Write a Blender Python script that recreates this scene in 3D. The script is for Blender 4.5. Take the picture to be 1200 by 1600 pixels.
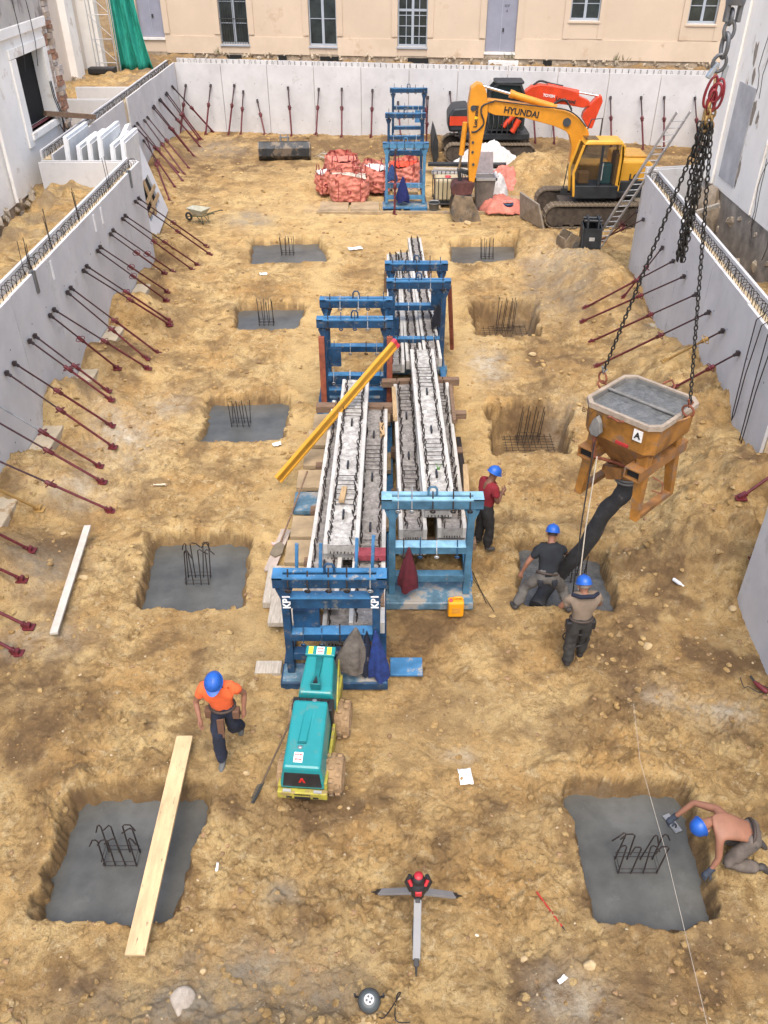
import bpy, math, random
import numpy as np
from mathutils import Vector, Matrix
random.seed(7)
rng = np.random.default_rng(11)
for o in list(bpy.data.objects): bpy.data.objects.remove(o)
SC = bpy.context.scene
COL = SC.collection
R = math.radians
# ---------------------------------------------------------------- camera, sky, sun, exposure
PITCH = math.atan(950/1295.)
cam_d = bpy.data.cameras.new('camera'); cam = bpy.data.objects.new('camera', cam_d); COL.objects.link(cam)
cam.location = (0, 0, 10); cam.rotation_euler = (math.pi/2-PITCH, 0, 0)
cam_d.sensor_fit = 'VERTICAL'; cam_d.sensor_height = 24; cam_d.lens = 24*1295/1600.
cam_d.clip_start = .05; cam_d.clip_end = 1500
SC.camera = cam
SC.render.resolution_x = 768; SC.render.resolution_y = 1024
W = bpy.data.worlds.new('World'); SC.world = W; W.use_nodes = True
wn = W.node_tree; wn.nodes.clear()
sky = wn.nodes.new('ShaderNodeTexSky'); sky.sky_type = 'NISHITA'; sky.sun_disc = False
SUN_EL, SUN_AZ = R(62), R(181)
sky.sun_elevation = SUN_EL; sky.sun_rotation = SUN_AZ
sky.dust_density = 4; sky.air_density = 1.0; sky.ozone_density = .3
bg = wn.nodes.new('ShaderNodeBackground'); bg.inputs[1].default_value = .15
wo = wn.nodes.new('ShaderNodeOutputWorld')
wn.links.new(sky.outputs[0], bg.inputs[0]); wn.links.new(bg.outputs[0], wo.inputs[0])
sl = bpy.data.lights.new('sun', 'SUN'); sl.energy = 1.0; sl.angle = R(50); sl.color = (1, .93, .83)
sun = bpy.data.objects.new('sun', sl); COL.objects.link(sun); sun.location = (-10, 10, 40)
sdir = Vector((math.sin(SUN_AZ)*math.cos(SUN_EL), math.cos(SUN_AZ)*math.cos(SUN_EL), math.sin(SUN_EL)))
sun.rotation_euler = sdir.to_track_quat('Z', 'Y').to_euler()
SC.view_settings.view_transform = 'Standard'; SC.view_settings.look = 'None'
SC.view_settings.exposure = 1.2; SC.view_settings.gamma = 1; SC.view_settings.use_curve_mapping = False
SC.render.engine = 'CYCLES'
# ---------------------------------------------------------------- measuring helpers: photo point -> place
_F, _c, _s = 1295., math.cos(PITCH), math.sin(PITCH)
def RP(px, py, p0, n):
    dx = (px-600)/_F; dy = (800-py)/_F
    d = Vector((dx, _c+dy*_s, -_s+dy*_c)); o = Vector((0, 0, 10)); n = Vector(n)
    return o+d*((Vector(p0)-o).dot(n)/d.dot(n))
def G(px, py, z=0): return RP(px, py, (0, 0, z), (0, 0, 1))
def GY(px, py, Y): return RP(px, py, (0, Y, 0), (0, 1, 0))
def GX(px, py, X): return RP(px, py, (X, 0, 0), (1, 0, 0))
# ---------------------------------------------------------------- materials
_mats = {}
def mat(name, col, rough=.8, metal=0, mott=.12, scale=6, bump=.1, col2=None, spots=None, spot_col=None, spot_scale=3, stretch=None, spec=None, bscale=None):
    """principled with noise mottling, optional patches of a second colour (wear, dirt) and fine bump"""
    if name in _mats: return _mats[name]
    m = bpy.data.materials.new(name); m.use_nodes = True; _mats[name] = m
    nt = m.node_tree; N = nt.nodes; L = nt.links
    b = N['Principled BSDF']; b.inputs['Roughness'].default_value = rough; b.inputs['Metallic'].default_value = metal
    if spec is not None: b.inputs['Specular IOR Level'].default_value = spec
    tc = N.new('ShaderNodeTexCoord'); src = tc.outputs['Object']
    if stretch:
        mp = N.new('ShaderNodeMapping'); mp.inputs['Scale'].default_value = stretch; L.new(src, mp.inputs[0]); src = mp.outputs[0]
    n1 = N.new('ShaderNodeTexNoise'); n1.inputs['Scale'].default_value = scale; n1.inputs['Detail'].default_value = 6; n1.inputs['Roughness'].default_value = .65
    L.new(src, n1.inputs['Vector'])
    mr = N.new('ShaderNodeMapRange'); mr.inputs[1].default_value = .3; mr.inputs[2].default_value = .7
    L.new(n1.outputs['Fac'], mr.inputs[0])
    mx = N.new('ShaderNodeMix'); mx.data_type = 'RGBA'
    c2 = col2 or tuple(c*(1-2*mott) for c in col)
    mx.inputs['A'].default_value = (*c2, 1); mx.inputs['B'].default_value = (*(c*(1+mott) if not col2 else c for c in col), 1)
    L.new(mr.outputs[0], mx.inputs['Factor']); out = mx.outputs['Result']
    if spots:
        n2 = N.new('ShaderNodeTexNoise'); n2.inputs['Scale'].default_value = spot_scale; n2.inputs['Detail'].default_value = 8; n2.inputs['Roughness'].default_value = .7
        L.new(src, n2.inputs['Vector'])
        r2 = N.new('ShaderNodeMapRange'); r2.inputs[1].default_value = spots; r2.inputs[2].default_value = spots+.08
        L.new(n2.outputs['Fac'], r2.inputs[0])
        m2 = N.new('ShaderNodeMix'); m2.data_type = 'RGBA'; m2.inputs['B'].default_value = (*spot_col, 1)
        L.new(r2.outputs[0], m2.inputs['Factor']); L.new(out, m2.inputs['A']); out = m2.outputs['Result']
    L.new(out, b.inputs['Base Color'])
    if bump:
        n3 = N.new('ShaderNodeTexNoise'); n3.inputs['Scale'].default_value = bscale or scale*5; n3.inputs['Detail'].default_value = 4
        L.new(src, n3.inputs['Vector'])
        bp = N.new('ShaderNodeBump'); bp.inputs['Strength'].default_value = bump; bp.inputs['Distance'].default_value = .02
        L.new(n3.outputs['Fac'], bp.inputs['Height']); L.new(bp.outputs[0], b.inputs['Normal'])
    return m
BLUE = mat('blue_paint', (.009, .050, .118), .5, 0, .3, 4, .12, spots=.56, spot_col=(.10, .105, .11), spot_scale=6)
BLUEL = mat('light_blue_paint_and_sheen', (.045, .17, .34), .5, 0, .2, 4, .08, spots=.57, spot_col=(.3, .28, .24), spot_scale=6)  # lighter copy of the blue; on flange tops it paints in sky sheen
BLUEW = mat('worn_blue_paint', (.10, .2, .28), .6, 0, .3, 3, .15, spots=.5, spot_col=(.28, .26, .23), spot_scale=3)
REDP = mat('maroon_paint', (.12, .016, .022), .5, 0, .3, 9, .1, spots=.62, spot_col=(.2, .12, .08), spot_scale=12)
REDD = mat('dark_tube_paint', (.05, .014, .018), .5, 0, .3, 9, .1, spots=.6, spot_col=(.12, .09, .07), spot_scale=12)
RUST = mat('rust', (.2, .06, .03), .85, 0, .3, 9, .2)
REBAR = mat('rebar_steel', (.035, .026, .022), .75, .3, .3, 20, .2)
STEEL = mat('bare_steel', (.35, .36, .37), .45, .6, .2, 6, .1)
ALU = mat('aluminium', (.55, .56, .57), .4, .5, .12, 8, .05)
BLACK = mat('black_plastic', (.018, .018, .02), .5, 0, .2, 8, .05)
RUBBER = mat('black_rubber', (.03, .031, .034), .75, 0, .25, 5, .1, spots=.62, spot_col=(.15, .13, .1), spot_scale=5)
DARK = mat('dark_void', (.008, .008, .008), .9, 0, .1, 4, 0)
PRECAST = mat('precast_concrete', (.535, .535, .54), .8, 0, .07, .9, .05, spots=.57, spot_col=(.45, .45, .45), spot_scale=1.3)
PRECAST2 = mat('precast_concrete_edge', (.62, .63, .62), .85, 0, .08, 3, .06)
SANDFILL = mat('sandy_fill', (.56, .45, .29), .95, 0, .12, 5, .3)
KICK = mat('kicker_concrete', (.46, .39, .28), .9, 0, .15, 2, .2, spots=.58, spot_col=(.3, .2, .1), spot_scale=2)
BEAMC = mat('beam_concrete', (.52, .51, .48), .85, 0, .12, 4, .15, spots=.6, spot_col=(.34, .31, .27), spot_scale=4)
WOOD = mat('pale_timber', (.42, .29, .15), .8, 0, .2, 3, .1, stretch=(8, 1, 8), spots=.68, spot_col=(.12, .08, .05), spot_scale=2)
WOODB = mat('brown_timber', (.19, .12, .075), .85, 0, .25, 3, .15, stretch=(1, 8, 8))
WOODG = mat('grey_timber', (.40, .36, .30), .85, 0, .2, 4, .15, stretch=(8, 1, 8))
PLY = mat('weathered_plywood', (.36, .27, .16), .85, 0, .2, 2, .1, spots=.6, spot_col=(.22, .2, .17), spot_scale=2)
YEL = mat('yellow_beam', (.58, .30, .025), .55, 0, .12, 2, .05, spots=.66, spot_col=(.3, .18, .05), spot_scale=6)
# ---------------------------------------------------------------- mesh helpers
class MB:
    def __init__(s): s.v = []; s.f = []; s.mi = []; s.m = 0; s.sm = []
    def add(s, vs, fs, smooth=False):
        o = len(s.v); s.v += [tuple(v) for v in vs]
        for f in fs: s.f.append(tuple(i+o for i in f)); s.mi.append(s.m); s.sm.append(smooth)
        return s
    def hexa(s, p):  # 8 points, bottom 4 ccw then top 4
        return s.add(p, [(3, 2, 1, 0), (4, 5, 6, 7), (0, 1, 5, 4), (1, 2, 6, 5), (2, 3, 7, 6), (3, 0, 4, 7)])
    def box(s, x0, x1, y0, y1, z0, z1, M=None):
        p = [Vector(q) for q in ((x0, y0, z0), (x1, y0, z0), (x1, y1, z0), (x0, y1, z0), (x0, y0, z1), (x1, y0, z1), (x1, y1, z1), (x0, y1, z1))]
        if M is not None: p = [M @ q for q in p]
        return s.hexa(p)
    def bar(s, a, b, w, h, up=(0, 0, 1)):
        """rectangular bar from a to b, w across, h along up"""
        a = Vector(a); b = Vector(b); d = (b-a).normalized(); u = Vector(up)
        x = d.cross(u)
        if x.length < 1e-4: x = d.cross(Vector((1, 0, 0)))
        x.normalize(); u = x.cross(d).normalized(); x *= w/2; u *= h/2
        return s.hexa([a-x-u, a+x-u, b+x-u, b-x-u, a-x+u, a+x+u, b+x+u, b-x+u])
    def tube(s, pts, r, n=8, cap=True):
        pts = [Vector(p) for p in pts]; k = len(pts); rs = r if isinstance(r, (list, tuple)) else [r]*k
        vs = []; prev = None
        for i, p in enumerate(pts):
            d = (pts[min(i+1, k-1)]-pts[max(i-1, 0)])
            if d.length < 1e-9: d = Vector((0, 0, 1))
            d.normalize()
            if prev is None:
                x = d.cross(Vector((0, 0, 1)))
                if x.length < 1e-3: x = d.cross(Vector((1, 0, 0)))
            else: x = prev-d*prev.dot(d)
            x.normalize(); prev = x; y = d.cross(x)
            for j in range(n):
                t = 2*math.pi*j/n; vs.append(p+(x*math.cos(t)+y*math.sin(t))*rs[i])
        fs = [(i*n+j, i*n+(j+1) % n, (i+1)*n+(j+1) % n, (i+1)*n+j) for i in range(k-1) for j in range(n)]
        s.add(vs, fs, n > 5)
        if cap:
            s.add(vs[:n], [tuple(range(n))[::-1]]); s.add(vs[-n:], [tuple(range(n))])
        return s
    def prism(s, poly, a, b, axis='y', M=None):
        """2-D polygon extruded from a to b along axis; poly in the other two axes in order"""
        def P(u, v, w): return {'y': (u, w, v), 'x': (w, u, v), 'z': (u, v, w)}[axis]
        n = len(poly); vs = [Vector(P(u, v, a)) for u, v in poly]+[Vector(P(u, v, b)) for u, v in poly]
        if M is not None: vs = [M @ q for q in vs]
        fs = [tuple(range(n))[::-1], tuple(range(n, 2*n))]+[(i, (i+1) % n, n+(i+1) % n, n+i) for i in range(n)]
        return s.add(vs, fs)
    def lathe(s, prof, c=(0, 0, 0), n=20, M=None, sx=1, sy=1):
        k = len(prof); vs = []
        for r, z in prof:
            for j in range(n):
                t = 2*math.pi*j/n; v = Vector((c[0]+r*sx*math.cos(t), c[1]+r*sy*math.sin(t), c[2]+z)); vs.append(M @ v if M is not None else v)
        fs = [(i*n+j, i*n+(j+1) % n, (i+1)*n+(j+1) % n, (i+1)*n+j) for i in range(k-1) for j in range(n)]
        s.add(vs, fs, True)
        s.add(vs[:n], [tuple(range(n))[::-1]]); s.add(vs[-n:], [tuple(range(n))])
        return s
    def ring(s, c, r, t, nrm=(0, 1, 0), n=14, m=6, sx=1, sy=1, up=(0, 0, 1)):
        nrm = Vector(nrm).normalized(); x = nrm.cross(Vector(up))
        if x.length < 1e-3: x = Vector((1, 0, 0))
        x.normalize(); y = x.cross(nrm); c = Vector(c)
        vs = []
        for i in range(n):
            a = 2*math.pi*i/n; ctr = c+x*math.cos(a)*r*sx+y*math.sin(a)*r*sy; d = (x*math.cos(a)+y*math.sin(a))
            for j in range(m):
                b = 2*math.pi*j/m; vs.append(ctr+(d*math.cos(b)+nrm*math.sin(b))*t)
        fs = [(i*m+j, i*m+(j+1) % m, ((i+1) % n)*m+(j+1) % m, ((i+1) % n)*m+j) for i in range(n) for j in range(m)]
        return s.add(vs, fs, True)
    def mesh(s, name, mats):
        me = bpy.data.meshes.new(name); me.from_pydata([tuple(v) for v in s.v], [], s.f)
        for m in (mats if isinstance(mats, (list, tuple)) else [mats]): me.materials.append(m)
        if len(s.f):
            me.polygons.foreach_set('material_index', s.mi); me.polygons.foreach_set('use_smooth', s.sm)
        me.update(); return me
    def build(s, name, mats, parent=None, local=False, bevel=0, label=None):
        """link as ONE object; world coordinates are turned into the parent's own unless local"""
        o = None
        if parent is not None and not local:
            inv = wm(parent).inverted(); s.v = [inv @ Vector(v) for v in s.v]
        if parent is None and not local and s.v:
            a = np.array([tuple(v) for v in s.v]); c = Vector(((a[:, 0].min()+a[:, 0].max())/2, (a[:, 1].min()+a[:, 1].max())/2, a[:, 2].min()))
            s.v = [Vector(v)-c for v in s.v]
        o = bpy.data.objects.new(name, s.mesh(name, mats)); COL.objects.link(o)
        if parent is None and not local and s.v: o.location = c
        if parent is not None: o.parent = parent
        if bevel:
            md = o.modifiers.new('bevel', 'BEVEL'); md.width = bevel; md.segments = 2; md.limit_method = 'ANGLE'
        if label: o['label'] = label
        return o
def wm(o):
    m = o.matrix_basis.copy()
    p = o.parent
    while p is not None: m = p.matrix_basis @ m; p = p.parent
    return m
def tag(o, label=None, cat=None, group=None, kind=None):
    if label: o['label'] = label
    if cat: o['category'] = cat
    if group: o['group'] = group
    if kind: o['kind'] = kind
    return o
def thing(name, label, cat, loc=(0, 0, 0), rz=0, group=None):
    o = bpy.data.objects.new(name, None); COL.objects.link(o); o.location = loc; o.rotation_euler = (0, 0, rz)
    o.empty_display_size = .2
    return tag(o, label, cat, group)
def place(name, me, parent, loc=(0, 0, 0), rot=(0, 0, 0), sc=None):
    o = bpy.data.objects.new(name, me); COL.objects.link(o); o.parent = parent; o.location = loc; o.rotation_euler = rot
    if sc: o.scale = sc
    return o
def dup(o, parent=None):
    c = o.copy(); COL.objects.link(c); c.parent = parent
    for ch in list(o.children): dup(ch, c)
    return c
def rot2(x, y, a): return (x*math.cos(a)-y*math.sin(a), x*math.sin(a)+y*math.cos(a))
def text(s, size, M, material, parent, name='lettering', depth=.004, sx=1.0, bold=0.0):
    """flat lettering as a thin mesh; M takes text space (x right, y up, z out) to the world"""
    cu = bpy.data.curves.new(name, 'FONT'); cu.body = s; cu.size = size; cu.align_x = 'CENTER'; cu.align_y = 'CENTER'; cu.extrude = depth; cu.offset = bold
    to = bpy.data.objects.new(name, cu); COL.objects.link(to)
    dg = bpy.context.evaluated_depsgraph_get(); me = bpy.data.meshes.new_from_object(to.evaluated_get(dg))
    bpy.data.objects.remove(to)
    me.transform(wm(parent).inverted() @ M @ Matrix.Diagonal((sx, 1, 1, 1)))
    me.materials.clear(); me.materials.append(material)
    o = bpy.data.objects.new(name, me); COL.objects.link(o); o.parent = parent; return o
def frame_M(o, x, y):
    x = Vector(x).normalized(); y = Vector(y); y = (y-x*y.dot(x)).normalized(); z = x.cross(y)
    return Matrix(((x.x, y.x, z.x, o[0]), (x.y, y.y, z.y, o[1]), (x.z, y.z, z.z, o[2]), (0, 0, 0, 1)))
# ---------------------------------------------------------------- noise
_P = rng.permutation(4096); _GA = rng.random(4096)*2*math.pi
def perlin(x, y):
    xi = np.floor(x).astype(int); yi = np.floor(y).astype(int); xf = x-xi; yf = y-yi
    def g(i, j, dx, dy):
        h = _GA[_P[(i+_P[j & 4095]) & 4095]]; return np.cos(h)*dx+np.sin(h)*dy
    u = xf**3*(xf*(xf*6-15)+10); v = yf**3*(yf*(yf*6-15)+10)
    a = g(xi, yi, xf, yf); b = g(xi+1, yi, xf-1, yf); c = g(xi, yi+1, xf, yf-1); d = g(xi+1, yi+1, xf-1, yf-1)
    return (a+(b-a)*u)+((c+(d-c)*u)-(a+(b-a)*u))*v
def fbm(x, y, f, o=3, g=.5):
    r = 0; a = 1
    for i in range(o): r = r+a*perlin(x*f+17.3*i, y*f-9.1*i); a *= g; f *= 2.03
    return r
def ss(a, b, x):
    t = np.clip((x-a)/(b-a), 0, 1); return t*t*(3-2*t)
# ---------------------------------------------------------------- the dug ground
# pits: (centre, half sizes, depth of concrete/bottom, corner points on the concrete level)
def quad(*q, z=-.3, lip=None): return [tuple(G(a, b, z if i < 2 or lip is None else lip))[:2] for i, (a, b) in enumerate(q)]
PITS = [
 ('L1', quad((398, 384), (497, 382), (509, 410), (396, 413), z=-0.16, lip=-0.16*.65), -0.16),
 ('L2', quad((376, 487), (474, 485), (462, 515), (371, 517), z=-0.18, lip=-0.18*.65), -0.18),
 ('L3', quad((335, 636), (450, 633), (438, 690), (318, 692), z=-0.2, lip=-0.2*.65), -0.2),
 ('L4', quad((249, 855), (389, 855), (372, 955), (222, 954), z=-0.26, lip=-0.26*.65), -0.26),
 ('L5', quad((128, 1261), (323, 1254), (266, 1443), (68, 1432), z=-0.32, lip=-0.32*.65), -0.32),
 ('R1', quad((705, 387), (803, 386), (802, 410), (710, 412), z=-0.16, lip=-0.16*.65), -0.16),
 ('R2', quad((738, 474), (832, 474), (838, 520), (746, 522), z=0), -.85),
 ('R3', quad((764, 636), (886, 632), (886, 700), (772, 702), z=0), -.9),
 ('R4', quad((812, 862), (930, 878), (960, 957), (820, 950), z=-0.26, lip=-0.26*.65), -0.26),
 ('R5', quad((883, 1248), (1056, 1250), (1110, 1440), (943, 1446), z=-0.32, lip=-0.32*.65), -0.32)]
def poly_sd(x, y, P):
    """signed distance to polygon, negative inside"""
    d = np.full(x.shape, 1e9); inside = np.zeros(x.shape, bool); n = len(P)
    for i in range(n):
        ax, ay = P[i]; bx, by = P[(i+1) % n]; ex, ey = bx-ax, by-ay
        t = np.clip(((x-ax)*ex+(y-ay)*ey)/(ex*ex+ey*ey), 0, 1)
        d = np.minimum(d, np.hypot(x-ax-t*ex, y-ay-t*ey))
        c = ((ay > y) != (by > y)) & (x < (bx-ax)*(y-ay)/(by-ay+1e-12)+ax); inside ^= c
    return np.where(inside, -d, d)
WALLX = lambda y: np.where(y > 10.95, 7.43+(y-13.96)*.0455, 6.2)
def bumpf(x, y, cx, cy, rx, ry, h, e=1.4): 
    q = ((x-cx)/rx)**2+((y-cy)/ry)**2; return h*np.exp(-q**e)
def lane_mask(x, y):
    """strips trodden and driven smooth between the footings and the racks"""
    w = .25*fbm(x+2, y, .35, 2)
    l = np.exp(-((x+2.15+w)/.62)**4)*ss(8, 11, y)*ss(47, 36, y)+np.exp(-((x-2.15+w)/.42)**4)*ss(13, 16, y)*ss(47, 36, y)+np.exp(-((y-8.2+2*w)/1.0)**4)*ss(-3, -1, x)*ss(2.8, 1, x)*.7+ss(27, 31, y)*ss(45, 38, y)*np.exp(-((x+1)/5.5)**4)*.8
    return np.clip(l, 0, 1)
def ground_h(x, y, fine=True):
    z = .06*fbm(x, y, .35, 3)+.06*fbm(x+40, y, 1.3, 2)
    if fine:
        a = (.35+.65*ss(-.25, .35, fbm(x+9, y+3, .5, 2)))*(1-.72*lane_mask(x, y))       # trampled smooth against rough
        z = z+a*(.062*fbm(x, y+71, 3.1, 3, .62)+.040*np.abs(fbm(x+5, y, 8, 3, .62))) - a*.05*np.abs(fbm(x+50, y+.15*fbm(x, y, 2, 2), 3.7, 3))+(.3+.7*a)*.014*fbm(x, y+9, 19, 2, .7)
        cl = fbm(x+31, y+17, 5.3, 3, .6); z = z+a*.07*ss(.22, .5, cl)+a*.05*ss(.25, .5, fbm(x-31, y+7, 11, 2, .6))
        far = ss(14, 24, y); z = z+far*.02*fbm(x, y, 2., 2)
    if fine:   # crawler and tyre marks
        for cx, y0, y1, kk in ((2.05, 17, 29, 0), (2.95, 19, 28, .3), (-3.4, 31.5, 37, -.2), (-5.3, 31, 37, .1), (-2.0, 19, 31, .15)):
            u = x-cx-kk*np.sin((y-y0)*.25); z = z+.02*np.exp(-(u/.24)**6)*(np.sin(y*33+u*6)-1.2)*ss(y0, y0+1, y)*ss(y1, y1-1, y)*(.6+.8*fbm(x, y, 1.1, 2))
    # heaps and slopes inside the pit
    n1 = 1+.35*fbm(x, y, 1.1, 3)
    z = z+bumpf(x, y, 6.8, 25.4, 1.35, 3.2, .85)*n1+bumpf(x, y, 5.4, 29.6, 1.3, 1.6, .5)*n1
    z = z+bumpf(x, y, 7.6, 18.5, 1.5, 2.6, 1.0)*n1+bumpf(x, y, 7.3, 15.6, 1.5, 2.2, .75)*n1
    z = z+bumpf(x, y, 7.0, 12.7, 1.75, 1.6, 1.3)*n1+bumpf(x, y, 5.2, 12.2, 1.1, .8, .22)*n1
    z = z+bumpf(x, y, 6.7, 38.2, 1.55, 2.0, 1.2)*(1+.15*fbm(x, y, 1.3, 3))
    z = z+bumpf(x, y, 3., 46., 13, 1.3, .25)*n1
    for cy, h in ((29.3, .55), (26.3, .4), (23.2, .75), (20.4, .5), (17.6, .85), (14.6, .6), (11.8, .7)):
        z = z+bumpf(x, y, -7.7, cy, 1.35, .95, h)*n1
    z = z+bumpf(x, y, -10.3, 35, 1.2, 4, .5)*n1+bumpf(x, y, -10.6, 43, .8, 3, .5)*n1
    z = z+bumpf(x, y, -1.5, 3.2, 1.9, .95, .45)*(1+.9*fbm(x, y, 2.0, 4, .6))
    z = z+bumpf(x, y, 2.9, 3.3, 2.5, .8, .10)*n1
    z = z-bumpf(x, y, -6.1, 7.2, 1.1, .7, .12)-bumpf(x, y, -6.0, 13.4, .8, .7, .15)
    # footing pits
    for name, P, zb in PITS:
        cx_ = sum(q[0] for q in P)/4; cq = sum(q[1] for q in P)/4; rr_ = .13
        Pr = [(px_-math.copysign(rr_, px_-cx_), py_-math.copysign(rr_, py_-cq)) for px_, py_ in P]; sd = poly_sd(x, y, Pr)-rr_+(.06 if zb > -.5 else .12)*fbm(x+3, y, 1.7, 3, .6)+.022*fbm(x, y, 6, 3, .6)
        deep = zb < -.5
        w = (.24 if deep else .14)*(1+.9*fbm(x+12, y, 1.9, 3, .6))
        if deep: sd = sd+.10
        cy_ = sum(q[1] for q in P)/4; z = z+.11*ss(-.2, .5, y-cy_)*np.exp(-((sd-.34)/.24)**2)*(1+1.5*fbm(x, y, 2.2, 2)); z = np.where(y < cy_, z*(1-.8*np.exp(-(np.maximum(sd, 0)/.35)**2)), z)
        k = np.clip(1-sd/np.maximum(w, .05), 0, 1); k = np.clip(k+.35*fbm(x, y+4, 5, 3, .6)*k*(1-k)*4, 0, 1); k = np.where(sd < 0, 1, k); z = z*(1-k)+(zb+(.0 if deep else -.10)+.02*fbm(x, y, 5, 2))*k
    # higher ground outside the retaining walls
    out = 2.25+.18*fbm(x, y, .5, 3)+.09*np.abs(fbm(x, y, 2.2, 3))
    wl = np.where(y < 28.7, -8.12, -11.22)
    left = x < wl
    zl = out+.35*ss(-9, -11.6, x)*fbm(x+8, y, .9, 3)+.2
    zl = zl-1.3*np.exp(-((x+11.9)/.75)**4)*ss(31, 25, y)*(1+.8*fbm(x, y, .8, 3))+.5*np.exp(-((x+10.6)/.7)**2)*fbm(x, y, 1.0, 3)
    zl = np.where((y > 28.7) & (y < 40), 2.1+.25*fbm(x, y, 1.1, 3)+.7*bumpf(x, y, -12.0, 37.0, .9, 2.0, 1), zl)
    zl = np.where(y >= 44, 2.75+.25*fbm(x, y, 1.3, 3), zl)
    wr = np.where(y > 26.9, 15.8, WALLX(y)+.22); right = x > wr
    zr = out-.35-1.5*ss(21.0, 24.0, y)+.9*bumpf(x, y, 9.7, 24.2, .9, 1.6, 1.1)*n1
    zr = np.where(y > 29, 2.3+.2*fbm(x, y, 1, 3), zr)
    yb = 47.36-.156*x; back = y > yb+.22
    zb_ = 2.25+.30*fbm(x, y, 1.2, 3)+.1*fbm(x, y, 4, 2)+.3*ss(yb+2.5, yb+6, y)
    z = np.where(left, zl, z); z = np.where(right, zr, z); z = np.where(back, np.where(left, zl, zb_), z)
    # strip to the right of the digger, beyond the wall return
    q = (y > 29.5) & (y < 40) & (x > 9.0) & (x < 15.6)
    return z
def make_ground():
    ys = [2.6]
    def px_of(y): return y
    while ys[-1] < 62:
        y = ys[-1]; t = y*_c+10*_s; ang = 10/math.hypot(y, 10)
        ys.append(y+min(.13, 2.1*t/_F/ang))
    ys = np.array([-60, -30, -12, -4, 0, 1.5]+ys+[66, 80, 120, 300], float)
    us = np.arange(-800, 801, 2.35)/_F
    us = np.concatenate([[-8, -4, -2, -1, -.75], us, [.75, 1, 2, 4, 8]])
    T = np.maximum(ys*_c+10*_s, 7.2)
    X = T[:, None]*us[None, :]; Y = np.repeat(ys[:, None], len(us), 1)
    Z = ground_h(X, Y)
    rp_ = random.Random(5)      # boot prints
    for i in range(420):
        if i % 6 == 0: cx, cy, an = rp_.uniform(-4.5, 5.2), rp_.uniform(3.8, 17), rp_.uniform(0, 6.28)
        else: cx += .34*math.cos(an)+(.12 if i % 2 else -.12)*math.sin(an); cy += .34*math.sin(an)-(.12 if i % 2 else -.12)*math.cos(an); an += rp_.uniform(-.2, .2)
        j0, j1 = np.searchsorted(ys, [cy-.25, cy+.25]); 
        if j1 <= j0: continue
        dx = X[j0:j1]-cx; dy = Y[j0:j1]-cy; u = dx*math.cos(an)+dy*math.sin(an); v = -dx*math.sin(an)+dy*math.cos(an)
        q = (np.abs(u)/.15)**4+(np.abs(v)/.055)**4; Z[j0:j1] += (-.024*np.exp(-q)+.010*np.exp(-(q-1.6)**2))*(Z[j0:j1] > -.08)
    # steep faces: push sideways a little so cut banks look broken, not smooth
    n, m = X.shape
    V = np.stack([X, Y, Z], -1).reshape(-1, 3)
    i = np.arange(n-1)[:, None]*m+np.arange(m-1)[None, :]
    F = np.stack([i, i+1, i+m+1, i+m], -1).reshape(-1, 4)
    me = bpy.data.meshes.new('ground'); me.vertices.add(len(V)); me.vertices.foreach_set('co', V.ravel())
    me.loops.add(F.size); me.loops.foreach_set('vertex_index', F.ravel().astype(np.int32))
    me.polygons.add(len(F)); me.polygons.foreach_set('loop_start', (np.arange(len(F))*4).astype(np.int32))
    me.polygons.foreach_set('use_smooth', np.ones(len(F), bool)); me.update(calc_edges=True)
    # soil tones as attributes: brown (damp earth, darkened pit walls), pale lime dust, grey grit
    def blobs(L):
        r = np.zeros(X.shape)
        for cx, cy, rx, ry, a in L: r = np.maximum(r, a*np.exp(-(((X-cx)/rx)**2+((Y-cy)/ry)**2)**1.2))
        return r
    g = lambda px, py: tuple(G(px, py, 0))[:2]
    br = []
    for px, py, rx, ry, a in ((960, 1010, 1.0, 1.0, .8), (1100, 1020, .9, .9, .5), (60, 1120, .8, .7, .9), (20, 1020, .7, .7, .5), (480, 1270, .9, .35, .8), (640, 990, .9, .9, .6),
                              (980, 1540, 1.3, .5, .8), (330, 1230, .5, .5, .45), (720, 1110, .9, .6, .45), (130, 1560, .9, .4, .4), (860, 560, 1.0, 1.5, .5), (200, 560, .8, 2, .4), (620, 230, 9, 3.0, .9),
                              (380, 240, 4.5, 5, .55), (800, 220, 9, 2.2, .9), (1000, 240, 4, 4, .9), (330, 1000, .8, .8, .35), (1050, 900, .8, .8, .5), (860, 480, .8, 1.2, .6), (240, 440, .8, 2., .6), (1160, 830, .8, .8, .5),
                              (60, 860, .7, .7, .7), (1120, 1140, .5, .5, .4), (780, 1280, .9, .6, .3), (500, 1420, .6, .4, .35)):
        br.append((*g(px, py), rx, ry, a))
    pl = []
    for px, py, rx, ry, a in ((190, 690, .9, 1.3, .8), (250, 640, .7, .9, .5), (760, 570, .6, 1.3, .7), (870, 420, 1.2, 1.2, .5), (1130, 1110, .6, .3, .7), (900, 1560, .5, .4, .6), (540, 325, 1.5, .8, .6),
                              (1040, 1090, .4, .3, .5), (930, 1240, .3, .2, .4), (120, 770, .9, .6, .5), (50, 1000, .8, .4, .5), (720, 1180, .3, .15, .5), (1120, 600, .7, 1.3, .5), (890, 640, .5, .9, .35)):
        pl.append((*g(px, py), rx, ry, a))
    gr = []
    for px, py, rx, ry, a in ((400, 1540, 1.1, .5, .9), (300, 1590, 1.3, .4, .9), (390, 343, .9, 1.1, .9), (440, 1395, .25, .2, .7), (860, 470, 1.2, 1.6, .6), (900, 440, 1.1, 1.6, .6), (60, 900, .9, .8, .5), (100, 620, .9, 1.2, .5), (340, 235, 1.5, 1.5, .6), (1000, 520, .8, 2, .4)):
        gr.append((*g(px, py), rx, ry, a))
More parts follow.
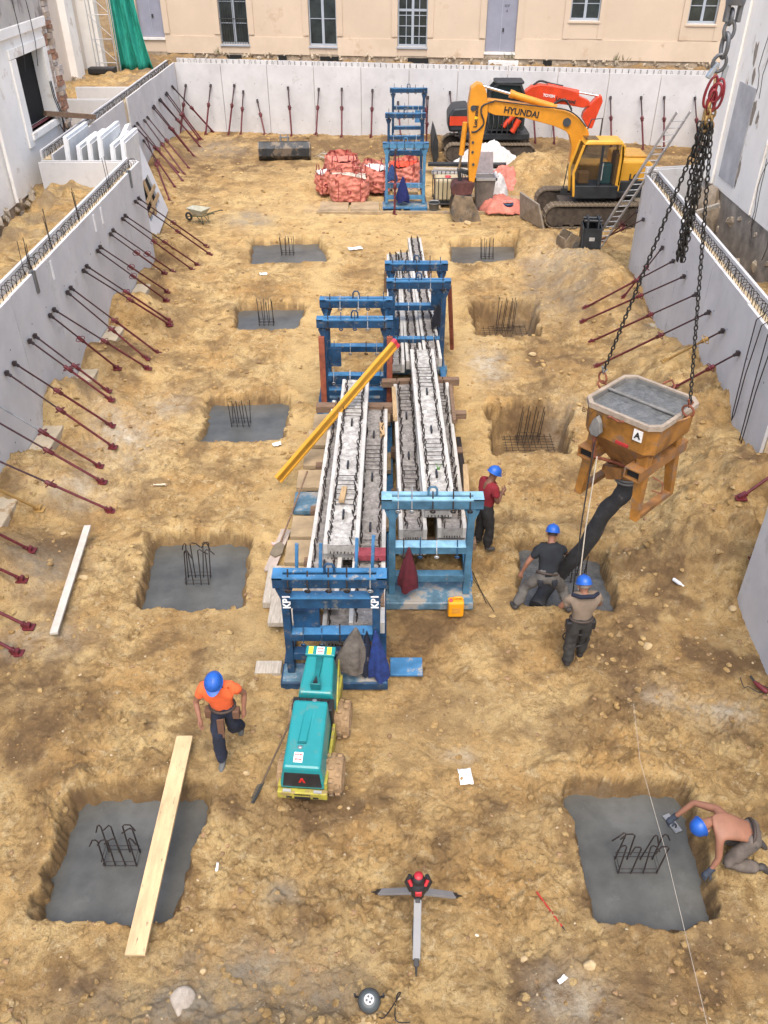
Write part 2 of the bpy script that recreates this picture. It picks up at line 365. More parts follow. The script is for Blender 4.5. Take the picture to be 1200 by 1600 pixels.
    nz = .5+.9*fbm(X, Y, .9, 4, .6)
    dis = 0*X
    for name, P, zb in PITS:
        sd = poly_sd(X, Y, P); dis = np.maximum(dis, .85*np.exp(-(np.maximum(sd, 0)/.22)**2)*(Z < -.03))  # deepens the brown on pit walls below the soil surface
    outb = ((X < np.where(Y < 28.7, -8.1, -11.2)) | (Y > 47.3-.156*X))
    bk = Y > 47.3-.156*X
    A = {'brown': np.clip(blobs(br)*(.7+nz)+.6*ss(.45, .85, nz)*(1-lane_mask(X, Y))+bk*.75, 0, 1)+dis, 'lane': lane_mask(X, Y)*np.clip(.55+.9*fbm(X, Y, 1.3, 3), 0, 1), 'pale': np.clip(blobs(pl)*(.4+nz), 0, 1)*1., 'grey': np.clip(blobs(gr)*(.5+nz)+outb*.35*ss(.3, .9, nz), 0, 1)}
    A['brown'] = np.clip(A['brown'], 0, 1)
    for k, a in A.items():
        at = me.attributes.new(k, 'FLOAT', 'POINT'); at.data.foreach_set('value', a.ravel().astype(np.float32))
    m = bpy.data.materials.new('dug_sandy_soil'); m.use_nodes = True; nt = m.node_tree; N = nt.nodes; L = nt.links; b = N['Principled BSDF']
    b.inputs['Roughness'].default_value = .95; b.inputs['Specular IOR Level'].default_value = .15
    tc = N.new('ShaderNodeTexCoord')
    def noise(sc, det=6, ro=.62, loc=0, warp=0):
        mp = N.new('ShaderNodeMapping'); mp.inputs['Location'].default_value = (loc, loc*.7, 0); L.new(tc.outputs['Object'], mp.inputs[0])
        n = N.new('ShaderNodeTexNoise'); n.inputs['Scale'].default_value = sc; n.inputs['Detail'].default_value = det; n.inputs['Roughness'].default_value = ro; n.inputs['Distortion'].default_value = warp
        L.new(mp.outputs[0], n.inputs['Vector']); return n.outputs['Fac']
    def mr(v, a, b_, c=0, d=1):
        r = N.new('ShaderNodeMapRange'); r.inputs[1].default_value = a; r.inputs[2].default_value = b_; r.inputs[3].default_value = c; r.inputs[4].default_value = d; L.new(v, r.inputs[0]); return r.outputs[0]
    def mix(f, a, b_, mode='MIX'):
        x = N.new('ShaderNodeMix'); x.data_type = 'RGBA'; x.blend_type = mode
        if isinstance(f, float): x.inputs['Factor'].default_value = f
        else: L.new(f, x.inputs['Factor'])
        for s_, v in (('A', a), ('B', b_)):
            if isinstance(v, tuple): x.inputs[s_].default_value = (*v, 1)
            else: L.new(v, x.inputs[s_])
        return x.outputs['Result']
    def mul(a, b_, op='MULTIPLY'):
        x = N.new('ShaderNodeMath'); x.operation = op; x.use_clamp = op != 'MULTIPLY'
        for i_, v in enumerate((a, b_)):
            if isinstance(v, float): x.inputs[i_].default_value = v
            else: L.new(v, x.inputs[i_])
        return x.outputs[0]
    def att(k):
        a = N.new('ShaderNodeAttribute'); a.attribute_name = k; return a.outputs['Fac']
    c = mix(mr(noise(.7, 8, .65, 3, .5), .38, .62), (.475, .30, .12), (.62, .455, .215))
    c = mix(mul(mr(noise(.38, 6, .6, 71, .6), .5, .62), .4), c, (.50, .29, .10))
    c = mix(mul(mr(noise(2.3, 9, .78, 11, .8), .46, .60), .9), c, (.27, .17, .07))
    c = mix(mul(mr(noise(5.5, 9, .8, 5, .4), .53, .63), .85), c, (.62, .49, .28))
    c = mix(mul(mr(noise(8, 9, .8, 55, 1.2), .56, .63), .85), c, (.19, .12, .055))
    c = mix(mul(att('lane'), .8), c, (.64, .46, .215))
    bm = mul(mr(noise(1.6, 8, .75, 20, .5), .22, .52), att('brown'))
    c = mix(bm, c, (.17, .108, .055))
    c = mix(mul(mr(noise(3.5, 8, .75, 31), .35, .6), att('pale')), c, (.62, .56, .44))
    c = mix(mul(mr(noise(2.5, 8, .75, 41), .3, .6), att('grey')), c, (.33, .29, .22))
    c = mix(mul(mr(noise(24, 6, .85, 2), .55, .66), .8), c, (.19, .12, .055))
    c = mix(mul(mr(noise(60, 4, .8, 62), .54, .66), .6), c, (.24, .155, .075))
    c = mix(mul(mr(noise(30, 3, .8, 8), .66, .72), .8), c, (.54, .44, .29))
    # dark specks above follow noise, independent of the relief
    L.new(c, b.inputs['Base Color'])
    bp = N.new('ShaderNodeBump'); bp.inputs['Strength'].default_value = 1; bp.inputs['Distance'].default_value = .06
    h = mul(noise(11, 9, .82, 6, .5), .9); h2 = mul(noise(40, 5, .8, 16), .55); hh = mul(h, h2, 'ADD')
    L.new(hh, bp.inputs['Height']); L.new(bp.outputs[0], b.inputs['Normal'])
    me.materials.append(m)
    o = bpy.data.objects.new('ground', me); COL.objects.link(o); tag(o, 'ochre sandy excavated ground of the building pit', kind='structure')
    return m
SOIL = make_ground()
def gz(x, y): return float(ground_h(np.array([[float(x)]]), np.array([[float(y)]]))[0, 0])
def GG(px, py):
    """where the sight line through a photo point first meets the uneven ground"""
    zs = np.linspace(3.2, -1.2, 300); P = [G(px, py, z) for z in zs]; xs = np.array([p.x for p in P]); ys = np.array([p.y for p in P]); h = ground_h(xs, ys)
    ok = (xs > -7.95) | (ys > 28.8); ok &= (xs < WALLX(ys)+.1) | (ys > 27)
    i = np.where((h >= zs) & ok)[0]; i = int(i[0]) if len(i) else int(np.argmin(np.abs(zs)))
    return Vector((xs[i], ys[i], h[i]))
# loose clods and stones, nobody could count them
def rockmesh(sub=1, seed=0, flat=.7):
    r = random.Random(seed); import bmesh as bmm
    b = bmm.new(); bmm.ops.create_icosphere(b, subdivisions=sub, radius=1)
    vs = [Vector(v.co) for v in b.verts]; fs = [tuple(v.index for v in f.verts) for f in b.faces]; b.free()
    ax = [Vector((r.uniform(-1, 1), r.uniform(-1, 1), r.uniform(-1, 1))).normalized() for _ in range(7)]
    out = []
    for v in vs:
        k = 1
        for a in ax:
            d = v.dot(a)
            if d > .62: k = min(k, .62/d)
        out.append(Vector((v.x*k, v.y*k*.85, v.z*k*flat)))
    return out, fs
def scatter():
    base = [rockmesh(1, i, random.uniform(.5, .8)) for i in range(10)]
    for nm, mm, n, cond, smin, smax in (('soil_clods', SOIL, 6500, 0, .010, .075), ('pale_stones', mat('pale_stone', (.44, .35, .22), .9, 0, .25, 8, .2), 1700, 1, .01, .032), ('brown_clods', mat('brown_clod', (.27, .17, .085), .95, 0, .25, 8, .3), 1800, 2, .012, .06)):
        V = []; Fc = []; off = 0; M_ = n*4
        u = rng.uniform(-.62, .62, M_); y = 3+45*rng.random(M_)**1.7; x = u*(y*_c+10*_s)
        keep = ~(((x < -7.7) & (y < 27)) | (x < -10.9) | ((x > WALLX(y)-.1) & (y < 27)) | (x > 15) | ((np.abs(x) < 1.8) & (y > 8.8) & (y < 27.5)))
        keep &= ~((rng.random(M_) < .55) & (fbm(x, y, .6, 3) < .05))
        x = x[keep]; y = y[keep]; z = ground_h(x, y); ok = z > -.1; x = x[ok][:n]; y = y[ok][:n]; z = z[ok][:n]
        for x_, y_, z_ in zip(x.tolist(), y.tolist(), z.tolist()):
            s_ = smin+(smax-smin)*random.random()**3.5; s_ *= 1+y_/45
            vs, fs = random.choice(base); a = random.uniform(0, 6.3); ca, sa = math.cos(a)*s_, math.sin(a)*s_; sz = s_*random.uniform(.6, 1.1)
            V += [(x_+v.x*ca-v.y*sa, y_+v.x*sa+v.y*ca, z_+v.z*sz+s_*.12) for v in vs]; Fc += [(f[0]+off, f[1]+off, f[2]+off) for f in fs]; off += len(vs)
        me = bpy.data.meshes.new(nm); me.from_pydata(V, [], Fc); me.materials.append(mm)
        o = bpy.data.objects.new(nm, me); COL.objects.link(o); tag(o, {0: 'loose clods of ochre soil strewn over the pit floor', 1: 'small pale stones strewn over the pit floor', 2: 'crumbs of brown earth strewn over the pit floor'}[cond], 'stones', kind='stuff')
scatter()
# ---------------------------------------------------------------- wet concrete in the footing pits, with starter bars
WETC = mat('wet_concrete', (.088, .089, .080), .34, 0, .22, 1.3, .35, bscale=4, spots=.56, spot_col=(.105, .106, .098), spot_scale=1.6)
FRESH = mat('fresh_poured_concrete', (.09, .092, .088), .3, 0, .25, 7, .9, bscale=28)
ORD = ['nearest', 'second', 'third', 'fourth', 'fifth', 'sixth', 'seventh', 'eighth', 'ninth', 'tenth', 'eleventh', 'twelfth', 'thirteenth', 'fourteenth', 'fifteenth', 'sixteenth', 'seventeenth', 'eighteenth', 'nineteenth', 'twentieth']
def starter(par, cx, cy, z, h, n=4, w=.42, d=.2, lean=(0, 0), hooks=False, mat_=None):
    """column starter bars in two rows with ties; each bar a part"""
    r = .0105
    for row in (0, 1):
        for i in range(n):
            x = cx-w/2+w*i/(n-1); y = cy+(row-.5)*d; q = (random.uniform(-.05, .05), random.uniform(-.03, .03))
            tx = x+lean[0]*h+q[0]; ty = y+lean[1]*h+q[1]; pts = [(x, y, z-.06), (tx, ty, z+h)]
            if hooks:
                a = random.choice((-1, 1))*random.uniform(.5, 1.2); pts += [(tx+a*.03, ty, z+h+.03), (tx+a*.09, ty+random.uniform(-.03, .03), z+h-.01), (tx+a*.15, ty, z+h-random.uniform(.06, .16))]
            MB().tube(pts, r, 5).build('starter_bar', REBAR, par)
    for k in (.04, .12):
        m = MB(); x0, x1, y0, y1 = cx-w/2-.015, cx+w/2+.015, cy-d/2-.015, cy+d/2+.015; z_ = z+k; ll = (lean[0]*k, lean[1]*k)
        m.tube([(x0+ll[0], y0+ll[1], z_), (x1+ll[0], y0+ll[1], z_), (x1+ll[0], y1+ll[1], z_), (x0+ll[0], y1+ll[1], z_), (x0+ll[0], y0+ll[1], z_)], .006, 4).build('tie', REBAR, par)
def concrete_pad(par, P, z, m, poured=False):
    cx = sum(p[0] for p in P)/4; cy = sum(p[1] for p in P)/4
    n = 40; xs = np.linspace(min(p[0] for p in P)-.22, max(p[0] for p in P)+.22, n); ys = np.linspace(min(p[1] for p in P)-.22, max(p[1] for p in P)+.22, n)
    X, Y = np.meshgrid(xs, ys); Z = z+.006*fbm(X, Y, 1.1, 2)+(.035*fbm(X, Y, 2.2, 3) if poured else .002*fbm(X, Y, 6, 2))
    mb = MB(); mb.add([(a, b, c) for a, b, c in zip(X.ravel(), Y.ravel(), Z.ravel())], [(i*n+j, i*n+j+1, (i+1)*n+j+1, (i+1)*n+j) for i in range(n-1) for j in range(n-1)], True)
    # real thickness
    mb.box(xs[0], xs[-1], ys[0], ys[-1], z-.35, z-.06)
    return mb.build('concrete', m, par)
desc = {'L1': 'small far grey concrete footing with short starter bars, left row, farthest back', 'L2': 'grey concrete footing in the left row level with the empty red-legged rack',
        'L3': 'grey concrete footing left of the lower end of the yellow beam', 'L4': 'grey concrete footing beside the long white plank on the left',
        'L5': 'large grey concrete footing with a timber plank laid across it', 'R1': 'farthest grey concrete footing right of the beam stacks', 'R4': 'footing just being poured below the orange concrete skip',
        'R5': 'freshly smoothed concrete footing beside the bare-backed worker'}
bars = {'L1': ((450, 398), .62, 4, .42), 'L2': ((417, 507), .75, 4, .42), 'L3': ((377, 664), .6, 4, .42), 'L4': ((310, 908), .78, 4, .42), 'L5': ((192, 1343), .5, 4, .42), 'R1': ((761, 404), .7, 4, .42), 'R4': ((896, 905), .45, 4, .42), 'R5': ((992, 1354), .5, 4, .5)}
for nme, P, zb in PITS:
    cx = sum(p[0] for p in P)/4; cy = sum(p[1] for p in P)/4
    if nme in desc:
        t = thing('concrete_footing', desc[nme], 'footing', (cx, cy, zb-.35), 0, 'column footings in two rows')
        concrete_pad(t, P, zb, FRESH if nme == 'R4' else WETC, nme == 'R4')
        (bx, by), h, n, w = bars[nme]; q = G(bx, by, zb)
        starter(t, q.x, q.y, zb, h, n, w, .2, lean={'L5': (-.12, .1), 'R5': (.12, .1)}.get(nme, (random.uniform(-.05, .05), .05)), hooks=nme in ('L5', 'R5', 'L4'))
    else:
        t = thing('rebar_cage', {'R2': 'rusty starter cage standing in the far empty pit, right row', 'R3': 'rebar mat with upright starter bars in the open pit left of the skip'}[nme], 'rebar', (cx, cy, zb), 0, 'rebar cages in open pits')
        q = G(*{'R2': (788, 517), 'R3': (824, 688)}[nme], zb+.1)
        s_ = .55 if nme == 'R3' else .62
        for i in range(9):
            o_ = -s_*1.05+2.1*s_*i/8
            if i % 1 == 0:
                MB().tube([(q.x-s_*1.15, q.y+o_*.9, zb+.12), (q.x+s_*1.15, q.y+o_*.9+.03, zb+.12)], .008, 4).build('mat_bar', REBAR, t)
                MB().tube([(q.x+o_, q.y-s_*1.05, zb+.135), (q.x+o_+.02, q.y+s_*1.05, zb+.135)], .008, 4).build('mat_bar', REBAR, t)
        starter(t, q.x, q.y, zb+.12, 1.0 if nme == 'R2' else .85, 4, .5, .22, lean=(.06, .05))
# ---------------------------------------------------------------- precast retaining walls
TOP = 3.3
def wall_run(name, a, b, label, seg=2.4, top=TOP, zb=-.6, th=.42, side=1, group='precast retaining walls round the pit', rebar=True, step=.2, kick=True, sk_hi=.12, loop_h=.2, holes=()):
    """double skin precast wall from a to b; side=+1: earth to the left of a->b"""
    a = Vector((*a, 0)); b = Vector((*b, 0)); d = (b-a); Ln = d.length; d.normalize(); nrm = Vector((-d.y, d.x, 0))*side
    t = thing(name, label, 'wall', (a+b)/2, 0, group)
    n = max(1, round(Ln/seg)); s_ = Ln/n
    def slab(mb, s0, s1, o0, o1, z0, z1):
        p = [a+d*s0+nrm*o0, a+d*s1+nrm*o0, a+d*s1+nrm*o1, a+d*s0+nrm*o1]
        if side < 0: p = p[::-1]
        mb.hexa([Vector((q.x, q.y, z0)) for q in p]+[Vector((q.x, q.y, z1)) for q in p])
    for i in range(n):
        m = MB(); j = random.uniform(-.006, .006); dz = random.uniform(-.012, .012)
        s0, s1 = i*s_+.012, (i+1)*s_-.012
        hs = [h for h in holes if s0 < h[0] < s1]
        if hs:
            h = hs[0]; slab(m, s0, h[0], j, .07+j, zb, top+dz); slab(m, h[1], s1, j, .07+j, zb, top+dz); slab(m, h[0], h[1], j, .07+j, zb, h[2]); 
            if h[3] < top: slab(m, h[0], h[1], j, .07+j, h[3], top+dz)
        else: slab(m, s0, s1, j, .07+j, zb, top+dz)
        slab(m, s0, s1, th-.07, th, zb, top+sk_hi)
        pn_ = m.build('panel', PRECAST, t)
        tm = MB()
        for hz in (.7, 2.4):
            for hs_ in (.3, .72):
                q = a+d*(s0+(s1-s0)*hs_)+nrm*(j-.002)+Vector((0, 0, hz)); tm.tube([q, q+nrm*.004], .022, 8)
        pn_c = tm.build('tie_holes', mat('tie_hole', (.16, .16, .17), .9), t)
    m = MB(); slab(m, 0.01, Ln-.01, .08, th-.08, zb, top-.14); m.build('core_fill', SANDFILL, t)
    if rebar:
        lp = MB(); lp.tube([(0, 0, -.1), (0, .0, loop_h), (0, .05, loop_h+.05), (0, .15, loop_h+.05), (0, .2, loop_h), (0, .2, -.1)], .009, 4)
        me = lp.mesh('stirrup', REBAR); ang = math.atan2(nrm.y, nrm.x)-math.pi/2
        k = int(Ln/step)
        for i in range(k):
            p = a+d*(i+.5)*step+nrm*(.1)
            w = t.matrix_basis.inverted() @ Vector((p.x, p.y, top-.12))
            place('stirrup', me, t, w, (random.uniform(-.12, .12), random.uniform(-.1, .1), ang+random.uniform(-.35, .35)))
    return t, a, d, nrm
w1, *_ = wall_run('retaining_wall', (-7.9, 3.0), (-7.9, 28.3), 'long grey precast wall on the near left with paired red props')
# darker clips and white tabs on the near left wall top
for py, nm in ((23.6, 'white_tab'), (22.9, 'white_tab'), (19.3, 'white_tab')):
    MB().box(-7.9, -7.885, py-.05, py+.05, 2.75, 3.2).build(nm, mat('white_tape', (.8, .8, .8), .6), w1)
for yy in (26.9, 18.2, 14.4):
    m = MB(); m.box(-7.98, -7.88, yy-.05, yy+.05, 3.3, 3.36); m.box(-7.9, -7.85, yy-.05, yy+.05, 2.85, 3.36); m.build('clamp', mat('grey_clamp', (.16, .17, .18), .5, .5), w1)
for k, (yy, n) in enumerate(((22.2, 3), (20.0, 3), (18.3, 4), (25.5, 2))):
    for i in range(n):
        x = -8.1+random.uniform(-.06, .06); MB().tube([(x, yy+i*.09, 3.1), (x+random.uniform(-.05, .05), yy+i*.09, 3.3+random.uniform(.5, .85))], .009, 4).build('upright_bar', REBAR, w1)
# concrete kicker strip at the foot of the near left wall
k = thing('concrete_kicker', 'sandy concrete kicker strip along the foot of the near left wall', 'kicker', (-7.6, 15, 0))
for y0, y1 in ((8.0, 14.1), (14.15, 18.9), (18.95, 23.4), (23.5, 27)):
    MB().box(-7.885, -7.42, y0, y1, -.3, .26+random.uniform(-.02, .02)).build('segment', KICK, k, bevel=.02)
w2, *_ = wall_run('retaining_wall', (-11.0, 29.2), (-11.0, 49.0), 'grey precast wall on the far left behind the stacked panels', holes=((9.3, 10.0, 2.2, 9), (2.4, 3.3, .9, 2.2)))
MB().box(-11.3, -11.1, 38.5, 39.25, 2.2, 3.05).build('formwork_gap', BLACK, w2)
MB().box(-11.25, -11.09, 31.55, 32.55, .85, 2.25).build('dark_opening', DARK, w2)
w3, *_ = wall_run('retaining_wall', (-11.0, 49.0), (16.0, 44.79), 'long grey precast back wall below the cream building', seg=2.6, side=1, step=.3, loop_h=.22, sk_hi=.16)
w4, *_ = wall_run('retaining_wall', (8.02, 26.6), (7.45, 13.95), 'grey precast wall on the right with the ladder against it', side=1, step=.17)
w5, *_ = wall_run('retaining_wall', (6.2, 10.85), (6.05, 3.2), 'nearest precast wall at the lower right frame edge', side=1, seg=3.9, rebar=False)
MB().tube([(7.9, 13.9, -.2), (7.9, 13.9, 3.2)], .06, 8).build('edge_post', mat('grey_clamp', (0, 0, 0)), w4)
m = MB(); m.box(-7.35, -6.9, 0, 0, 0, 0) if False else None
k2 = thing('concrete_kicker', 'pale concrete kicker poking out at the foot of the right wall', 'kicker', (7.5, 21, 0))
p0 = [(7.33, 18.6), (7.62, 18.6), (7.95, 24.6), (7.62, 24.6)]
m = MB(); m.hexa([(x, y, -.3) for x, y in p0]+[(x, y, .42 if y < 20 else .12) for x, y in p0]); m.build('segment', KICK, k2, bevel=.02)
# cross walls tying the retaining wall back
wall_run('cross_wall', (8.3, 27.2), (12.2, 28.0), 'grey cross wall running from the ladder to the white house', rebar=False, seg=4, side=1, th=.3, sk_hi=0, group='short cross walls behind the retaining walls', zb=-.2)
wall_run('cross_wall', (-11.3, 28.55), (-8.1, 28.55), 'thin cross wall in front of the leaning white panels', rebar=False, seg=4, side=1, th=.3, sk_hi=0, group='short cross walls behind the retaining walls', zb=0, top=3.2)
wall_run('cross_wall', (-14.6, 39.3), (-11.4, 39.3), 'nearer of two grey cross walls by the green net', rebar=False, seg=4, side=1, th=.25, sk_hi=0, group='short cross walls behind the retaining walls', zb=1, top=3.2)
wall_run('cross_wall', (-14.2, 42.2), (-11.4, 42.2), 'farther of two grey cross walls by the green net', rebar=False, seg=4, side=1, th=.25, sk_hi=0, group='short cross walls behind the retaining walls', zb=1, top=3.2)
# hanging lifting slings on the right wall
for y0, ln in ((15.6, 2.2), (14.9, 2.5)):
    m = MB(); xw = 7.4+(y0-13.96)*.0455; pts = []
    for i in range(13):
        u = i/12; pts.append((xw-.03, y0+.10*math.sin(u*math.pi*2)*(.3+u), 3.45-ln*math.sin(u*math.pi)))
    m.tube([(xw+.1, y0+.05, 3.4)]+[(xw-.03, y0+.03, 3.3), (xw-.04, y0-.02, 2.4), (xw-.05, y0-.12, 3.3-ln+.2), (xw-.05, y0-.16, 3.3-ln), (xw-.05, y0-.22, 3.3-ln+.2), (xw-.05, y0-.2, 2.2), (xw-.03, y0-.25, 3.3), (xw+.1, y0-.25, 3.4)], .012, 5)
    tag(m.build('wire_sling', REBAR), 'thin wire sling loop hanging down the right wall, %s' % ('farther one' if y0 > 15 else 'nearer one'), 'sling', 'slings hung over the right wall')
# ---------------------------------------------------------------- raking props
def prop(head, foot, label, group, rp=.028, c1=REDD, c2=REDP, col=.5, rings=True):
    head = Vector(head); foot = Vector(foot); t = thing('raking_prop', label, 'prop', foot, 0, group)
    d = (head-foot).normalized(); mid = foot+(head-foot)*col
    MB().tube([foot+d*.06, mid], rp, 8).build('outer_tube', c2, t)
    MB().tube([mid, head-d*.05], rp*.72, 8).build('inner_tube', c1, t)
    m = MB(); m.tube([mid-d*.14, mid-d*.12, mid+d*.08, mid+d*.10], [rp, rp*1.7, rp*1.7, rp], 8)
    m.build('collar', c2, t)
    if rings:
        MB().ring(mid+d*.0, .11, .011, d+Vector((.2, .3, .1)), 12, 4).build('handle_ring', c2, t)
    m = MB(); m.bar(foot+Vector((-.1, 0, -.02)), foot+Vector((.1, 0, -.02)), .16, .025); m.tube([foot+Vector((0, -.05, .03)), foot+Vector((0, .05, .03))], .04, 6); m.bar(foot+Vector((-.05, 0, 0)), foot+d*.12, .09, .06)
    m.build('foot_plate', c2, t)
    m = MB(); m.tube([head-d*.1, head+d*.05], rp*1.3, 8); m.box(head.x-.035, head.x+.035, head.y-.04, head.y+.04, head.z-.05, head.z+.05); m.build('wall_bracket', mat('dark_bracket', (.03, .022, .024), .6), t)
    return t
near_left = [((212, 315), (328, 398)), ((217, 310), (323, 387)), ((192, 342), (300, 422)), ((196, 337), (309, 415)), ((173, 366), (257, 428)), ((177, 360), (270, 425)), ((153, 392), (260, 470)), ((157, 386), (262, 457)),
             ((131, 423), (265, 508)), ((136, 416), (265, 502)), ((106, 457), (229, 562)), ((111, 450), (246, 552)), ((79, 493), (184, 577)), ((85, 484), (231, 577)), ((47, 533), (173, 627)), ((55, 525), (168, 612)),
             ((11, 583), (177, 701)), ((23, 568), (174, 667)), ((-20, 650), (160, 755)), ((-12, 628), (155, 730)), ((-40, 708), (173, 799)), ((-90, 722), (62, 797)), ((-150, 760), (48, 861)), ((-160, 815), (35, 907)), ((-170, 880), (45, 980)), ((-180, 925), (28, 1022))]
sp = lambda i, n: 'farthest' if i == 0 else ORD[i]+' from the far end'
for i, (h, f) in enumerate(near_left):
    H = GX(*h, -7.84); H.z = max(1.6, min(2.75, H.z)); Ft = GG(*f); Ft.z += .02
    dust = i == 19
    ytag = i == 21
    lab = ('yellow muddy raking prop at the foot of the near left wall' if ytag else 'raking prop with a bare grey upper tube on the near left wall' if dust else
           'red raking prop on the near left wall, pair %s, %s one' % (sp(i//2, 0), 'nearer' if i % 2 == 0 else 'farther') if i < 20 else 'red raking prop at the left frame edge, %s of the lowest ones' % ['', '', 'top', 'second', 'third', 'bottom', ''][i-20] if i > 21 else 'red raking prop whose foot lies just above the white plank')
    prop(H, Ft, lab, 'raking props along the near left wall', c1=STEEL if dust else REDD, c2=mat('muddy_yellow', (.36, .22, .07), .8) if ytag else REDP, col=.52+.06*((i*37) % 5-2)/2)
far_left = [((808, 405), (1003, 622)), ((813, 412), (996, 616)), ((782, 435), (945, 655)), ((778, 443), (935, 655)), ((752, 465), (940, 690)), ((748, 470), (925, 668)), ((722, 497), (910, 733)), ((718, 505), (890, 712)), ((692, 550), (888, 790)), ((678, 565), (862, 815)), ((645, 578), (858, 850)), ((632, 592), (838, 812)), ((680, 695), (822, 882)), ((706, 770), (795, 940))]
for i, (h, f) in enumerate(far_left):
    H = GX(h[0]/3, h[1]/3, -10.94); H.z = max(1.3, min(2.9, H.z)); Ft = GG(f[0]/3, f[1]/3)
    prop(H, Ft, 'slim red raking prop on the far left wall, %s' % ('the one in the back corner' if i == 0 else ORD[i]+' from the back corner'), 'raking props along the far left wall', rp=.04, col=.55)
back = [((290, 133), (284, 166), 0), ((329, 133), (327, 200)), ((366, 133), (362, 203)), ((380, 143), (380, 206)), ((402, 157), (418, 205)), ((450, 137), (456, 213)), ((498, 139), (494, 212)), ((534, 139), (534, 214)), ((582, 141), (580, 214)), ((622, 160), (626, 214)), ((666, 142), (666, 214)), ((703, 144), (708, 208)), ((832, 150), (832, 214)), ((862, 160), (862, 214)), ((954, 152), (949, 215)), ((1002, 152), (997, 222)), ((1038, 152), (1029, 220)), ((1086, 153), (1085, 212))]
for i, q in enumerate(back):
    h, f = q[0], q[1]
    H = RP(*h, (-11, 48.93, 0), (.156, 1, 0)); H.z = max(1.5, H.z); Ft = GG(*f); yw = 47.28-.156*Ft.x
    Ft.y = min(Ft.y, yw-.8); Ft.z = gz(Ft.x, Ft.y)
    prop(H, Ft, 'upright-looking red prop against the back wall, %s' % ('leftmost' if i == 0 else 'rightmost' if i == len(back)-1 else ORD[i]+' from the left'), 'props along the back wall', rp=.045, col=.6)
wx = ((7.45, 13.95, 0), (12.65, -.57, 0))
right = [((998, 330), (943, 377)), ((1008, 343), (933, 378)), ((1038, 387), (974, 465)), ((1055, 408), (915, 481)), ((1072, 432), (911, 502)), ((1091, 460), (924, 534)), ((1111, 488), (933, 572)), ((1133, 517), (1040, 564)), ((1157, 552), (1053, 607)), ((1215, 733), (1158, 777)), ((1240, 830), (1178, 870))]
for i, (h, f) in enumerate(right):
    H = RP(*h, *wx); H.x -= .06; Ft = GG(*f)
    if i >= 9: H = Vector((7.3, 13.6-.95*(i-9), 2.6 if i == 9 else 2.0)); H = Vector((Ft.x+1.3, Ft.y+.2, Ft.z+1.2))
    y = i == 7
    prop(H, Ft, 'prop with a yellow muddy collar on the right wall' if y else 'red raking prop on the right wall, %s' % ('the one behind the ladder' if i == 0 else ORD[i]+' from the ladder'), 'raking props along the right wall', c2=mat('muddy_yellow', (.36, .22, .07), .8) if y else REDP, col=.72 if y else .6)
# ---------------------------------------------------------------- the cream building at the back
CREAM = mat('cream_render', (.53, .43, .325), .9, 0, .05, .35, .05, spots=.56, spot_col=(.44, .34, .24), spot_scale=.45)
PLINTH = mat('plinth_render', (.55, .45, .34), .9, 0, .07, .5, .08, spots=.58, spot_col=(.44, .33, .23), spot_scale=.7)
GREYBLUE = mat('grey_blue_joinery', (.33, .37, .42), .6, 0, .06, 2, .03)
DOORB = mat('blue_grey_door', (.24, .25, .31), .6, 0, .06, 1.5, .03)
GLASS = mat('dark_glass', (.035, .045, .045), .12, 0, .3, 1, 0)
RUBBLE = mat('rubble_stone', (.36, .29, .21), .95, 0, .25, 4, .5)
PW = mat('white_old_plaster', (.88, .85, .79), .9, 0, .06, .6, .3, spots=.57, spot_col=(.66, .60, .52), spot_scale=1.3)
FP = Vector((0, 54.5, 0)); FD = Vector((1, -.12, 0)).normalized(); FN = Vector((.12, 1, 0)).normalized()
def fac(px, py):
    q = RP(px, py, FP, FN); return ((q-FP).dot(FD), q.z)
def FW(s, z, o=0): return FP+FD*s-FN*o+Vector((0, 0, z))   # o = how far out towards the pit
def fbox(mb, s0, s1, z0, z1, o0, o1):
    mb.hexa([FW(s0, z0, o1), FW(s1, z0, o1), FW(s1, z0, o0), FW(s0, z0, o0), FW(s0, z1, o1), FW(s1, z1, o1), FW(s1, z1, o0), FW(s0, z1, o0)])
B = thing('cream_building', 'long cream rendered building across the back with grey-blue joinery', 'building', FW(2, 2.6))
ZT = 9.5
ops = []   # s0, s1, z0, z1, kind
def opn(x0, x1, ytop, ybot, kind, ztop):
    s0, zb = fac(x0, ybot); s1, _ = fac(x1, ybot); ops.append((s0, s1, zb, ztop, kind))
opn(220, 258, 0, 58, 'door', 6.3); opn(346, 390, 0, 69, 'grille', 6.6); opn(484, 527, 0, 72, 'french', 6.6); opn(621, 667, 0, 73, 'small', 6.6); opn(757, 804, 0, 81, 'door', 6.4)
opn(890, 936, 0, 32, 'case', 6.8); opn(1073, 1118, 0, 37, 'case', 6.8)
SL, SR = -16.2, 22.
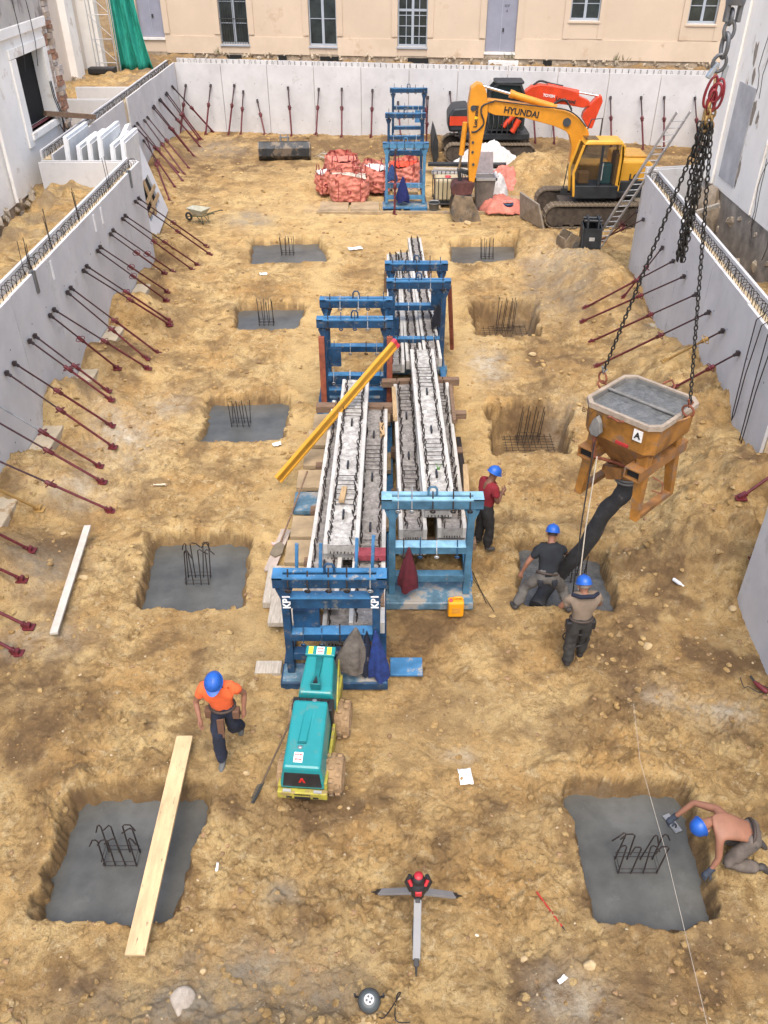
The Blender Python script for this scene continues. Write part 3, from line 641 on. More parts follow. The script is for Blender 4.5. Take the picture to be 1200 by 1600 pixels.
def facade():
    m = MB(); cur = SL; TH = .5
    for s0, s1, z0, z1, k_ in ops:
        fbox(m, cur, s0, 2.9, ZT, -TH, 0); fbox(m, s0, s1, z1, ZT, -TH, 0)
        if z0 > 2.95: fbox(m, s0, s1, 2.9, z0, -TH, 0)
        cur = s1
    fbox(m, cur, SR, 2.9, ZT, -TH, 0); m.build('wall', CREAM, B)
    # slightly proud plinth band between the openings
    cur = SL; m = MB()
    for s0, s1, z0, z1, k_ in ops+[(SR, SR, 0, 0, '')]:
        if k_ == 'case': continue
        zt = 3.75 if s0 < 8 else 3.85
        a, b_ = cur+.02, s0-.02
        if b_-a > .3: m2 = MB(); fbox(m2, a, b_, 2.86, zt, 0.002, .05); m2.build('plinth', PLINTH, B)
        cur = s1
    # raised surrounds
    for s0, s1, z0, z1, k_ in ops:
        m = MB()
        if k_ != 'case':
            fbox(m, s0-.34, s0-.002, max(z0, 3.86), z1+.3, .002, .06); fbox(m, s1+.002, s1+.34, max(z0, 3.86), z1+.3, .002, .06); fbox(m, s0-.001, s1+.001, z1, z1+.3, .002, .06)
        else:
            fbox(m, s0-.3, s0-.002, 3.9, z1+.3, .002, .06); fbox(m, s1+.002, s1+.3, 3.9, z1+.3, .002, .06); fbox(m, s0-.001, s1+.001, 3.9, z0-.12, .002, .03); 
            fbox(m, s0-.1, s1+.1, z0-.12, z0-.02, .002, .09)
        m.build('surround', CREAM, B)
    # base stones
facade()
for s0, s1, z0, z1, k_ in ops:
    w = s1-s0; mid = (s0+s1)/2
    if k_ == 'door':
        m = MB(); fbox(m, s0+.01, s1-.01, z0, z1, -.2, -.12); dr = m.build('door', DOORB, B)
        m = MB(); fbox(m, mid-.012, mid+.012, z0+.02, z1, -.12, -.1); m.build('meeting_strip', GREYBLUE, dr)
        m = MB(); fbox(m, mid+.08, mid+.16, z0+1.0, z0+1.18, -.12, -.06); m.build('handle', BLACK, dr)
        m = MB(); fbox(m, s0-.02, s1+.02, z0-.12, z0-.005, -.2, .1); m.build('threshold', PRECAST2, B)
        if s0 > 0:
            M_ = frame_M(FW(mid+.25, z0+2.25, -.115), FD, (0, 0, 1)); text('EDF', .17, M_, BLACK, B); text('4', .2, frame_M(FW(mid+.25, z0+2.0, -.115), FD, (0, 0, 1)), BLACK, B)
        continue
    fr = MB(); t_ = .07
    fbox(fr, s0+.01, s0+t_, z0, z1, -.22, -.12); fbox(fr, s1-t_, s1-.01, z0, z1, -.22, -.12); fbox(fr, s0+t_, s1-t_, z0, z0+.12, -.22, -.12); fbox(fr, s0+t_, s1-t_, z1-.1, z1, -.22, -.12)
    fbox(fr, mid-.07, mid+.07, z0+.12, z1-.1, -.22, -.11)
    rows = {'grille': [.33, .66], 'french': [.42, .75], 'small': [.16, .32, .48, .56, .74, .88], 'case': [.4, .8]}[k_]
    H_ = z1-z0
    for r_ in rows:
        hh = .06 if (k_ == 'small' and r_ == .56) else .018
        fbox(fr, s0+t_, mid-.07, z0+H_*r_-hh, z0+H_*r_+hh, -.2, -.13); fbox(fr, mid+.07, s1-t_, z0+H_*r_-hh, z0+H_*r_+hh, -.2, -.13)
    if k_ == 'small':
        for q in (.28, .72): fbox(fr, s0+w*q-.018, s0+w*q+.018, z0+.12, z1-.1, -.198, -.132)
    win = fr.build('window', GREYBLUE, B)
    for a, b_ in ((s0+t_, mid-.07), (mid+.07, s1-t_)):
        m = MB(); fbox(m, a, b_, z0+.12, z1-.1, -.19, -.17); m.build('pane', GLASS, win)
    m = MB(); fbox(m, s0-.05, s1+.05, z0-.09, z0-.003, -.3, .08); m.build('sill', GREYBLUE if k_ != 'case' else PRECAST2, win)
    if k_ == 'grille':
        for i in range(11):
            s = s0+.08+(w-.16)*i/10; MB().tube([FW(s, z0+.03, -.04), FW(s, z1-.2, -.04)], .014, 4).build('grille_bar', BLACK, B)
        for zz in (.12, 1.3): MB().tube([FW(s0+.02, z0+zz, -.04), FW(s1-.02, z0+zz, -.04)], .018, 4).build('grille_rail', BLACK, B)
m = MB(); fbox(m, SL-.3, SR+.3, ZT, ZT+.35, -.7, .3); m.build('cornice', PLINTH, B)
m = MB(); m.hexa([FW(SL-.3, ZT+.35, .4), FW(SR+.3, ZT+.35, .4), FW(SR+.3, ZT+.35, -9), FW(SL-.3, ZT+.35, -9), FW(SL, ZT+2.6, -3.5), FW(SR, ZT+2.6, -3.5), FW(SR, ZT+2.6, -5.5), FW(SL, ZT+2.6, -5.5)]); m.build('roof', mat('grey_slate', (.09, .09, .10), .7), B)
m = MB(); fbox(m, SL, SR, 1.5, 2.9, -.5, -.02); m.build('foundation', RUBBLE, B)
# individual exposed foundation stones under the render
st = [rockmesh(1, 50+i, .8) for i in range(6)]
sme = []
for vs, fs in st:
    q = MB(); q.add(vs, fs); sme.append(q.mesh('foundation_stone', [mat('foundation_stone', (.42, .35, .26), .95, 0, .25, 3, .4), ]))
for i in range(230):
    s = random.uniform(-13, 19); z = random.uniform(2.1, 2.88); p = FW(s, z, random.uniform(-.02, .12)); k_ = random.uniform(.08, .17)
    place('foundation_stone', random.choice(sme), B, B.matrix_basis.inverted() @ p, (random.uniform(0, 3), random.uniform(0, 3), random.uniform(0, 6)), (k_*1.5, k_, k_*.8))
for s, w in ((-8.9, .9), (-3.2, 1.1), (2.0, 1.2), (-6., .5), (9.4, .5)):
    m = MB(); fbox(m, s-w/2, s+w/2, 2.5, 2.82, .12, .16); m.build('vent_opening', DARK, B)
for s, w in ((1.7, 1.6), (6.9, 1.7), (13, .8)):
    m = MB(); fbox(m, s-w/2, s+w/2, 2.2, 2.5 if s != 6.9 else 2.78, .1, .5); m.build('stone_step', PRECAST2, B, bevel=.02)
# ---------------------------------------------------------------- white house on the left
WH = thing('white_house', 'old whitewashed house on the left with a gaping window', 'house', (-14, 24, 2))
XW = -12.0
Y0, Y1 = 8., 34.0; wy0, wy1, wz0, wz1 = 30.4, 33.0, 3.72, 5.95
m = MB()
TH = .38
m.box(XW-TH, XW, Y0, wy0, 2.1, 9.5); m.box(XW-TH, XW, wy1, Y1, 2.1, 9.5); m.box(XW-TH, XW, wy0, wy1, 2.1, wz0); m.box(XW-TH, XW, wy0, wy1, wz1, 9.5); m.box(XW-8, XW-TH, Y1-.5, Y1, 2.1, 9.5); m.build('wall', PW, WH)
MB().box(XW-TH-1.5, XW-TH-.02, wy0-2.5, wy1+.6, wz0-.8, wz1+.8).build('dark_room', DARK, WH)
m = MB(); m.box(XW, XW+.10, Y0, Y1-.3, 6.55, 6.85); m.build('ledge', PW, WH, bevel=.02)
GRIM = mat('grimy_plaster', (.50, .47, .43), .95, 0, .12, 1.2, .3, spots=.52, spot_col=(.22, .19, .17), spot_scale=1.3, stretch=(1, 1, .5))
m = MB(); m.box(XW+.004, XW+.05, Y0, Y1-.3, 6.86, 9.4); m.build('upper_band', GRIM, WH)
sl_ = MB().box(XW-.5, XW+.12, wy0-.15, wy1+.15, wz0-.22, wz0).build('sill', PW, WH, bevel=.015)
MB().tube([(XW-.12, wy0+.1, wz0+.06), (XW-.12, wy1-.1, wz0+.06)], .05, 8).build('sill_rail', REDP, WH)
MB().box(XW+.0, XW+.06, wy0-.5, wy0-.02, wz0-.4, wz1).build('surround', PW, WH, bevel=.01)
MB().box(XW+.0, XW+.06, wy1+.02, wy1+.35, wz0-.4, wz1).build('surround', PW, WH, bevel=.01)
MB().box(XW+.0, XW+.06, wy0-.5, wy1+.35, wz1+.02, wz1+.3).build('surround', PW, WH, bevel=.01)
# broken brick and stone quoin at the corner, one by one
qm = [mat('old_brick', (.36, .2, .13), .95, 0, .25, 6, .3), mat('old_stone', (.45, .36, .28), .95, 0, .2, 5, .3), mat('old_mortar_stone', (.55, .48, .42), .95, 0, .2, 5, .3)]
z = 2.1
while z < 9.4:
    h = random.uniform(.09, .2); d_ = random.uniform(.25, .55); y = Y1-.02
    M_ = Matrix.Translation((XW-.1+random.uniform(-.03, .05), Y1+.02+random.uniform(-.15, .1), z+h/2)) @ Matrix.Rotation(random.uniform(-.1, .1), 4, 'Z') @ Matrix.Rotation(random.uniform(-.06, .06), 4, 'X')
    MB().box(-.22, .22, -d_/2, d_/2, -h/2+.008, h/2-.008, M_).build('brick' if h < .13 else 'stone', random.choice(qm), WH)
    if random.random() < .8:
        M_ = Matrix.Translation((XW-.1, Y1-.45+random.uniform(-.1, .1), z+h/2)); MB().box(-.08, .14, -.14, .14, -h/2+.01, h/2-.01, M_).build('brick', random.choice(qm), WH)
    z += h
MB().box(XW-TH, XW-.05, Y0, Y1-.1, .6, 2.1).build('foundation', RUBBLE, WH)
for i in range(110):
    k_ = random.uniform(.1, .30); p = Vector((XW+random.uniform(-.05, .22), random.uniform(20, 34), random.uniform(1.0, 2.15)))
    place('foundation_stone', random.choice(sme), WH, WH.matrix_basis.inverted() @ p, (random.uniform(0, 3), random.uniform(0, 3), random.uniform(0, 6)), (k_*1.3, k_, k_*.8))
m = MB(); m.tube([(XW+.12, 27.6, 2.2), (XW+.12, 27.6, 9.3)], .06, 8); m.build('downpipe', PW, WH)
# hanging wires and timber strut from the window
m = MB(); m.bar((-12.15, 32.4, 3.95), (-10.9, 33.9, 3.55), .2, .16); tag(m.build('timber_strut', WOODB), 'timber baulk sticking out of the house window to the wall top', 'timber')
m = MB()
for a in (0, .14): m.tube([(XW+.08, 32.9+a, 4.9), (XW+.14, 32.8+a, 4.4), (XW+.2, 33.0+a, 3.8), (XW+.16, 33.2, 3.3), (XW+.2, 33.0, 3.2), (XW+.15, 32.8, 3.5)], .018, 4)
tag(m.build('hanging_cable', BLACK), 'dark cable loop dangling beside the gaping window', 'cable')
m = MB()
for y in (30.9, 32.1): m.tube([(XW+.15, y, 7.6), (XW+.14, y+.1, 6.9), (XW+.1, y+.2, 6.2), (XW+.08, y, 5.5)], .012, 4)
tag(m.build('loose_wire', BLACK), 'thin loose wires trailing down the white house front', 'wire')
# ---------------------------------------------------------------- second house wing on the left, further back
W2 = thing('cream_wing', 'cream side wing behind the brick corner with a deep window niche', 'house', (-17, 46, 2.6))
X2 = -16.0
m = MB(); a0, a1, b0, b1 = 43.4, 45.3, 4.2, 7.6
m.box(X2-.6, X2, 34.6, a0, 2.7, 9.5); m.box(X2-.6, X2, a1, 50.2, 2.7, 9.5); m.box(X2-.6, X2, a0, a1, 2.7, b0); m.box(X2-.6, X2, a0, a1, b1, 9.5); m.build('wall', mat('pale_cream_render', (.66, .58, .49), .9, 0, .05, .5, .06, spots=.62, spot_col=(.5, .42, .34), spot_scale=.8), W2)
MB().box(X2-.6, X2-.5, a0, a1, b0, b1).build('window_board', mat('grey_board', (.42, .42, .46), .8), W2)
MB().box(X2-.5, X2+.1, a0-.1, a1+.1, b0-.12, b0-.01).build('sill', PRECAST2, W2)
MB().box(X2-.6, X2+.35, 47.4, 48.6, 2.7, 9.5).build('pilaster', PW, W2)
MB().box(X2-.6, X2+.9, 50.25, 50.9, 2.7, 9.5).build('corner_pier', PW, W2)
MB().box(X2-.55, X2-.02, 34.6, 50, .9, 2.7).build('foundation', RUBBLE, W2)
for i in range(70):
    k_ = random.uniform(.12, .3); p = Vector((X2+random.uniform(.0, .5), random.uniform(38, 50), random.uniform(2.1, 2.75)))
    place('foundation_stone', random.choice(sme), W2, W2.matrix_basis.inverted() @ p, (random.uniform(0, 3), random.uniform(0, 3), random.uniform(0, 6)), (k_*1.3, k_, k_*.7))
# green debris netting on a scaffold frame
NET = mat('green_netting', (.01, .27, .20), .8, 0, .25, 5, .3, stretch=(3, 3, .5))
net = MB(); n, h_ = 26, 14; base = GY(196, 88, 50.5); top = 7.6; vs = []
for j in range(h_):
    v = j/(h_-1)
    for i in range(n):
        u = i/(n-1); wd = .85+.35*(1-v)**2
        vs.append((base.x-.35+u*wd*1.5-.15*v, 50.4+.16*math.sin(u*17+v*2)+.1*math.sin(u*31-v*5)+.2*u, 2.7+(top-2.7)*v+.05*math.sin(u*9)))
net.add(vs, [(j*n+i, j*n+i+1, (j+1)*n+i+1, (j+1)*n+i) for j in range(h_-1) for i in range(n-1)], True)
o = net.build('debris_netting', NET); md = o.modifiers.new('thickness', 'SOLIDIFY'); md.thickness = .02
tag(o, 'green debris netting hanging in the back left corner', 'netting')
sc_ = thing('scaffold_frame', 'thin grey scaffold frame beside the green netting', 'scaffold', (-15, 50.6, 2.7))
for x in (-15.3, -14.2):
    for y in (49.6, 50.2): MB().tube([(x, y, 2.7), (x, y, 8.2)], .025, 6).build('standard', ALU, sc_)
for z in (3.2, 4.3, 5.4, 6.5): MB().tube([(-15.3, 49.6, z), (-14.2, 49.6, z)], .02, 6).build('ledger', ALU, sc_); MB().tube([(-15.3, 49.6, z), (-14.2, 49.6, z-1)], .015, 6).build('brace', ALU, sc_)
m = MB(); m.box(-15.6, -14.2, 48.9, 49.5, 2.75, 3.05); tag(m.build('dark_tub', BLACK, bevel=.05), 'low dark tub at the foot of the scaffold frame', 'tub')
# ---------------------------------------------------------------- white building on the right
RB = thing('white_gable_house', 'tall white plastered house wall on the right, cracked and stained', 'house', (12, 20, 1))
XR = 10.25
PWR = mat('stained_white_plaster', (.88, .84, .77), .92, 0, .06, .8, .4, spots=.56, spot_col=(.58, .52, .44), spot_scale=1.2, stretch=(1, 1, .45))
MB().box(XR, XR+.7, 5, 28.5, 2.95, 12).build('wall', PWR, RB)
MB().box(XR+.7, XR+8, 27.9, 28.5, 2.95, 12).build('end_wall', PWR, RB)
GRR = mat('grey_patch_render', (.46, .45, .45), .95, 0, .12, 1.5, .2)
MB().box(XR-.03, XR-.003, 25.2, 26.5, 3.3, 5.9).build('grey_patch', GRR, RB)
MB().box(XR-.03, XR-.003, 19.5, 21.6, 2.97, 4.3).build('grey_patch', GRR, RB)
MB().box(XR-.08, XR-.003, 26.9, 28.3, 2.96, 12).build('corner_pilaster', PWR, RB, bevel=.02)
MB().box(XR-.06, XR-.003, 23.6, 24.4, 2.97, 12).build('pilaster', PWR, RB, bevel=.02)
MB().box(XR+.02, XR+.7, 5, 27.0, -.3, 2.95).build('foundation', mat('dark_foundation', (.32, .28, .23), .95, 0, .3, 1.5, .5), RB)
for i in range(34):   # spalled patches
    y = random.uniform(17, 28); z = random.uniform(3.6, 9); r_ = random.uniform(.06, .22)
    vs = []; n = 9
    for j in range(n): a = j/n*6.283; q = r_*random.uniform(.5, 1.2); vs.append((y+math.cos(a)*q*.7, z+math.sin(a)*q*1.6))
    MB().prism(vs, XR-.012, XR-.002, 'x').build('spalled_patch', mat('spalled_mortar', (.30, .25, .20), .95, 0, .2, 6, .4), RB)
for i in range(16):    # cracks
    y = random.uniform(18, 28); z = random.uniform(4, 9); pts = []
    for j in range(8): pts.append((XR-.006, y, z)); y += random.uniform(-.16, .12); z -= random.uniform(.15, .4)
    MB().tube(pts, .011, 4).build('crack', mat('crack_dark', (.06, .05, .045), .95), RB)
for i in range(26):   # black mould streaks
    y = random.uniform(17, 28); z = random.uniform(3.4, 9.5); w_, h_ = random.uniform(.03, .10), random.uniform(.12, .5); vs = []
    for j in range(11): a = j/11*6.283; vs.append((y+math.cos(a)*w_*random.uniform(.4, 1.3), z+math.sin(a)*h_*random.uniform(.5, 1.2)))
    MB().prism(vs, XR-.010, XR-.001, 'x').build('mould_patch', mat('black_mould', (.10, .09, .08), .95, 0, .3, 9, .3), RB)
for i in range(70):   # rubble masonry foot
    k_ = random.uniform(.12, .34); p = Vector((XR+random.uniform(.04, .16), random.uniform(17, 28.4), random.uniform(.6, 2.95)))
    place('foundation_stone', random.choice(sme), RB, RB.matrix_basis.inverted() @ p, (random.uniform(0, 3), random.uniform(0, 3), random.uniform(0, 6)), (k_, k_*1.3, k_*.8))
# big masonry lump left under its corner
vs, fs = rockmesh(3, 5, .9)
V = []
for v in vs:
    n_ = float(fbm(np.array([[v.x*2+v.z]]), np.array([[v.y*2-v.z]]), 1.4, 4)[0, 0]); V.append((9.95+v.x*.75*(1+.4*n_), 26.5+v.y*1.1*(1+.4*n_), 2.0+v.z*1.25*(1+.35*n_)))
mm = MB(); mm.add(V, fs, False); tag(mm.build('masonry_lump', RUBBLE), 'rough lump of old rubble masonry under the white house corner', 'masonry')
m = MB(); m.bar((8.6, 24.6, 2.6), (10.0, 25.4, 2.75), .1, .1); tag(m.build('timber_prop', WOODG), 'short pale timber between right wall and masonry lump', 'timber')
m = MB(); m.hexa([(9.0, 35.5, 0), (14, 34.8, 0), (14, 35.0, 0), (9.0, 35.7, 0), (9.0, 35.5, .5), (14, 34.8, .5), (14, 35.0, .5), (9.0, 35.7, .5)]); tag(m.build('timber_edge', WOODG), 'thin pale board on edge in the far right corner', 'board')
# ---------------------------------------------------------------- steel racks for the precast beams
def hook_rod(mb, x, y, z, dn=.22, up=.18):
    mb.tube([(x, y, z+up), (x, y, z-.12), (x+.02, y-.02, z-dn), (x+.06, y-.02, z-dn-.03), (x+.09, y-.02, z-dn+.03)], .011, 5)
def rack_portal(t, x0, x1, y, H, m_=BLUE, mid=(1.15,), leg2=None, low=.45, heads=True, over=.1, ml=BLUEL, pads=True, double=False):
    lw = .115
    for x in (x0+lw/2, x1-lw/2):
        MB().box(x-lw/2, x+lw/2, y-.09, y+.09, .2, H-.22).build('post', leg2 or m_, t, bevel=.008)
        m = MB(); m.prism([(x-lw/2, H-.45), (x+lw/2, H-.45), (x+lw/2+.07, H-.25), (x-lw/2-.07, H-.25)], y-.07, y+.07, 'y'); m.build('gusset', m_, t)
    # head beam: two channels back to back with a worn top, sky sheen painted in
    hb = MB().box(x0-over, x1+over, y-.11, y-.035, H-.2, H-.03).build('head_beam', m_, t, bevel=.006)
    m = MB(); m.box(x0-over, x1+over, y+.035, y+.11, H-.2, H-.03); m.build('head_beam', m_, t, bevel=.006)
    m = MB(); m.box(x0-over, x1+over, y-.12, y-.03, H-.028, H); m.box(x0-over, x1+over, y+.03, y+.12, H-.028, H); m.box(x0-over, x0+.05, y-.12, y+.12, H-.026, H+.002); m.box(x1-.05, x1+over, y-.12, y+.12, H-.026, H+.002); m.build('top_flange', ml, t)
    for z in mid:
        m = MB(); m.box(x0+lw, x1-lw, y-.09, y-.02, z-.14, z); m.box(x0+lw, x1-lw, y+.02, y+.09, z-.14, z); m.build('cross_beam', m_, t, bevel=.006)
        m = MB(); m.box(x0+lw, x1-lw, y-.095, y+.095, z+.002, z+.014); m.build('flange', ml, t)  # pale top plate, same painted sky sheen
    if low: 
        MB().box(x0+lw, x1-lw, y-.08, y+.08, low-.14, low).build('cross_beam', m_, t, bevel=.006)
    # hooks hanging through the head beam
    n = 5
    for i in range(n):
        x = x0+.12+(x1-x0-.24)*(i+random.uniform(-.18, .18))/(n-1)
        m = MB(); m.tube([(x, y-.02, H+random.uniform(.06, .2)), (x, y-.12, H-.06), (x, y-.15, H-.16)], .012, 5); m.ring((x, y-.17, H-.2), .038, .014, (.1, 1, .5), 10, 5); m.build('hook', random.choice((REBAR, STEEL, REBAR, BLUE)), t)
    for z in mid[:1]:
        for i in range(4):
            x = x0+.25+(x1-x0-.5)*(i+random.uniform(-.2, .2))/3
            m = MB(); m.tube([(x, y-.02, z+random.uniform(.06, .16)), (x, y-.11, z-.04), (x, y-.13, z-.12)], .011, 5); m.ring((x, y-.15, z-.16), .035, .013, (.1, 1, .5), 10, 5); m.build('hook', random.choice((REBAR, STEEL, BLUE, ALU)), t)
    m = MB(); m.tube([((x0+x1)/2-.07, y, H-.02), ((x0+x1)/2-.07, y, H+.12), ((x0+x1)/2-.04, y, H+.17), ((x0+x1)/2+.04, y, H+.17), ((x0+x1)/2+.07, y, H+.12), ((x0+x1)/2+.07, y, H-.02)], .02, 6); m.build('lifting_eye', m_, t)
def tray(t, x0, x1, y0, y1, m_=BLUE, top_=BLUEW):
    MB().box(x0, x0+.14, y0, y1, .02, .2).build('side_rail', m_, t, bevel=.01)
    MB().box(x1-.14, x1, y0, y1, .02, .2).build('side_rail', m_, t, bevel=.01)
def sill(t, x0, x1, y0, y1, m_=BLUE):
    m = MB(); m.box(x0, x1, y0, y1, .02, .18); m.build('sill', m_, t, bevel=.02)
    m = MB(); m.box(x0+.03, x1-.03, y0+.03, y1-.03, .182, .19); m.build('sill_plate', BLUEW, t)
# left rack
LR = thing('beam_rack', 'blue steel rack marked KP1 with coats hung on it, left beam stack', 'rack', (-.75, 13.5, 0), 0, 'steel racks holding precast beams')
sill(LR, -1.62, .06, 8.86, 9.3); tray(LR, -1.6, .04, 9.3, 18.9)
rack_portal(LR, -1.52, -.06, 9.15, 2.19, mid=(1.04,), low=.62)
MB().box(-1.42, -.16, 9.08, 9.22, 1.56, 1.76).build('cross_beam', BLUE, LR, bevel=.006); m = MB(); m.box(-1.40, -.18, 9.06, 9.23, 1.762, 1.775); m.build('flange', BLUEL, LR)
for x in (-1.43, -.13): text('KP1', .16, frame_M((x, 9.055, 1.72), (0, 0, -1) if False else (0, .02, 1), (-1, 0, 0)), mat('white_lettering', (.8, .8, .8), .6), LR, bold=.004)
MB().box(-1.38, -.98, 9.2, 9.3, 1.0, 1.4).build('side_plate', BLUE, LR); 
for x, z0, z1 in ((-1.3, 1.9, 2.5), (-.95, 1.9, 2.5), (-.42, 1.9, 2.6), (-.18, 1.9, 2.65)): MB().bar((x, 9.35, z0), (x+.03, 9.45, z1), .045, .03).build('flat_bar', BLUEL, LR)
rack_portal(LR, -1.42, .1, 17.6, 2.5, mid=(1.1, .72), leg2=None, low=.42); rack_portal(LR, -1.42, .1, 18.75, 2.5, mid=(1.3,), low=.42)
for x in (-1.42, .13): MB().bar((x, 17.47, .15), (x, 17.47, 2.1), .13, .1, (0, 1, 0)).build('primed_leg', mat('red_primer', (.26, .07, .035), .75, 0, .25, 5, .1, spots=.6, spot_col=(.12, .05, .04), spot_scale=5), LR)
sill(LR, -1.5, .2, 17.3, 18.9)
MB().box(-1.28, -1.0, 17.7, 17.8, 1.25, 1.7).build('side_plate', BLUE, LR)
for x, y in ((-1.36, 18.1), (.04, 18.1)):
    for z in (.7, 2.2): MB().bar((x, 17.7, z), (x, 18.65, z), .08, .08).build('tie_beam', BLUE, LR)
# right rack
RR = thing('beam_rack', 'blue-grey steel rack with a maroon jacket hung on it, right beam stack', 'rack', (.8, 15.5, 0), 0, 'steel racks holding precast beams')
sill(RR, .0, 1.56, 10.7, 11.3, BLUEW); tray(RR, .05, 1.6, 11.3, 21.3, BLUEL)
BLUED = mat('grey_blue_paint', (.05, .14, .22), .5, 0, .25, 4, .1, spots=.62, spot_col=(.16, .15, .13), spot_scale=5)
rack_portal(RR, .08, 1.5, 11.0, 2.26, m_=BLUED, mid=(1.25,), low=.62, over=.12, ml=mat('pale_sheen_flange', (.22, .42, .55), .5, 0, .2, 4))  # pale flange colour is sky sheen painted onto the top faces
rack_portal(RR, .16, 1.56, 19.95, 2.5, mid=(.95,), low=.5); rack_portal(RR, .12, 1.56, 21.2, 2.5, mid=(1.35,), low=.5)
MB().box(.1, .38, 20.0, 20.1, 1.0, 1.45).build('side_plate', BLUE, RR); MB().box(1.25, 1.5, 21.1, 21.18, 1.3, 1.9).build('side_plate', BLUE, RR)
MB().bar((1.66, 20.3, 2.2), (1.86, 20.9, .2), .09, .1).build('primed_brace', mat('red_primer', (0, 0, 0)), RR)
for x in (.2, 1.5):
    for z in (.75, 2.2): MB().bar((x, 20.05, z), (x, 21.1, z), .08, .08).build('tie_beam', BLUE, RR)
sill(RR, .02, 1.66, 19.7, 19.95, BLUEW)
# tower of empty racks at the far end
TR = thing('beam_rack', 'tall-looking blue rack at the far end with a dark blue coat, beside the red bags', 'rack', (.9, 37, 0), 0, 'steel racks holding precast beams')
sill(TR, -.05, 1.75, 34.1, 34.9, BLUEL); tray(TR, 0, 1.72, 34.9, 40.2)
rack_portal(TR, .05, 1.65, 34.6, 2.5, m_=mat('mid_blue_paint', (.07, .22, .38), .5, 0, .2, 4, .08), mid=(.95,), low=.5)
rack_portal(TR, .15, 1.75, 40.0, 2.55, mid=(1.6, 1.0,), low=.5)
T2 = thing('beam_rack', 'blue rack farthest back, nearest the grey back wall', 'rack', (1.2, 43.5, 0), 0, 'steel racks holding precast beams')
sill(T2, .25, 2.05, 43.2, 44.4, BLUE); rack_portal(T2, .38, 1.98, 44.0, 2.9, mid=(2.1, 1.2), low=.5)
MB().box(1.5, 1.8, 43.85, 43.95, 1.4, 1.95).build('side_plate', BLUEL, T2)
prop((.45, 34.15, 2.3), (.42, 33.7, .03), 'loose red prop standing upright in front of the far rack', 'loose props by the far rack', rp=.04, col=.45, rings=False)
prop((2.15, 44.6, 2.4), (2.1, 44.0, .1), 'red prop leaning right of the farthest rack', 'loose props by the far rack', rp=.04, col=.5)
# ---------------------------------------------------------------- precast beams with rough tops and stirrups
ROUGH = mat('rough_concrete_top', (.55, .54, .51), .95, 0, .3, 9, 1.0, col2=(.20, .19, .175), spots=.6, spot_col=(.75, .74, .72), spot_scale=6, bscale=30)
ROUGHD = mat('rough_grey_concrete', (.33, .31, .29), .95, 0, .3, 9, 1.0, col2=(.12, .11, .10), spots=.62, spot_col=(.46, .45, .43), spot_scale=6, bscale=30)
WEDGE = mat('white_beam_edge', (.50, .49, .46), .85, 0, .14, 3, .1, spots=.56, spot_col=(.36, .35, .32), spot_scale=4)
ENDC = mat('beam_end_concrete', (.33, .32, .30), .9, 0, .2, 8, .2)
def beam(a, b, z, label, w=.55, h=.22, rough=ROUGH, edge=WEDGE, step=.15, lh=.12, wires=True, lw=.010, slots=True, strands=False, rim=.07):
    a = Vector((*a, 0)); b = Vector((*b, 0)); d = b-a; Ln = d.length; d.normalize(); yaw = math.atan2(-d.x, d.y)
    t = thing('precast_beam', label, 'beam', (a.x, a.y, z-h), yaw, 'precast beams lying on the racks')
    hw = w/2
    m = MB(); m.box(-hw+rim, hw-rim, 0, Ln, .0, h-.02); m.build('slab', ENDC, t, local=True)
    n1 = 9; n2 = int(Ln/.09); xs = np.linspace(-hw+rim, hw-rim, n1); ys = np.linspace(0, Ln, n2); X, Y = np.meshgrid(xs, ys)
    Z = h-.012+.012*fbm(X+a.x*7, Y+a.y, 8, 2)+.01*rng.random(X.shape); mb = MB(); mb.add(list(zip(X.ravel(), Y.ravel(), Z.ravel())), [(i*n1+j, i*n1+j+1, (i+1)*n1+j+1, (i+1)*n1+j) for i in range(n2-1) for j in range(n1-1)])
    mb.build('rough_top', rough, t, local=True)
    for sx in (-1, 1):
        m = MB(); x0, x1 = sorted((sx*hw, sx*(hw-rim))); m.box(x0, x1, 0, Ln, 0, h+.012); m.build('edge_strip', edge, t, local=True, bevel=.006)
    lp = MB(); q = .045; lp.tube([(0, -q, -.03), (0, -q, lh*.8), (0, -q*.5, lh), (0, q*.5, lh), (0, q, lh*.8), (0, q, -.03)], lw, 4); me = lp.mesh('stirrup', REBAR)
    wr = MB(); wr.tube([(-hw+rim+.05, 0, 0), (hw-rim-.05, 0, 0)], lw*.8, 4); mw = wr.mesh('cross_wire', REBAR)
    k = int(Ln/step)
    for i in range(k):
        y = (i+.5)*step
        for sx in (-1, 1): place('stirrup', me, t, (sx*(hw-rim-.045)+random.uniform(-.01, .01), y+random.uniform(-.02, .02), h-.01), (random.uniform(-.15, .15), random.uniform(-.3, .3), random.uniform(-.4, .4)))
        if wires and (i // 7) % 3 == 1: place('cross_wire', mw, t, (0, y, h+.03+random.uniform(0, .02)), (0, 0, random.uniform(-.04, .04)))
    if slots:
        for i in range(int(Ln/1.6)):
            y = .8+i*1.6; MB().box(-.018, .018, y-.09, y+.12, h+.0, h+.07).build('lifting_loop', BLACK, t, local=True)
    m = MB()
    for i in range(7):
        x = -hw+rim+.05+(w-2*rim-.1)*i/6; m.tube([(x, .0, .05), (x, -.045, .045)], .008, 4)
    m.build('strand_ends', REBAR, t, local=True)
    return t
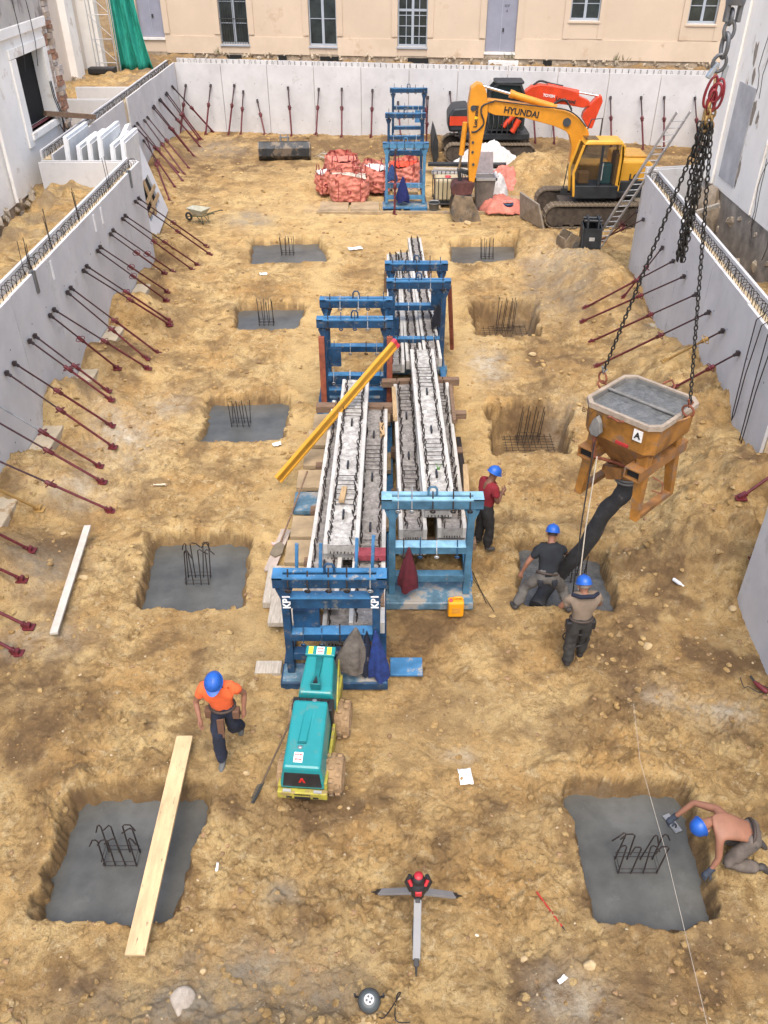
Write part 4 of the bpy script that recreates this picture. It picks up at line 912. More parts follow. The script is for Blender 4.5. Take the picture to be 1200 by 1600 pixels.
def tier(a, b, z0, n, label, w=.55):
    """unseen-top beams stacked below: a block of thin beams"""
    a = Vector((*a, 0)); b = Vector((*b, 0)); d = b-a; Ln = d.length; yaw = math.atan2(-d.x, d.y)
    for i in range(n):
        t = thing('precast_beam', label % ORD[i] if '%s' in label else label, 'beam', (a.x, a.y, z0+i*.17), yaw, 'precast beams lying on the racks')
        MB().box(-w/2+.004*i, w/2-.004*i, 0, Ln, 0, .15).build('slab', ENDC, t, local=True, bevel=.008)
        m = MB(); 
        for k in range(7): x = -w/2+.07+(w-.14)*k/6; m.tube([(x, .0, .05), (x, -.04, .045)], .008, 4)
        m.build('strand_ends', REBAR, t, local=True)
    return t
beam((-.725, 10.9), (-.635, 16.9), 1.32, 'topmost white-edged beam of the left stack, crossed by the yellow beam', w=.60, h=.2)
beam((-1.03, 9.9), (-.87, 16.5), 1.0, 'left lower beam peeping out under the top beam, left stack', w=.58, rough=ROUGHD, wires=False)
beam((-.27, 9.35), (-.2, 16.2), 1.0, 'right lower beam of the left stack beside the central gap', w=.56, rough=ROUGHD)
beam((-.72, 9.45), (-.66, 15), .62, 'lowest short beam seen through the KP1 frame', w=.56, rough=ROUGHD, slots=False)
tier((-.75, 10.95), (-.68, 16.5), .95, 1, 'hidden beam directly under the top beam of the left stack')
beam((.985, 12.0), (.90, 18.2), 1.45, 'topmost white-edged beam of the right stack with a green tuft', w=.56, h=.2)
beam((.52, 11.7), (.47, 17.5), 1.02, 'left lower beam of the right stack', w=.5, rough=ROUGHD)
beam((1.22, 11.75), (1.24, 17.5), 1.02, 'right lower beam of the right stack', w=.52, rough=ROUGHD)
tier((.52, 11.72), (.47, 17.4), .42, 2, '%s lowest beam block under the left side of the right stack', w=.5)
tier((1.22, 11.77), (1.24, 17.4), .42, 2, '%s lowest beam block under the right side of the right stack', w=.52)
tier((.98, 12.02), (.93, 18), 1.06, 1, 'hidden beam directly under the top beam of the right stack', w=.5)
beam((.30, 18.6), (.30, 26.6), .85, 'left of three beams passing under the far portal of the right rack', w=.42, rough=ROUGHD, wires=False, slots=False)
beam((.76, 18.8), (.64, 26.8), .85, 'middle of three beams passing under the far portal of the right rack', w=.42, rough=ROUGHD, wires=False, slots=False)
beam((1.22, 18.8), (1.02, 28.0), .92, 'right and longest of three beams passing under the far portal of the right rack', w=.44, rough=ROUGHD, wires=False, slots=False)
# bearers, planks, packing
def timber(a, b, w, h, m_, label, name='timber', group=None, bev=.006):
    mb = MB(); mb.bar(a, b, w, h); o = mb.build(name, m_, bevel=bev); tag(o, label, 'timber' if name == 'timber' else 'plank', group); return o
timber((-1.5, 16.2, .99), (.25, 16.2, .99), .2, .16, WOODB, 'brown bearer across the left stack under the yellow beam')
timber((-.05, 17.3, 1.02), (.66, 17.35, 1.02), .16, .16, WOODB, 'left brown bearer stub beside the right stack top beam')
timber((1.2, 17.4, 1.02), (1.75, 17.4, 1.02), .16, .16, WOODB, 'right brown bearer stub beside the right stack top beam')
timber((1.45, 15.9, .98), (1.8, 15.9, .98), .16, .14, WOODB, 'lower brown bearer stub on the right of the right stack')
timber((-.05, 15.4, 1.03), (-.03, 14.9, 1.03), .1, .1, WOOD, 'tiny orange-brown block at the end of the left bearer')
timber((.22, 16.9, 1.1), (.24, 15.5, 1.1), .09, .1, WOOD, 'pale batten along the left edge of the right stack')
timber((1.52, 17.0, 1.1), (1.5, 15.4, 1.1), .08, .1, WOODB, 'brown batten along the right edge of the right stack')
RB_ = mat('red_end_block', (.24, .04, .055), .8, 0, .2, 8, .1)
timber((.22, 12.35, 1.18), (.62, 12.35, 1.18), .2, .14, RB_, 'red painted block left of the right stack top beam')
timber((1.3, 12.35, 1.18), (1.62, 12.35, 1.18), .2, .14, RB_, 'red painted block right of the right stack top beam')
timber((-.5, 10.9, 1.12), (.03, 10.9, 1.12), .22, .12, RB_, 'long red and grey block on the right of the left stack')
timber((-.76, 12.05, 1.4), (-.72, 12.5, 1.38), .1, .08, WOOD, 'small pale wood offcut lying on the left top beam')
timber((1.52, 12.4, 1.2), (1.58, 13.5, 1.2), .1, .1, WOOD, 'pale batten behind the right red block')
timber((-.04, 10.5, 1.02), (-.02, 9.7, 1.02), .06, .08, WOODB, 'thin brown batten beside the red and grey block')
for i, (y, x0, l, m_) in enumerate(((10.4, -1.95, .5, WOODG), (11.2, -1.85, .6, PLY), (11.95, -1.82, .6, PLY), (12.7, -1.78, .5, PLY), (13.5, -1.8, .5, BLUEW), (14.3, -1.8, .6, PLY), (15.1, -1.72, .5, PLY), (15.9, -1.7, .5, PLY), (16.6, -1.62, .5, PLY))):
    o = MB().box(x0, x0+l+.25, y-.33, y+.33, .22+.012*i, .32+.012*i).build('base_board', m_, bevel=.01)
    tag(o, ['pale grey board nearest the KP1 frame on the left', 'tan board second up the left side of the left stack', 'tan board third up the left side of the left stack', 'tan board just below the blue patch, left stack', 'blue-smeared board by the shovel blade', 'tan board beside the shovel handle', 'tan board under the middle of the yellow beam', 'tan board just left of the brown bearer', 'farthest tan board on the left of the left stack'][i], 'board', 'boards under the left stack')
tag(MB().box(-2.12, -1.72, 10.7, 11.7, .06, .2).build('base_board', WOODG, bevel=.01), 'long weathered board lying outermost on the left of the stack', 'board', 'boards under the left stack')
for y in (13.0, 15.0, 17.0, 18.6): tag(MB().box(-.1, .1+.05, y-.35, y+.35, .25, .36).build('base_board', PLY, bevel=.01), 'board in the dark gap between the stacks, %s from the front' % ORD[int((y-13)/2)+0 if y < 18 else 3].replace('nearest', 'first'), 'board', 'boards in the gap between the stacks')
for i, y in enumerate((12.2, 13.8, 15.4, 17.0, 18.4)): tag(MB().box(.15, 1.72, y-.1, y+.1, .22, .4).build('cross_bearer', WOODB), 'dark bearer under the right stack, %s from the front' % ('first' if i == 0 else ORD[i]), 'timber', 'bearers under the right stack')
for i, y in enumerate((10.1, 11.6, 13.2, 14.8, 16.4)): tag(MB().box(-1.45, 0, y-.1, y+.1, .22, .4).build('cross_bearer', WOODB), 'dark bearer under the left stack, %s from the front' % ('first' if i == 0 else ORD[i]), 'timber', 'bearers under the left stack')
for i, y in enumerate((22.5, 25.5)): tag(MB().box(.0, 1.5, y-.1, y+.1, .0, .68).build('cross_bearer', WOODB), 'bearer block under the three far beams, %s' % ('nearer' if i == 0 else 'farther'), 'timber', 'bearers under the far beams')
tag(MB().box(1.62, 1.72, 12.2, 16, .3, .36).build('wire_bundle', REBAR), 'thin rusty rods lying along the right side of the right stack', 'rods')
# green tuft on the beam
m = MB()
for i in range(9): a = i*.7; m.add([(1.02+.02*math.cos(a), 13.0+.02*math.sin(a), 1.45), (1.03+.02*math.cos(a+.5), 13.0, 1.45), (1.02+.07*math.cos(a), 13.0+.06*math.sin(a), 1.63)], [(0, 1, 2)])
tag(m.build('weed', mat('green_leaf', (.10, .35, .03), .6)), 'small bright green tuft on the right top beam', 'plant')
# yellow timber formwork beam resting across
a, b = G(434, 750, .28), RP(619, 537, (0, 16.3, 0), (0, 1, 0)); b = GY(617, 538, 16.35)
t = thing('formwork_beam', 'long yellow H-section timber beam leaning diagonally on the left stack', 'beam', a)
d = (b-a).normalized()
for o_, nm in ((.08, 'flange'), (-.08, 'flange')):
    u = d.cross(Vector((0, 0, 1))).normalized().cross(d)
    MB().bar(a+u*o_, b+u*o_, .085, .042, u).build(nm, YEL, t, bevel=.004)
MB().bar(a, b, .03, .125, u).build('web', mat('yellow_web', (.42, .22, .03), .6, 0, .15, 3), t)
for o_ in (.08, -.08): MB().bar(b+u*o_-d*.02, b+u*o_+d*.07, .095, .05, u).build('red_end_cap', mat('red_cap', (.55, .05, .07), .5), t)
MB().bar(b-d*.0, b+d*.07, .04, .12, u).build('red_end_cap', mat('red_cap', (0, 0, 0)), t)
# ---------------------------------------------------------------- hung coats
def coat(name, x, y, ztop, zbot, w, m_, label, lean=0, folds=5, seed=0, d0=.10):
    r = random.Random(seed); n, k = 26, 12; vs = []
    for j in range(k):
        v = j/(k-1); z = ztop+(zbot-ztop)*v; ww = w*(.10+.90*min(1, v*1.25)**.8)/2; dd = .035+d0*min(1, v*1.3)
        for i in range(n):
            a = 2*math.pi*i/n; f = 1+.17*math.sin(a*folds+seed+v*1.5)*min(1, v*2)+.06*r.uniform(-1, 1)*v
            zz = z+(.06*math.sin(a*3+seed) if v > .95 else 0); vs.append((x+lean*v+math.cos(a)*ww*f, y+math.sin(a)*dd*f, zz))
    m = MB(); m.add(vs, [(j*n+i, (j+1)*n+i, (j+1)*n+(i+1) % n, j*n+(i+1) % n) for j in range(k-1) for i in range(n)], True); m.add(vs[:n], [tuple(range(n))]); m.add(vs[-n:], [tuple(range(n))[::-1]])
    o = m.build(name, m_); md = o.modifiers.new('sub', 'SUBSURF'); md.levels = 1; md.render_levels = 1; tag(o, label, 'coat', 'work coats hung on the racks'); return o
coat('hung_coat', -.42, 8.98, 1.24, .38, .52, mat('grey_brown_cloth', (.125, .11, .095), .9, 0, .25, 9, .4), 'grey-brown work jacket hung on the KP1 rack', lean=-.12, seed=1)
coat('hung_coat', -.13, 8.99, 1.18, .22, .32, mat('royal_blue_cloth', (.010, .032, .16), .9, 0, .3, 9, .3), 'royal blue work jacket hung on the KP1 rack', lean=.06, seed=2)
coat('hung_coat', -.26, 9.05, 1.1, .3, .24, mat('navy_cloth', (.008, .012, .03), .9, 0, .3, 9, .3), 'navy jacket between the grey and the royal blue ones', lean=-.02, seed=3)
coat('hung_coat', .42, 10.86, 1.28, .42, .34, mat('maroon_cloth', (.085, .008, .016), .9, 0, .2, 9, .3), 'maroon jacket hung on the right rack', seed=4, lean=.0)
coat('hung_coat', .75, 34.3, 1.3, .35, .5, mat('dark_blue_cloth', (.008, .016, .11), .9, 0, .2, 9, .3), 'dark blue coat hung on the far rack', seed=5)
coat('hung_coat', .32, 34.35, 1.75, 1.15, .4, mat('blue_cloth', (.02, .05, .16), .9, 0, .2, 9, .3), 'blue cloth hung high on the left post of the far rack', seed=6)
coat('hung_coat', 1.42, 20.6, 1.6, 1.0, .34, mat('black_cloth', (.012, .014, .02), .9, 0, .2, 9, .3), 'black coat hung inside the far portal of the right rack', seed=7)
# loose things round the stacks
o = MB().box(.10, .62, 9.12, 9.5, .05, .09).build('blue_board', BLUEL, bevel=.006); tag(o, 'blue-painted board on the ground right of the KP1 rack', 'board')
o = MB().box(-2.07, -1.65, 9.15, 9.42, .03, .1).build('stained_board', WOODG, bevel=.006); tag(o, 'cement-stained board on the ground left of the KP1 rack', 'board')
timber((-1.92, 12.95, .06), (-2.12, 11.7, .06), .2, .05, mat('grey_pink_plank', (.42, .35, .30), .85, 0, .12, 4), 'short greyish plank lying left of the left stack', 'plank')
t = thing('shovel', 'long-handled shovel leaning on the left stack boards', 'shovel', (-2.05, 12.3, .1)); MB().tube([(-1.98, 12.5, .12), (-1.55, 14.0, .75)], .02, 6).build('handle', WOODB, t)
m = MB(); vs = [(-2.16, 12.15, .10), (-2.05, 12.05, .08), (-1.92, 12.15, .10), (-1.9, 12.4, .14), (-1.99, 12.52, .16), (-2.1, 12.42, .14)]; m.prism([(v[0], v[1]) for v in vs], .09, .12, 'z'); m.build('blade', mat('shovel_steel', (.22, .18, .12), .6, .3), t, bevel=.004)
# ---------------------------------------------------------------- concrete skip hanging from the crane
SK = mat('ochre_skip_paint', (.31, .135, .022), .55, 0, .3, 3, .2, spots=.54, spot_col=(.20, .115, .06), spot_scale=4)
SKD = mat('ochre_skip_dark', (.26, .12, .035), .6, 0, .25, 4, .2, spots=.55, spot_col=(.16, .11, .08), spot_scale=5)
RIM = mat('cement_caked_rim', (.33, .27, .21), .85, 0, .15, 8, .3)
CEM = mat('dry_cement', (.17, .165, .155), .8, 0, .2, 5, .4)
WETM = mat('fluid_concrete', (.135, .138, .134), .3, 0, .25, 10, .8, bscale=40)
SO = Vector((3.74, 10.62, 4.2)); SYAW = math.radians(-46)   # local x along the front-right edge
S = thing('concrete_skip', 'ochre concrete skip brim-full of wet concrete hanging from chains', 'skip', SO, SYAW)
hx, hy, ch = .60, .60, .13
def octo(a, b, c_, z): return [(-a, -b+c_, z), (-a+c_, -b, z), (a-c_, -b, z), (a, -b+c_, z), (a, b-c_, z), (a-c_, b, z), (-a+c_, b, z), (-a, b-c_, z)]
def octo_band(m, a, b):
    n = len(a); m.add(a+b, [(i, (i+1) % n, n+(i+1) % n, n+i) for i in range(n)])
m = MB(); O1 = octo(hx, hy, ch, 0); O2 = octo(hx*.97, hy*.97, ch*.9, -.46); octo_band(m, O2, O1)
I1 = octo(hx-.035, hy-.035, ch, 0); I2 = octo(hx-.05, hy-.05, ch, -.4); m.build('upper_body', SK, S, local=True); m = MB(); octo_band(m, I1, I2); m.build('inner_lining', CEM, S, local=True)
m = MB(); octo_band(m, octo(.2, .2, .06, -1.05), octo(hx*.965, hy*.965, ch*.9, -.462)); m.build('hopper', SKD, S, local=True)
m = MB(); 
R0 = octo(hx+.022, hy+.022, ch+.006, .025); R1 = octo(hx-.032, hy-.032, ch-.01, .025); R2 = octo(hx+.022, hy+.022, ch+.006, -.05); R3 = octo(hx-.032, hy-.032, ch-.01, -.05)
octo_band(m, R2, R0); octo_band(m, R0, R1); octo_band(m, R1, R3); octo_band(m, R3, R2); m.build('rim', RIM, S, local=True)
# concrete inside
n = 44; xs = np.linspace(-hx+.05, hx-.05, n); X, Y = np.meshgrid(xs, xs); Zc = -.035+.035*np.exp(-(X/.05)**2)*0-.03*np.hypot(X, Y)+.012*fbm(X, Y, 5, 3)+.035*np.exp(-((Y-.045)/.035)**2)*(.6+fbm(X, Y, 6, 2))
keep = (np.abs(X)+np.abs(Y)) < (2*hx-.05-ch+.02)
V = list(zip(X.ravel(), Y.ravel(), Zc.ravel())); m = MB(); m.add(V, [(i*n+j, i*n+j+1, (i+1)*n+j+1, (i+1)*n+j) for i in range(n-1) for j in range(n-1) if keep[i, j] and keep[i+1, j+1] and keep[i+1, j] and keep[i, j+1]], True); m.build('concrete_load', WETM, S, local=True)
m = MB(); m.tube([(-hx+.03, 0, -.015), (hx-.03, 0, -.015)], .024, 10); m.build('top_bar', CEM, S, local=True)
m = MB(); Vc = rockmesh(1, 3, 1)[0]
for i in range(70):
    y = random.uniform(-.5, .5); x = .045+random.gauss(0, .025); s_ = random.uniform(.012, .03); m.add([(y+v.x*s_, x+v.y*s_, -.03+v.z*s_) for v in Vc], rockmesh(1, 3, 1)[1], True)
m.build('concrete_clods', CEM, S, local=True)['kind'] = 'stuff'
# lugs at the middle of two sides
for sy in (-1, 1):
    m = MB(); m.tube([(-.10, sy*(hy+.03), -.05), (-.08, sy*(hy+.16), .0), (.0, sy*(hy+.2), .05), (.08, sy*(hy+.16), .0), (.10, sy*(hy+.03), -.05)], .017, 6); m.build('lug', RUST, S, local=True)
# fork tubes and legs
for sx in (-1, 1):
    m = MB(); x = sx*.40; z0, z1 = -.86, -.72
    y0, y1 = -.66, .66; t_ = .02
    m.box(x-.11, x+.11, y0, y1, z1, z1+t_); m.box(x-.11, x+.11, y0, y1, z0-t_, z0); m.box(x-.11-t_, x-.11, y0, y1, z0-t_, z1+t_); m.box(x+.11, x+.11+t_, y0, y1, z0-t_, z1+t_); m.build('fork_tube', SKD, S, local=True)
    MB().box(x-.105, x+.105, y0+.06, y1-.06, z0+.003, z1-.003).build('tube_inside', DARK, S, local=True)
for sx in (-1, 1):
    for sy in (-1, 1):
        fx, fy = sx*.50, sy*.48
        tx, ty = sx*.41, sy*.40
        m = MB(); m.hexa([(fx-.06, fy-.05, -1.62), (fx+.06, fy-.05, -1.62), (fx+.06, fy+.05, -1.62), (fx-.06, fy+.05, -1.62), (tx-.09, ty-.08, -.52), (tx+.09, ty-.08, -.52), (tx+.09, ty+.08, -.52), (tx-.09, ty+.08, -.52)])
        m.build('leg', SK, S, local=True, bevel=.006)
for sx in (-1, 1): MB().box(sx*.50-.055, sx*.50+.055, -.42, .42, -1.62, -1.53).build('foot_bar', SKD, S, local=True, bevel=.005)
# outlet gate, lever, pulley and tag lines
m = MB(); m.tube([(0, 0, -1.0), (0, 0, -1.32)], [.21, .16], 14); m.build('outlet', SKD, S, local=True)
m = MB(); m.prism([(-.3, -1.12), (.02, -1.05), (.05, -1.22), (-.2, -1.34)], -.26, -.18, 'y'); m.prism([(-.3, -1.12), (.02, -1.05), (.05, -1.22), (-.2, -1.34)], .18, .26, 'y'); m.box(-.3, -.26, -.26, .26, -1.24, -1.12); m.build('gate', SKD, S, local=True)
m = MB(); m.ring((0, 0, -1.30), .18, .02, (0, 0, 1), 18, 6, up=(1, 0, 0)); m.ring((0, 0, -1.36), .17, .02, (0, 0, 1), 18, 6, up=(1, 0, 0)); m.build('hose_clamp', CEM, S, local=True)
m = MB(); m.prism([(-.35, -.18), (-.29, -.1), (-.23, -.18), (-.19, -.34), (-.24, -.42), (-.34, -.42), (-.39, -.34)], -hy-.1, -hy-.02, 'y'); m.build('pulley_block', CEM, S, local=True, bevel=.01)
m = MB(); m.tube([(-.3, -hy-.05, -.42), (-.28, -hy-.02, -.8)], .03, 6); m.tube([(-.28, -hy-.02, -.8), (-.05, -.3, -.95), (.1, -.22, -1.0)], .025, 6); m.build('gate_lever', RUST, S, local=True)
for sx in (-1, 1):
    m = MB(); m.tube([(sx*.55, -.3, -.92), (sx*.72, -.3, -.94), (sx*.74, -.3, -1.12), (sx*.58, -.3, -1.14)], .010, 5); m.build('grab_handle', RUST, S, local=True)
MW = S.matrix_basis
ft = MW @ Vector((.43, -.62, -.30))
def skface(x, z): return MW @ Vector((x, -hy-.012, z))
fx_, fy_ = MW.to_3x3() @ Vector((1, 0, 0)), Vector((0, 0, 1))
MB().hexa([skface(.27, -.27), skface(.41, -.27), MW @ Vector((.41, -hy+.02, -.27)), MW @ Vector((.27, -hy+.02, -.27)), skface(.27, -.10), skface(.41, -.10), MW @ Vector((.41, -hy+.02, -.10)), MW @ Vector((.27, -hy+.02, -.10))]).build('white_sticker', mat('white_sticker', (.75, .75, .73), .6), S)
text('A', .13, frame_M(MW @ Vector((.34, -hy-.016, -.185)), fx_, fy_), BLACK, S, bold=.004)
text('BW 10', .11, frame_M(MW @ Vector((-.42, -hy-.018, -.13)), fx_, fy_), mat('faded_black_paint', (.12, .07, .03), .8), S, sx=1.1)
o = MB().hexa([skface(.02, -.44), skface(.22, -.44), MW @ Vector((.22, -hy+.03, -.44)), MW @ Vector((.02, -hy+.03, -.44)), skface(.02, -.40), skface(.22, -.40), MW @ Vector((.22, -hy+.03, -.40)), MW @ Vector((.02, -hy+.03, -.40))]).build('red_mark', mat('red_smear', (.35, .02, .02), .7), S)
# delivery hose
out = MW @ Vector((0, 0, -1.30))
hp = [out, out+Vector((-.01, 0, -.35)), GY(945, 800, 10.75), GY(915, 852, 10.95), GY(880, 890, 11.2), GY(856, 915, 11.35), G(838, 948, -.12)]
def smooth(P, k=6):
    r = []
    for i in range(len(P)-1):
        p0, p1, p2, p3 = P[max(i-1, 0)], P[i], P[i+1], P[min(i+2, len(P)-1)]
        for j in range(k):
            t = j/k; r.append(.5*((2*p1)+(-p0+p2)*t+(2*p0-5*p1+4*p2-p3)*t*t+(-p0+3*p1-3*p2+p3)*t**3))
    return r+[P[-1]]
hp = smooth([Vector(p) for p in hp]); m = MB(); m.tube(hp, [.135+.01*math.sin(i*1.3) for i in range(len(hp))], 18); tag(m.build('delivery_hose', RUBBER), 'thick black rubber hose from the skip down to the footing', 'hose')
# pull ropes
for q0, q1, lab, mm_, r_ in (((942, 706), (868, 932), 'dark pull rope from the skip to the pouring worker', BLACK, .011), ((955, 718), (905, 900), 'pale pull rope from the skip to the brown-shirted worker', mat('pale_rope', (.45, .40, .32), .9), .010)):
    a = MW @ Vector((-.28 if r_ == .011 else -.2, -hy-.05, -.5 if r_ == .011 else -.75)); b = GY(892, 930, 10.05) if r_ == .011 else GY(900, 925, 10.0)
    b = Vector(((3.0 if r_ == .011 else 3.08), 9.85, 1.15)); m = MB(); mid = (a+b)/2+Vector((-.02, 0, -.03)); m.tube([a, mid, b], r_, 5); tag(m.build('pull_rope', mm_), lab, 'rope')
# ---------------------------------------------------------------- crane hook and chains
CH = mat('black_chain_steel', (.035, .033, .03), .5, .6, .2, 8, .1)
GRYC = mat('grey_hook_steel', (.16, .165, .175), .45, .5, .2, 5, .1)
RDC = mat('red_chain_fittings', (.20, .014, .022), .55, 0, .25, 5, .1)
def link_mesh(L_, w, r, m_, name='link'):
    mb = MB(); pts = []
    for i in range(13):
        a = 2*math.pi*i/12; pts.append((math.cos(a)*w/2, 0, math.sin(a)*L_/2))
    mb.tube(pts, r, 6, cap=False); return mb.mesh(name, m_)
LK = link_mesh(.080, .046, .0095, CH)
def chain(pts, me, step, par, k0=0, joined=None):
    pts = [Vector(p) for p in pts]; seg = []; tot = 0
    for a, b in zip(pts, pts[1:]): seg.append((tot, a, b)); tot += (b-a).length
    n = int(tot/step); par_i = wm(par).inverted()
    for i in range(n+1):
        s_ = i*step; a = b = None
        for t0, a, b in seg:
            if s_ <= t0+(b-a).length: break
        d = (b-a); L_ = d.length; d.normalize(); p = a+d*min(L_, s_-t0)
        q = d.to_track_quat('Z', 'Y') @ Matrix.Rotation((i+k0) % 2*math.pi/2+.6, 4, 'Z').to_quaternion()
        Mq = Matrix.Translation(p) @ q.to_matrix().to_4x4()
        if joined is not None: joined.add([Mq @ v.co for v in me.vertices], [tuple(f.vertices) for f in me.polygons], True); continue
        o = place('link', me, par); o.matrix_basis = par_i @ Mq
hk = thing('crane_hook', 'grey crane hook block with big links at the top right', 'crane hook', (3.78, 10.5, 9.0))
def ZP(px, py): return RP(px, py, (3.8, 10.5, 0), (0, 1, 0))
m = MB(); c = ZP(1149, 4); m.tube([c+Vector((0, 0, .5)), c+Vector((0, 0, .05)), c+Vector((0, 0, -.02))], [.09, .11, .10], 12); m.build('hook_block', GRYC, hk)
for q in (-.05, .05): MB().tube([c+Vector((q, 0, .45)), c+Vector((q, 0, 30))], .012, 6).build('crane_rope', REBAR, hk)
m = MB(); a = ZP(1146, 18); m.box(a.x-.09, a.x-.045, a.y-.04, a.y+.04, a.z-.1, a.z+.1); m.box(a.x+.045, a.x+.09, a.y-.04, a.y+.04, a.z-.1, a.z+.1); m.build('clevis', GRYC, hk, bevel=.01)
for nm, (p, q), r_, th_, nr in (('link', ((1143, 14), (1140, 38)), .045, .02, (1, .1, 0)), ('link', ((1142, 32), (1137, 62)), .055, .02, (.1, 1, 0)), ('link', ((1136, 52), (1129, 90)), .05, .024, (1, .4, 0)), ('link', ((1130, 85), (1118, 112)), .07, .02, (.3, 1, .1))):
    A, B_ = ZP(*p), ZP(*q); m = MB(); m.ring((A+B_)/2, (A-B_).length/2, th_, nr, 18, 8, sx=r_*2/(A-B_).length, up=tuple(B_-A)); m.build(nm, GRYC, hk)
m = MB(); A, B_ = ZP(1122, 98), ZP(1105, 122); m.bar(A, B_, .07, .05); A, B_ = ZP(1136, 100), ZP(1128, 128); m.bar(A, B_, .05, .05); m.build('master_link', mat('pale_galvanised', (.34, .37, .40), .4, .5), hk, bevel=.01)
cs = thing('chain_sling', 'black chain sling with red hooks carrying the concrete skip', 'chain', (3.74, 10.5, 5.0))
for (p, q, w_) in (((1118, 118), (1102, 168), .055), ((1128, 122), (1118, 170), .05), ((1116, 140), (1108, 178), .045), ((1124, 130), (1112, 160), .06)):
    A, B_ = ZP(*p), ZP(*q); m = MB(); m.ring((A+B_)/2, (A-B_).length/2, .017, (random.uniform(-.5, .5), 1, .1), 16, 7, sx=w_*2/(A-B_).length, up=tuple(B_-A)); m.build('red_fitting', RDC, cs)
LR_ = link_mesh(.10, .06, .013, mat('rusty_yellow_chain', (.30, .19, .07), .6, .4))
for k in range(3):
    pts = [ZP(1108+k*5, 168)+Vector((0, .03*k, 0)), ZP(1100+k*6, 205)+Vector((0, .03*k, 0))]; chain(pts, LR_, .07, cs, k)
# bundle of unused legs
jn = MB()
for k in range(7):
    o_ = Vector((random.uniform(-.05, .05), random.uniform(-.08, .08), 0)); top = ZP(1100+random.uniform(-5, 7), 196)+o_*.6; md_ = ZP(1082+random.uniform(-5, 8), 300)+o_; en = ZP(1062+random.uniform(-3, 5), 405+random.uniform(-6, 6))+o_*.5
    chain([top, md_, en], LK, .066, cs, k, jn if k > 2 else None)
jn.build('hanging_chain_links', CH, cs)['kind'] = 'stuff'
lugA = MW @ Vector((0, hy+.2, .06)); lugB = MW @ Vector((0, -hy-.2, .06))
# the two loaded legs end on opposite sides of the skip
for L0, L1, py in ((ZP(1090, 215), GY(947, 597, 11.15), 0), (ZP(1113, 195), GY(1075, 648, 10.15), 1)):
    pass
LA = MW @ Vector((-hx-.1, 0, .12)); LB = MW @ Vector((hx+.1, 0, .12))
for lug, top, k in ((LA, ZP(1092, 213), 0), (LB, ZP(1112, 196), 1)):
    chain([top, lug+Vector((0, 0, .12))], LK, .066, cs, k)
    m = MB(); m.ring(lug+Vector((0, 0, .0)), .085, .016, (.7, .7, .1) if k else (1, .5, 0), 16, 7); m.build('shackle_ring', RUST, cs)
    m = MB(); m.tube([lug+Vector((-.03, 0, .18)), lug+Vector((0, 0, .06)), lug+Vector((.04, 0, .14))], .018, 6); m.build('hook', mat('galvanised', (.3, .32, .33), .5, .5) if not k else RUST, cs)
for sx in (-1, 1):
    m = MB(); x = sx*hx; m.tube([(x, -.1, -.06), (x+sx*.12, -.07, .03), (x+sx*.15, 0, .05), (x+sx*.12, .07, .03), (x, .1, -.06)], .017, 6); m.build('lug', RUST if sx < 0 else SKD, S, local=True)
# ---------------------------------------------------------------- trench roller
TEAL = mat('teal_cover', (.012, .22, .235), .3, 0, .07, 2, .02, spots=.57, spot_col=(.06, .20, .19), spot_scale=5)
TEALD = mat('teal_cover_side', (.01, .15, .16), .4, 0, .2, 3, .05, spots=.6, spot_col=(.12, .16, .12), spot_scale=3)
YG = mat('yellow_green_frame', (.36, .32, .045), .55, 0, .25, 6, .1, spots=.52, spot_col=(.25, .18, .08), spot_scale=8)
MUD = mat('muddy_drum', (.32, .21, .11), .9, 0, .25, 6, .5, spots=.55, spot_col=(.14, .11, .08), spot_scale=6)
RO = thing('trench_roller', 'teal and yellow articulated trench roller parked in front of the KP1 rack', 'roller', (-1.10, 6.82, 0), R(-4))
def lbox(m, *a): return m.box(*a)
def hood(m, y0, y1, wb0, wb1, wt0, wt1, zb, zt0, zt1):
    m.hexa([(-wb0/2, y0, zb), (wb0/2, y0, zb), (wb1/2, y1, zb), (-wb1/2, y1, zb), (-wt0/2, y0+.04, zt0), (wt0/2, y0+.04, zt0), (wt1/2, y1-.02, zt1), (-wt1/2, y1-.02, zt1)])
# front module (near the camera)
m = MB(); hood(m, .0, 1.12, .58, .50, .46, .44, .42, .92, 1.18); m.build('rear_hood', TEAL, RO, local=True, bevel=.035)
def surf(y): return .92+(y-.04)/(1.06)*.26
m = MB(); m.add([(-.09, .42, surf(.42)+.004), (.03, .42, surf(.42)+.004), (.09, .92, surf(.92)+.004), (-.03-.03, .92, surf(.92)+.004), (-.07, .44, surf(.42)+.045), (.01, .44, surf(.42)+.045), (.05, .92, surf(.92)+.01), (-.03, .92, surf(.92)+.01)], [(3, 2, 1, 0), (4, 5, 6, 7), (0, 1, 5, 4), (1, 2, 6, 5), (2, 3, 7, 6), (3, 0, 4, 7)]); m.build('hood_rib', TEAL, RO, local=True)
MB().box(-.09, .02, .40, .425, surf(.41)-.002, surf(.41)+.03).build('hood_vent', TEALD, RO, local=True)
MB().lathe([(.03, 0), (.03, .02), (.015, .03)], (-.05, .345, surf(.34)), 12).build('hood_lock', STEEL, RO, local=True)
stw = mat('white_decal', (.8, .8, .78), .4); m = MB(); m.add([(-.11, .12, surf(.12)+.006), (.0, .12, surf(.12)+.006), (.0, .27, surf(.27)+.006), (-.11, .27, surf(.27)+.006)], [(0, 1, 2, 3)]); o = m.build('warning_decal', stw, RO, local=True); md = o.modifiers.new('t', 'SOLIDIFY'); md.thickness = .004
MWr = RO.matrix_basis
RDL = mat('red_decal_print', (.6, .04, .04), .5)
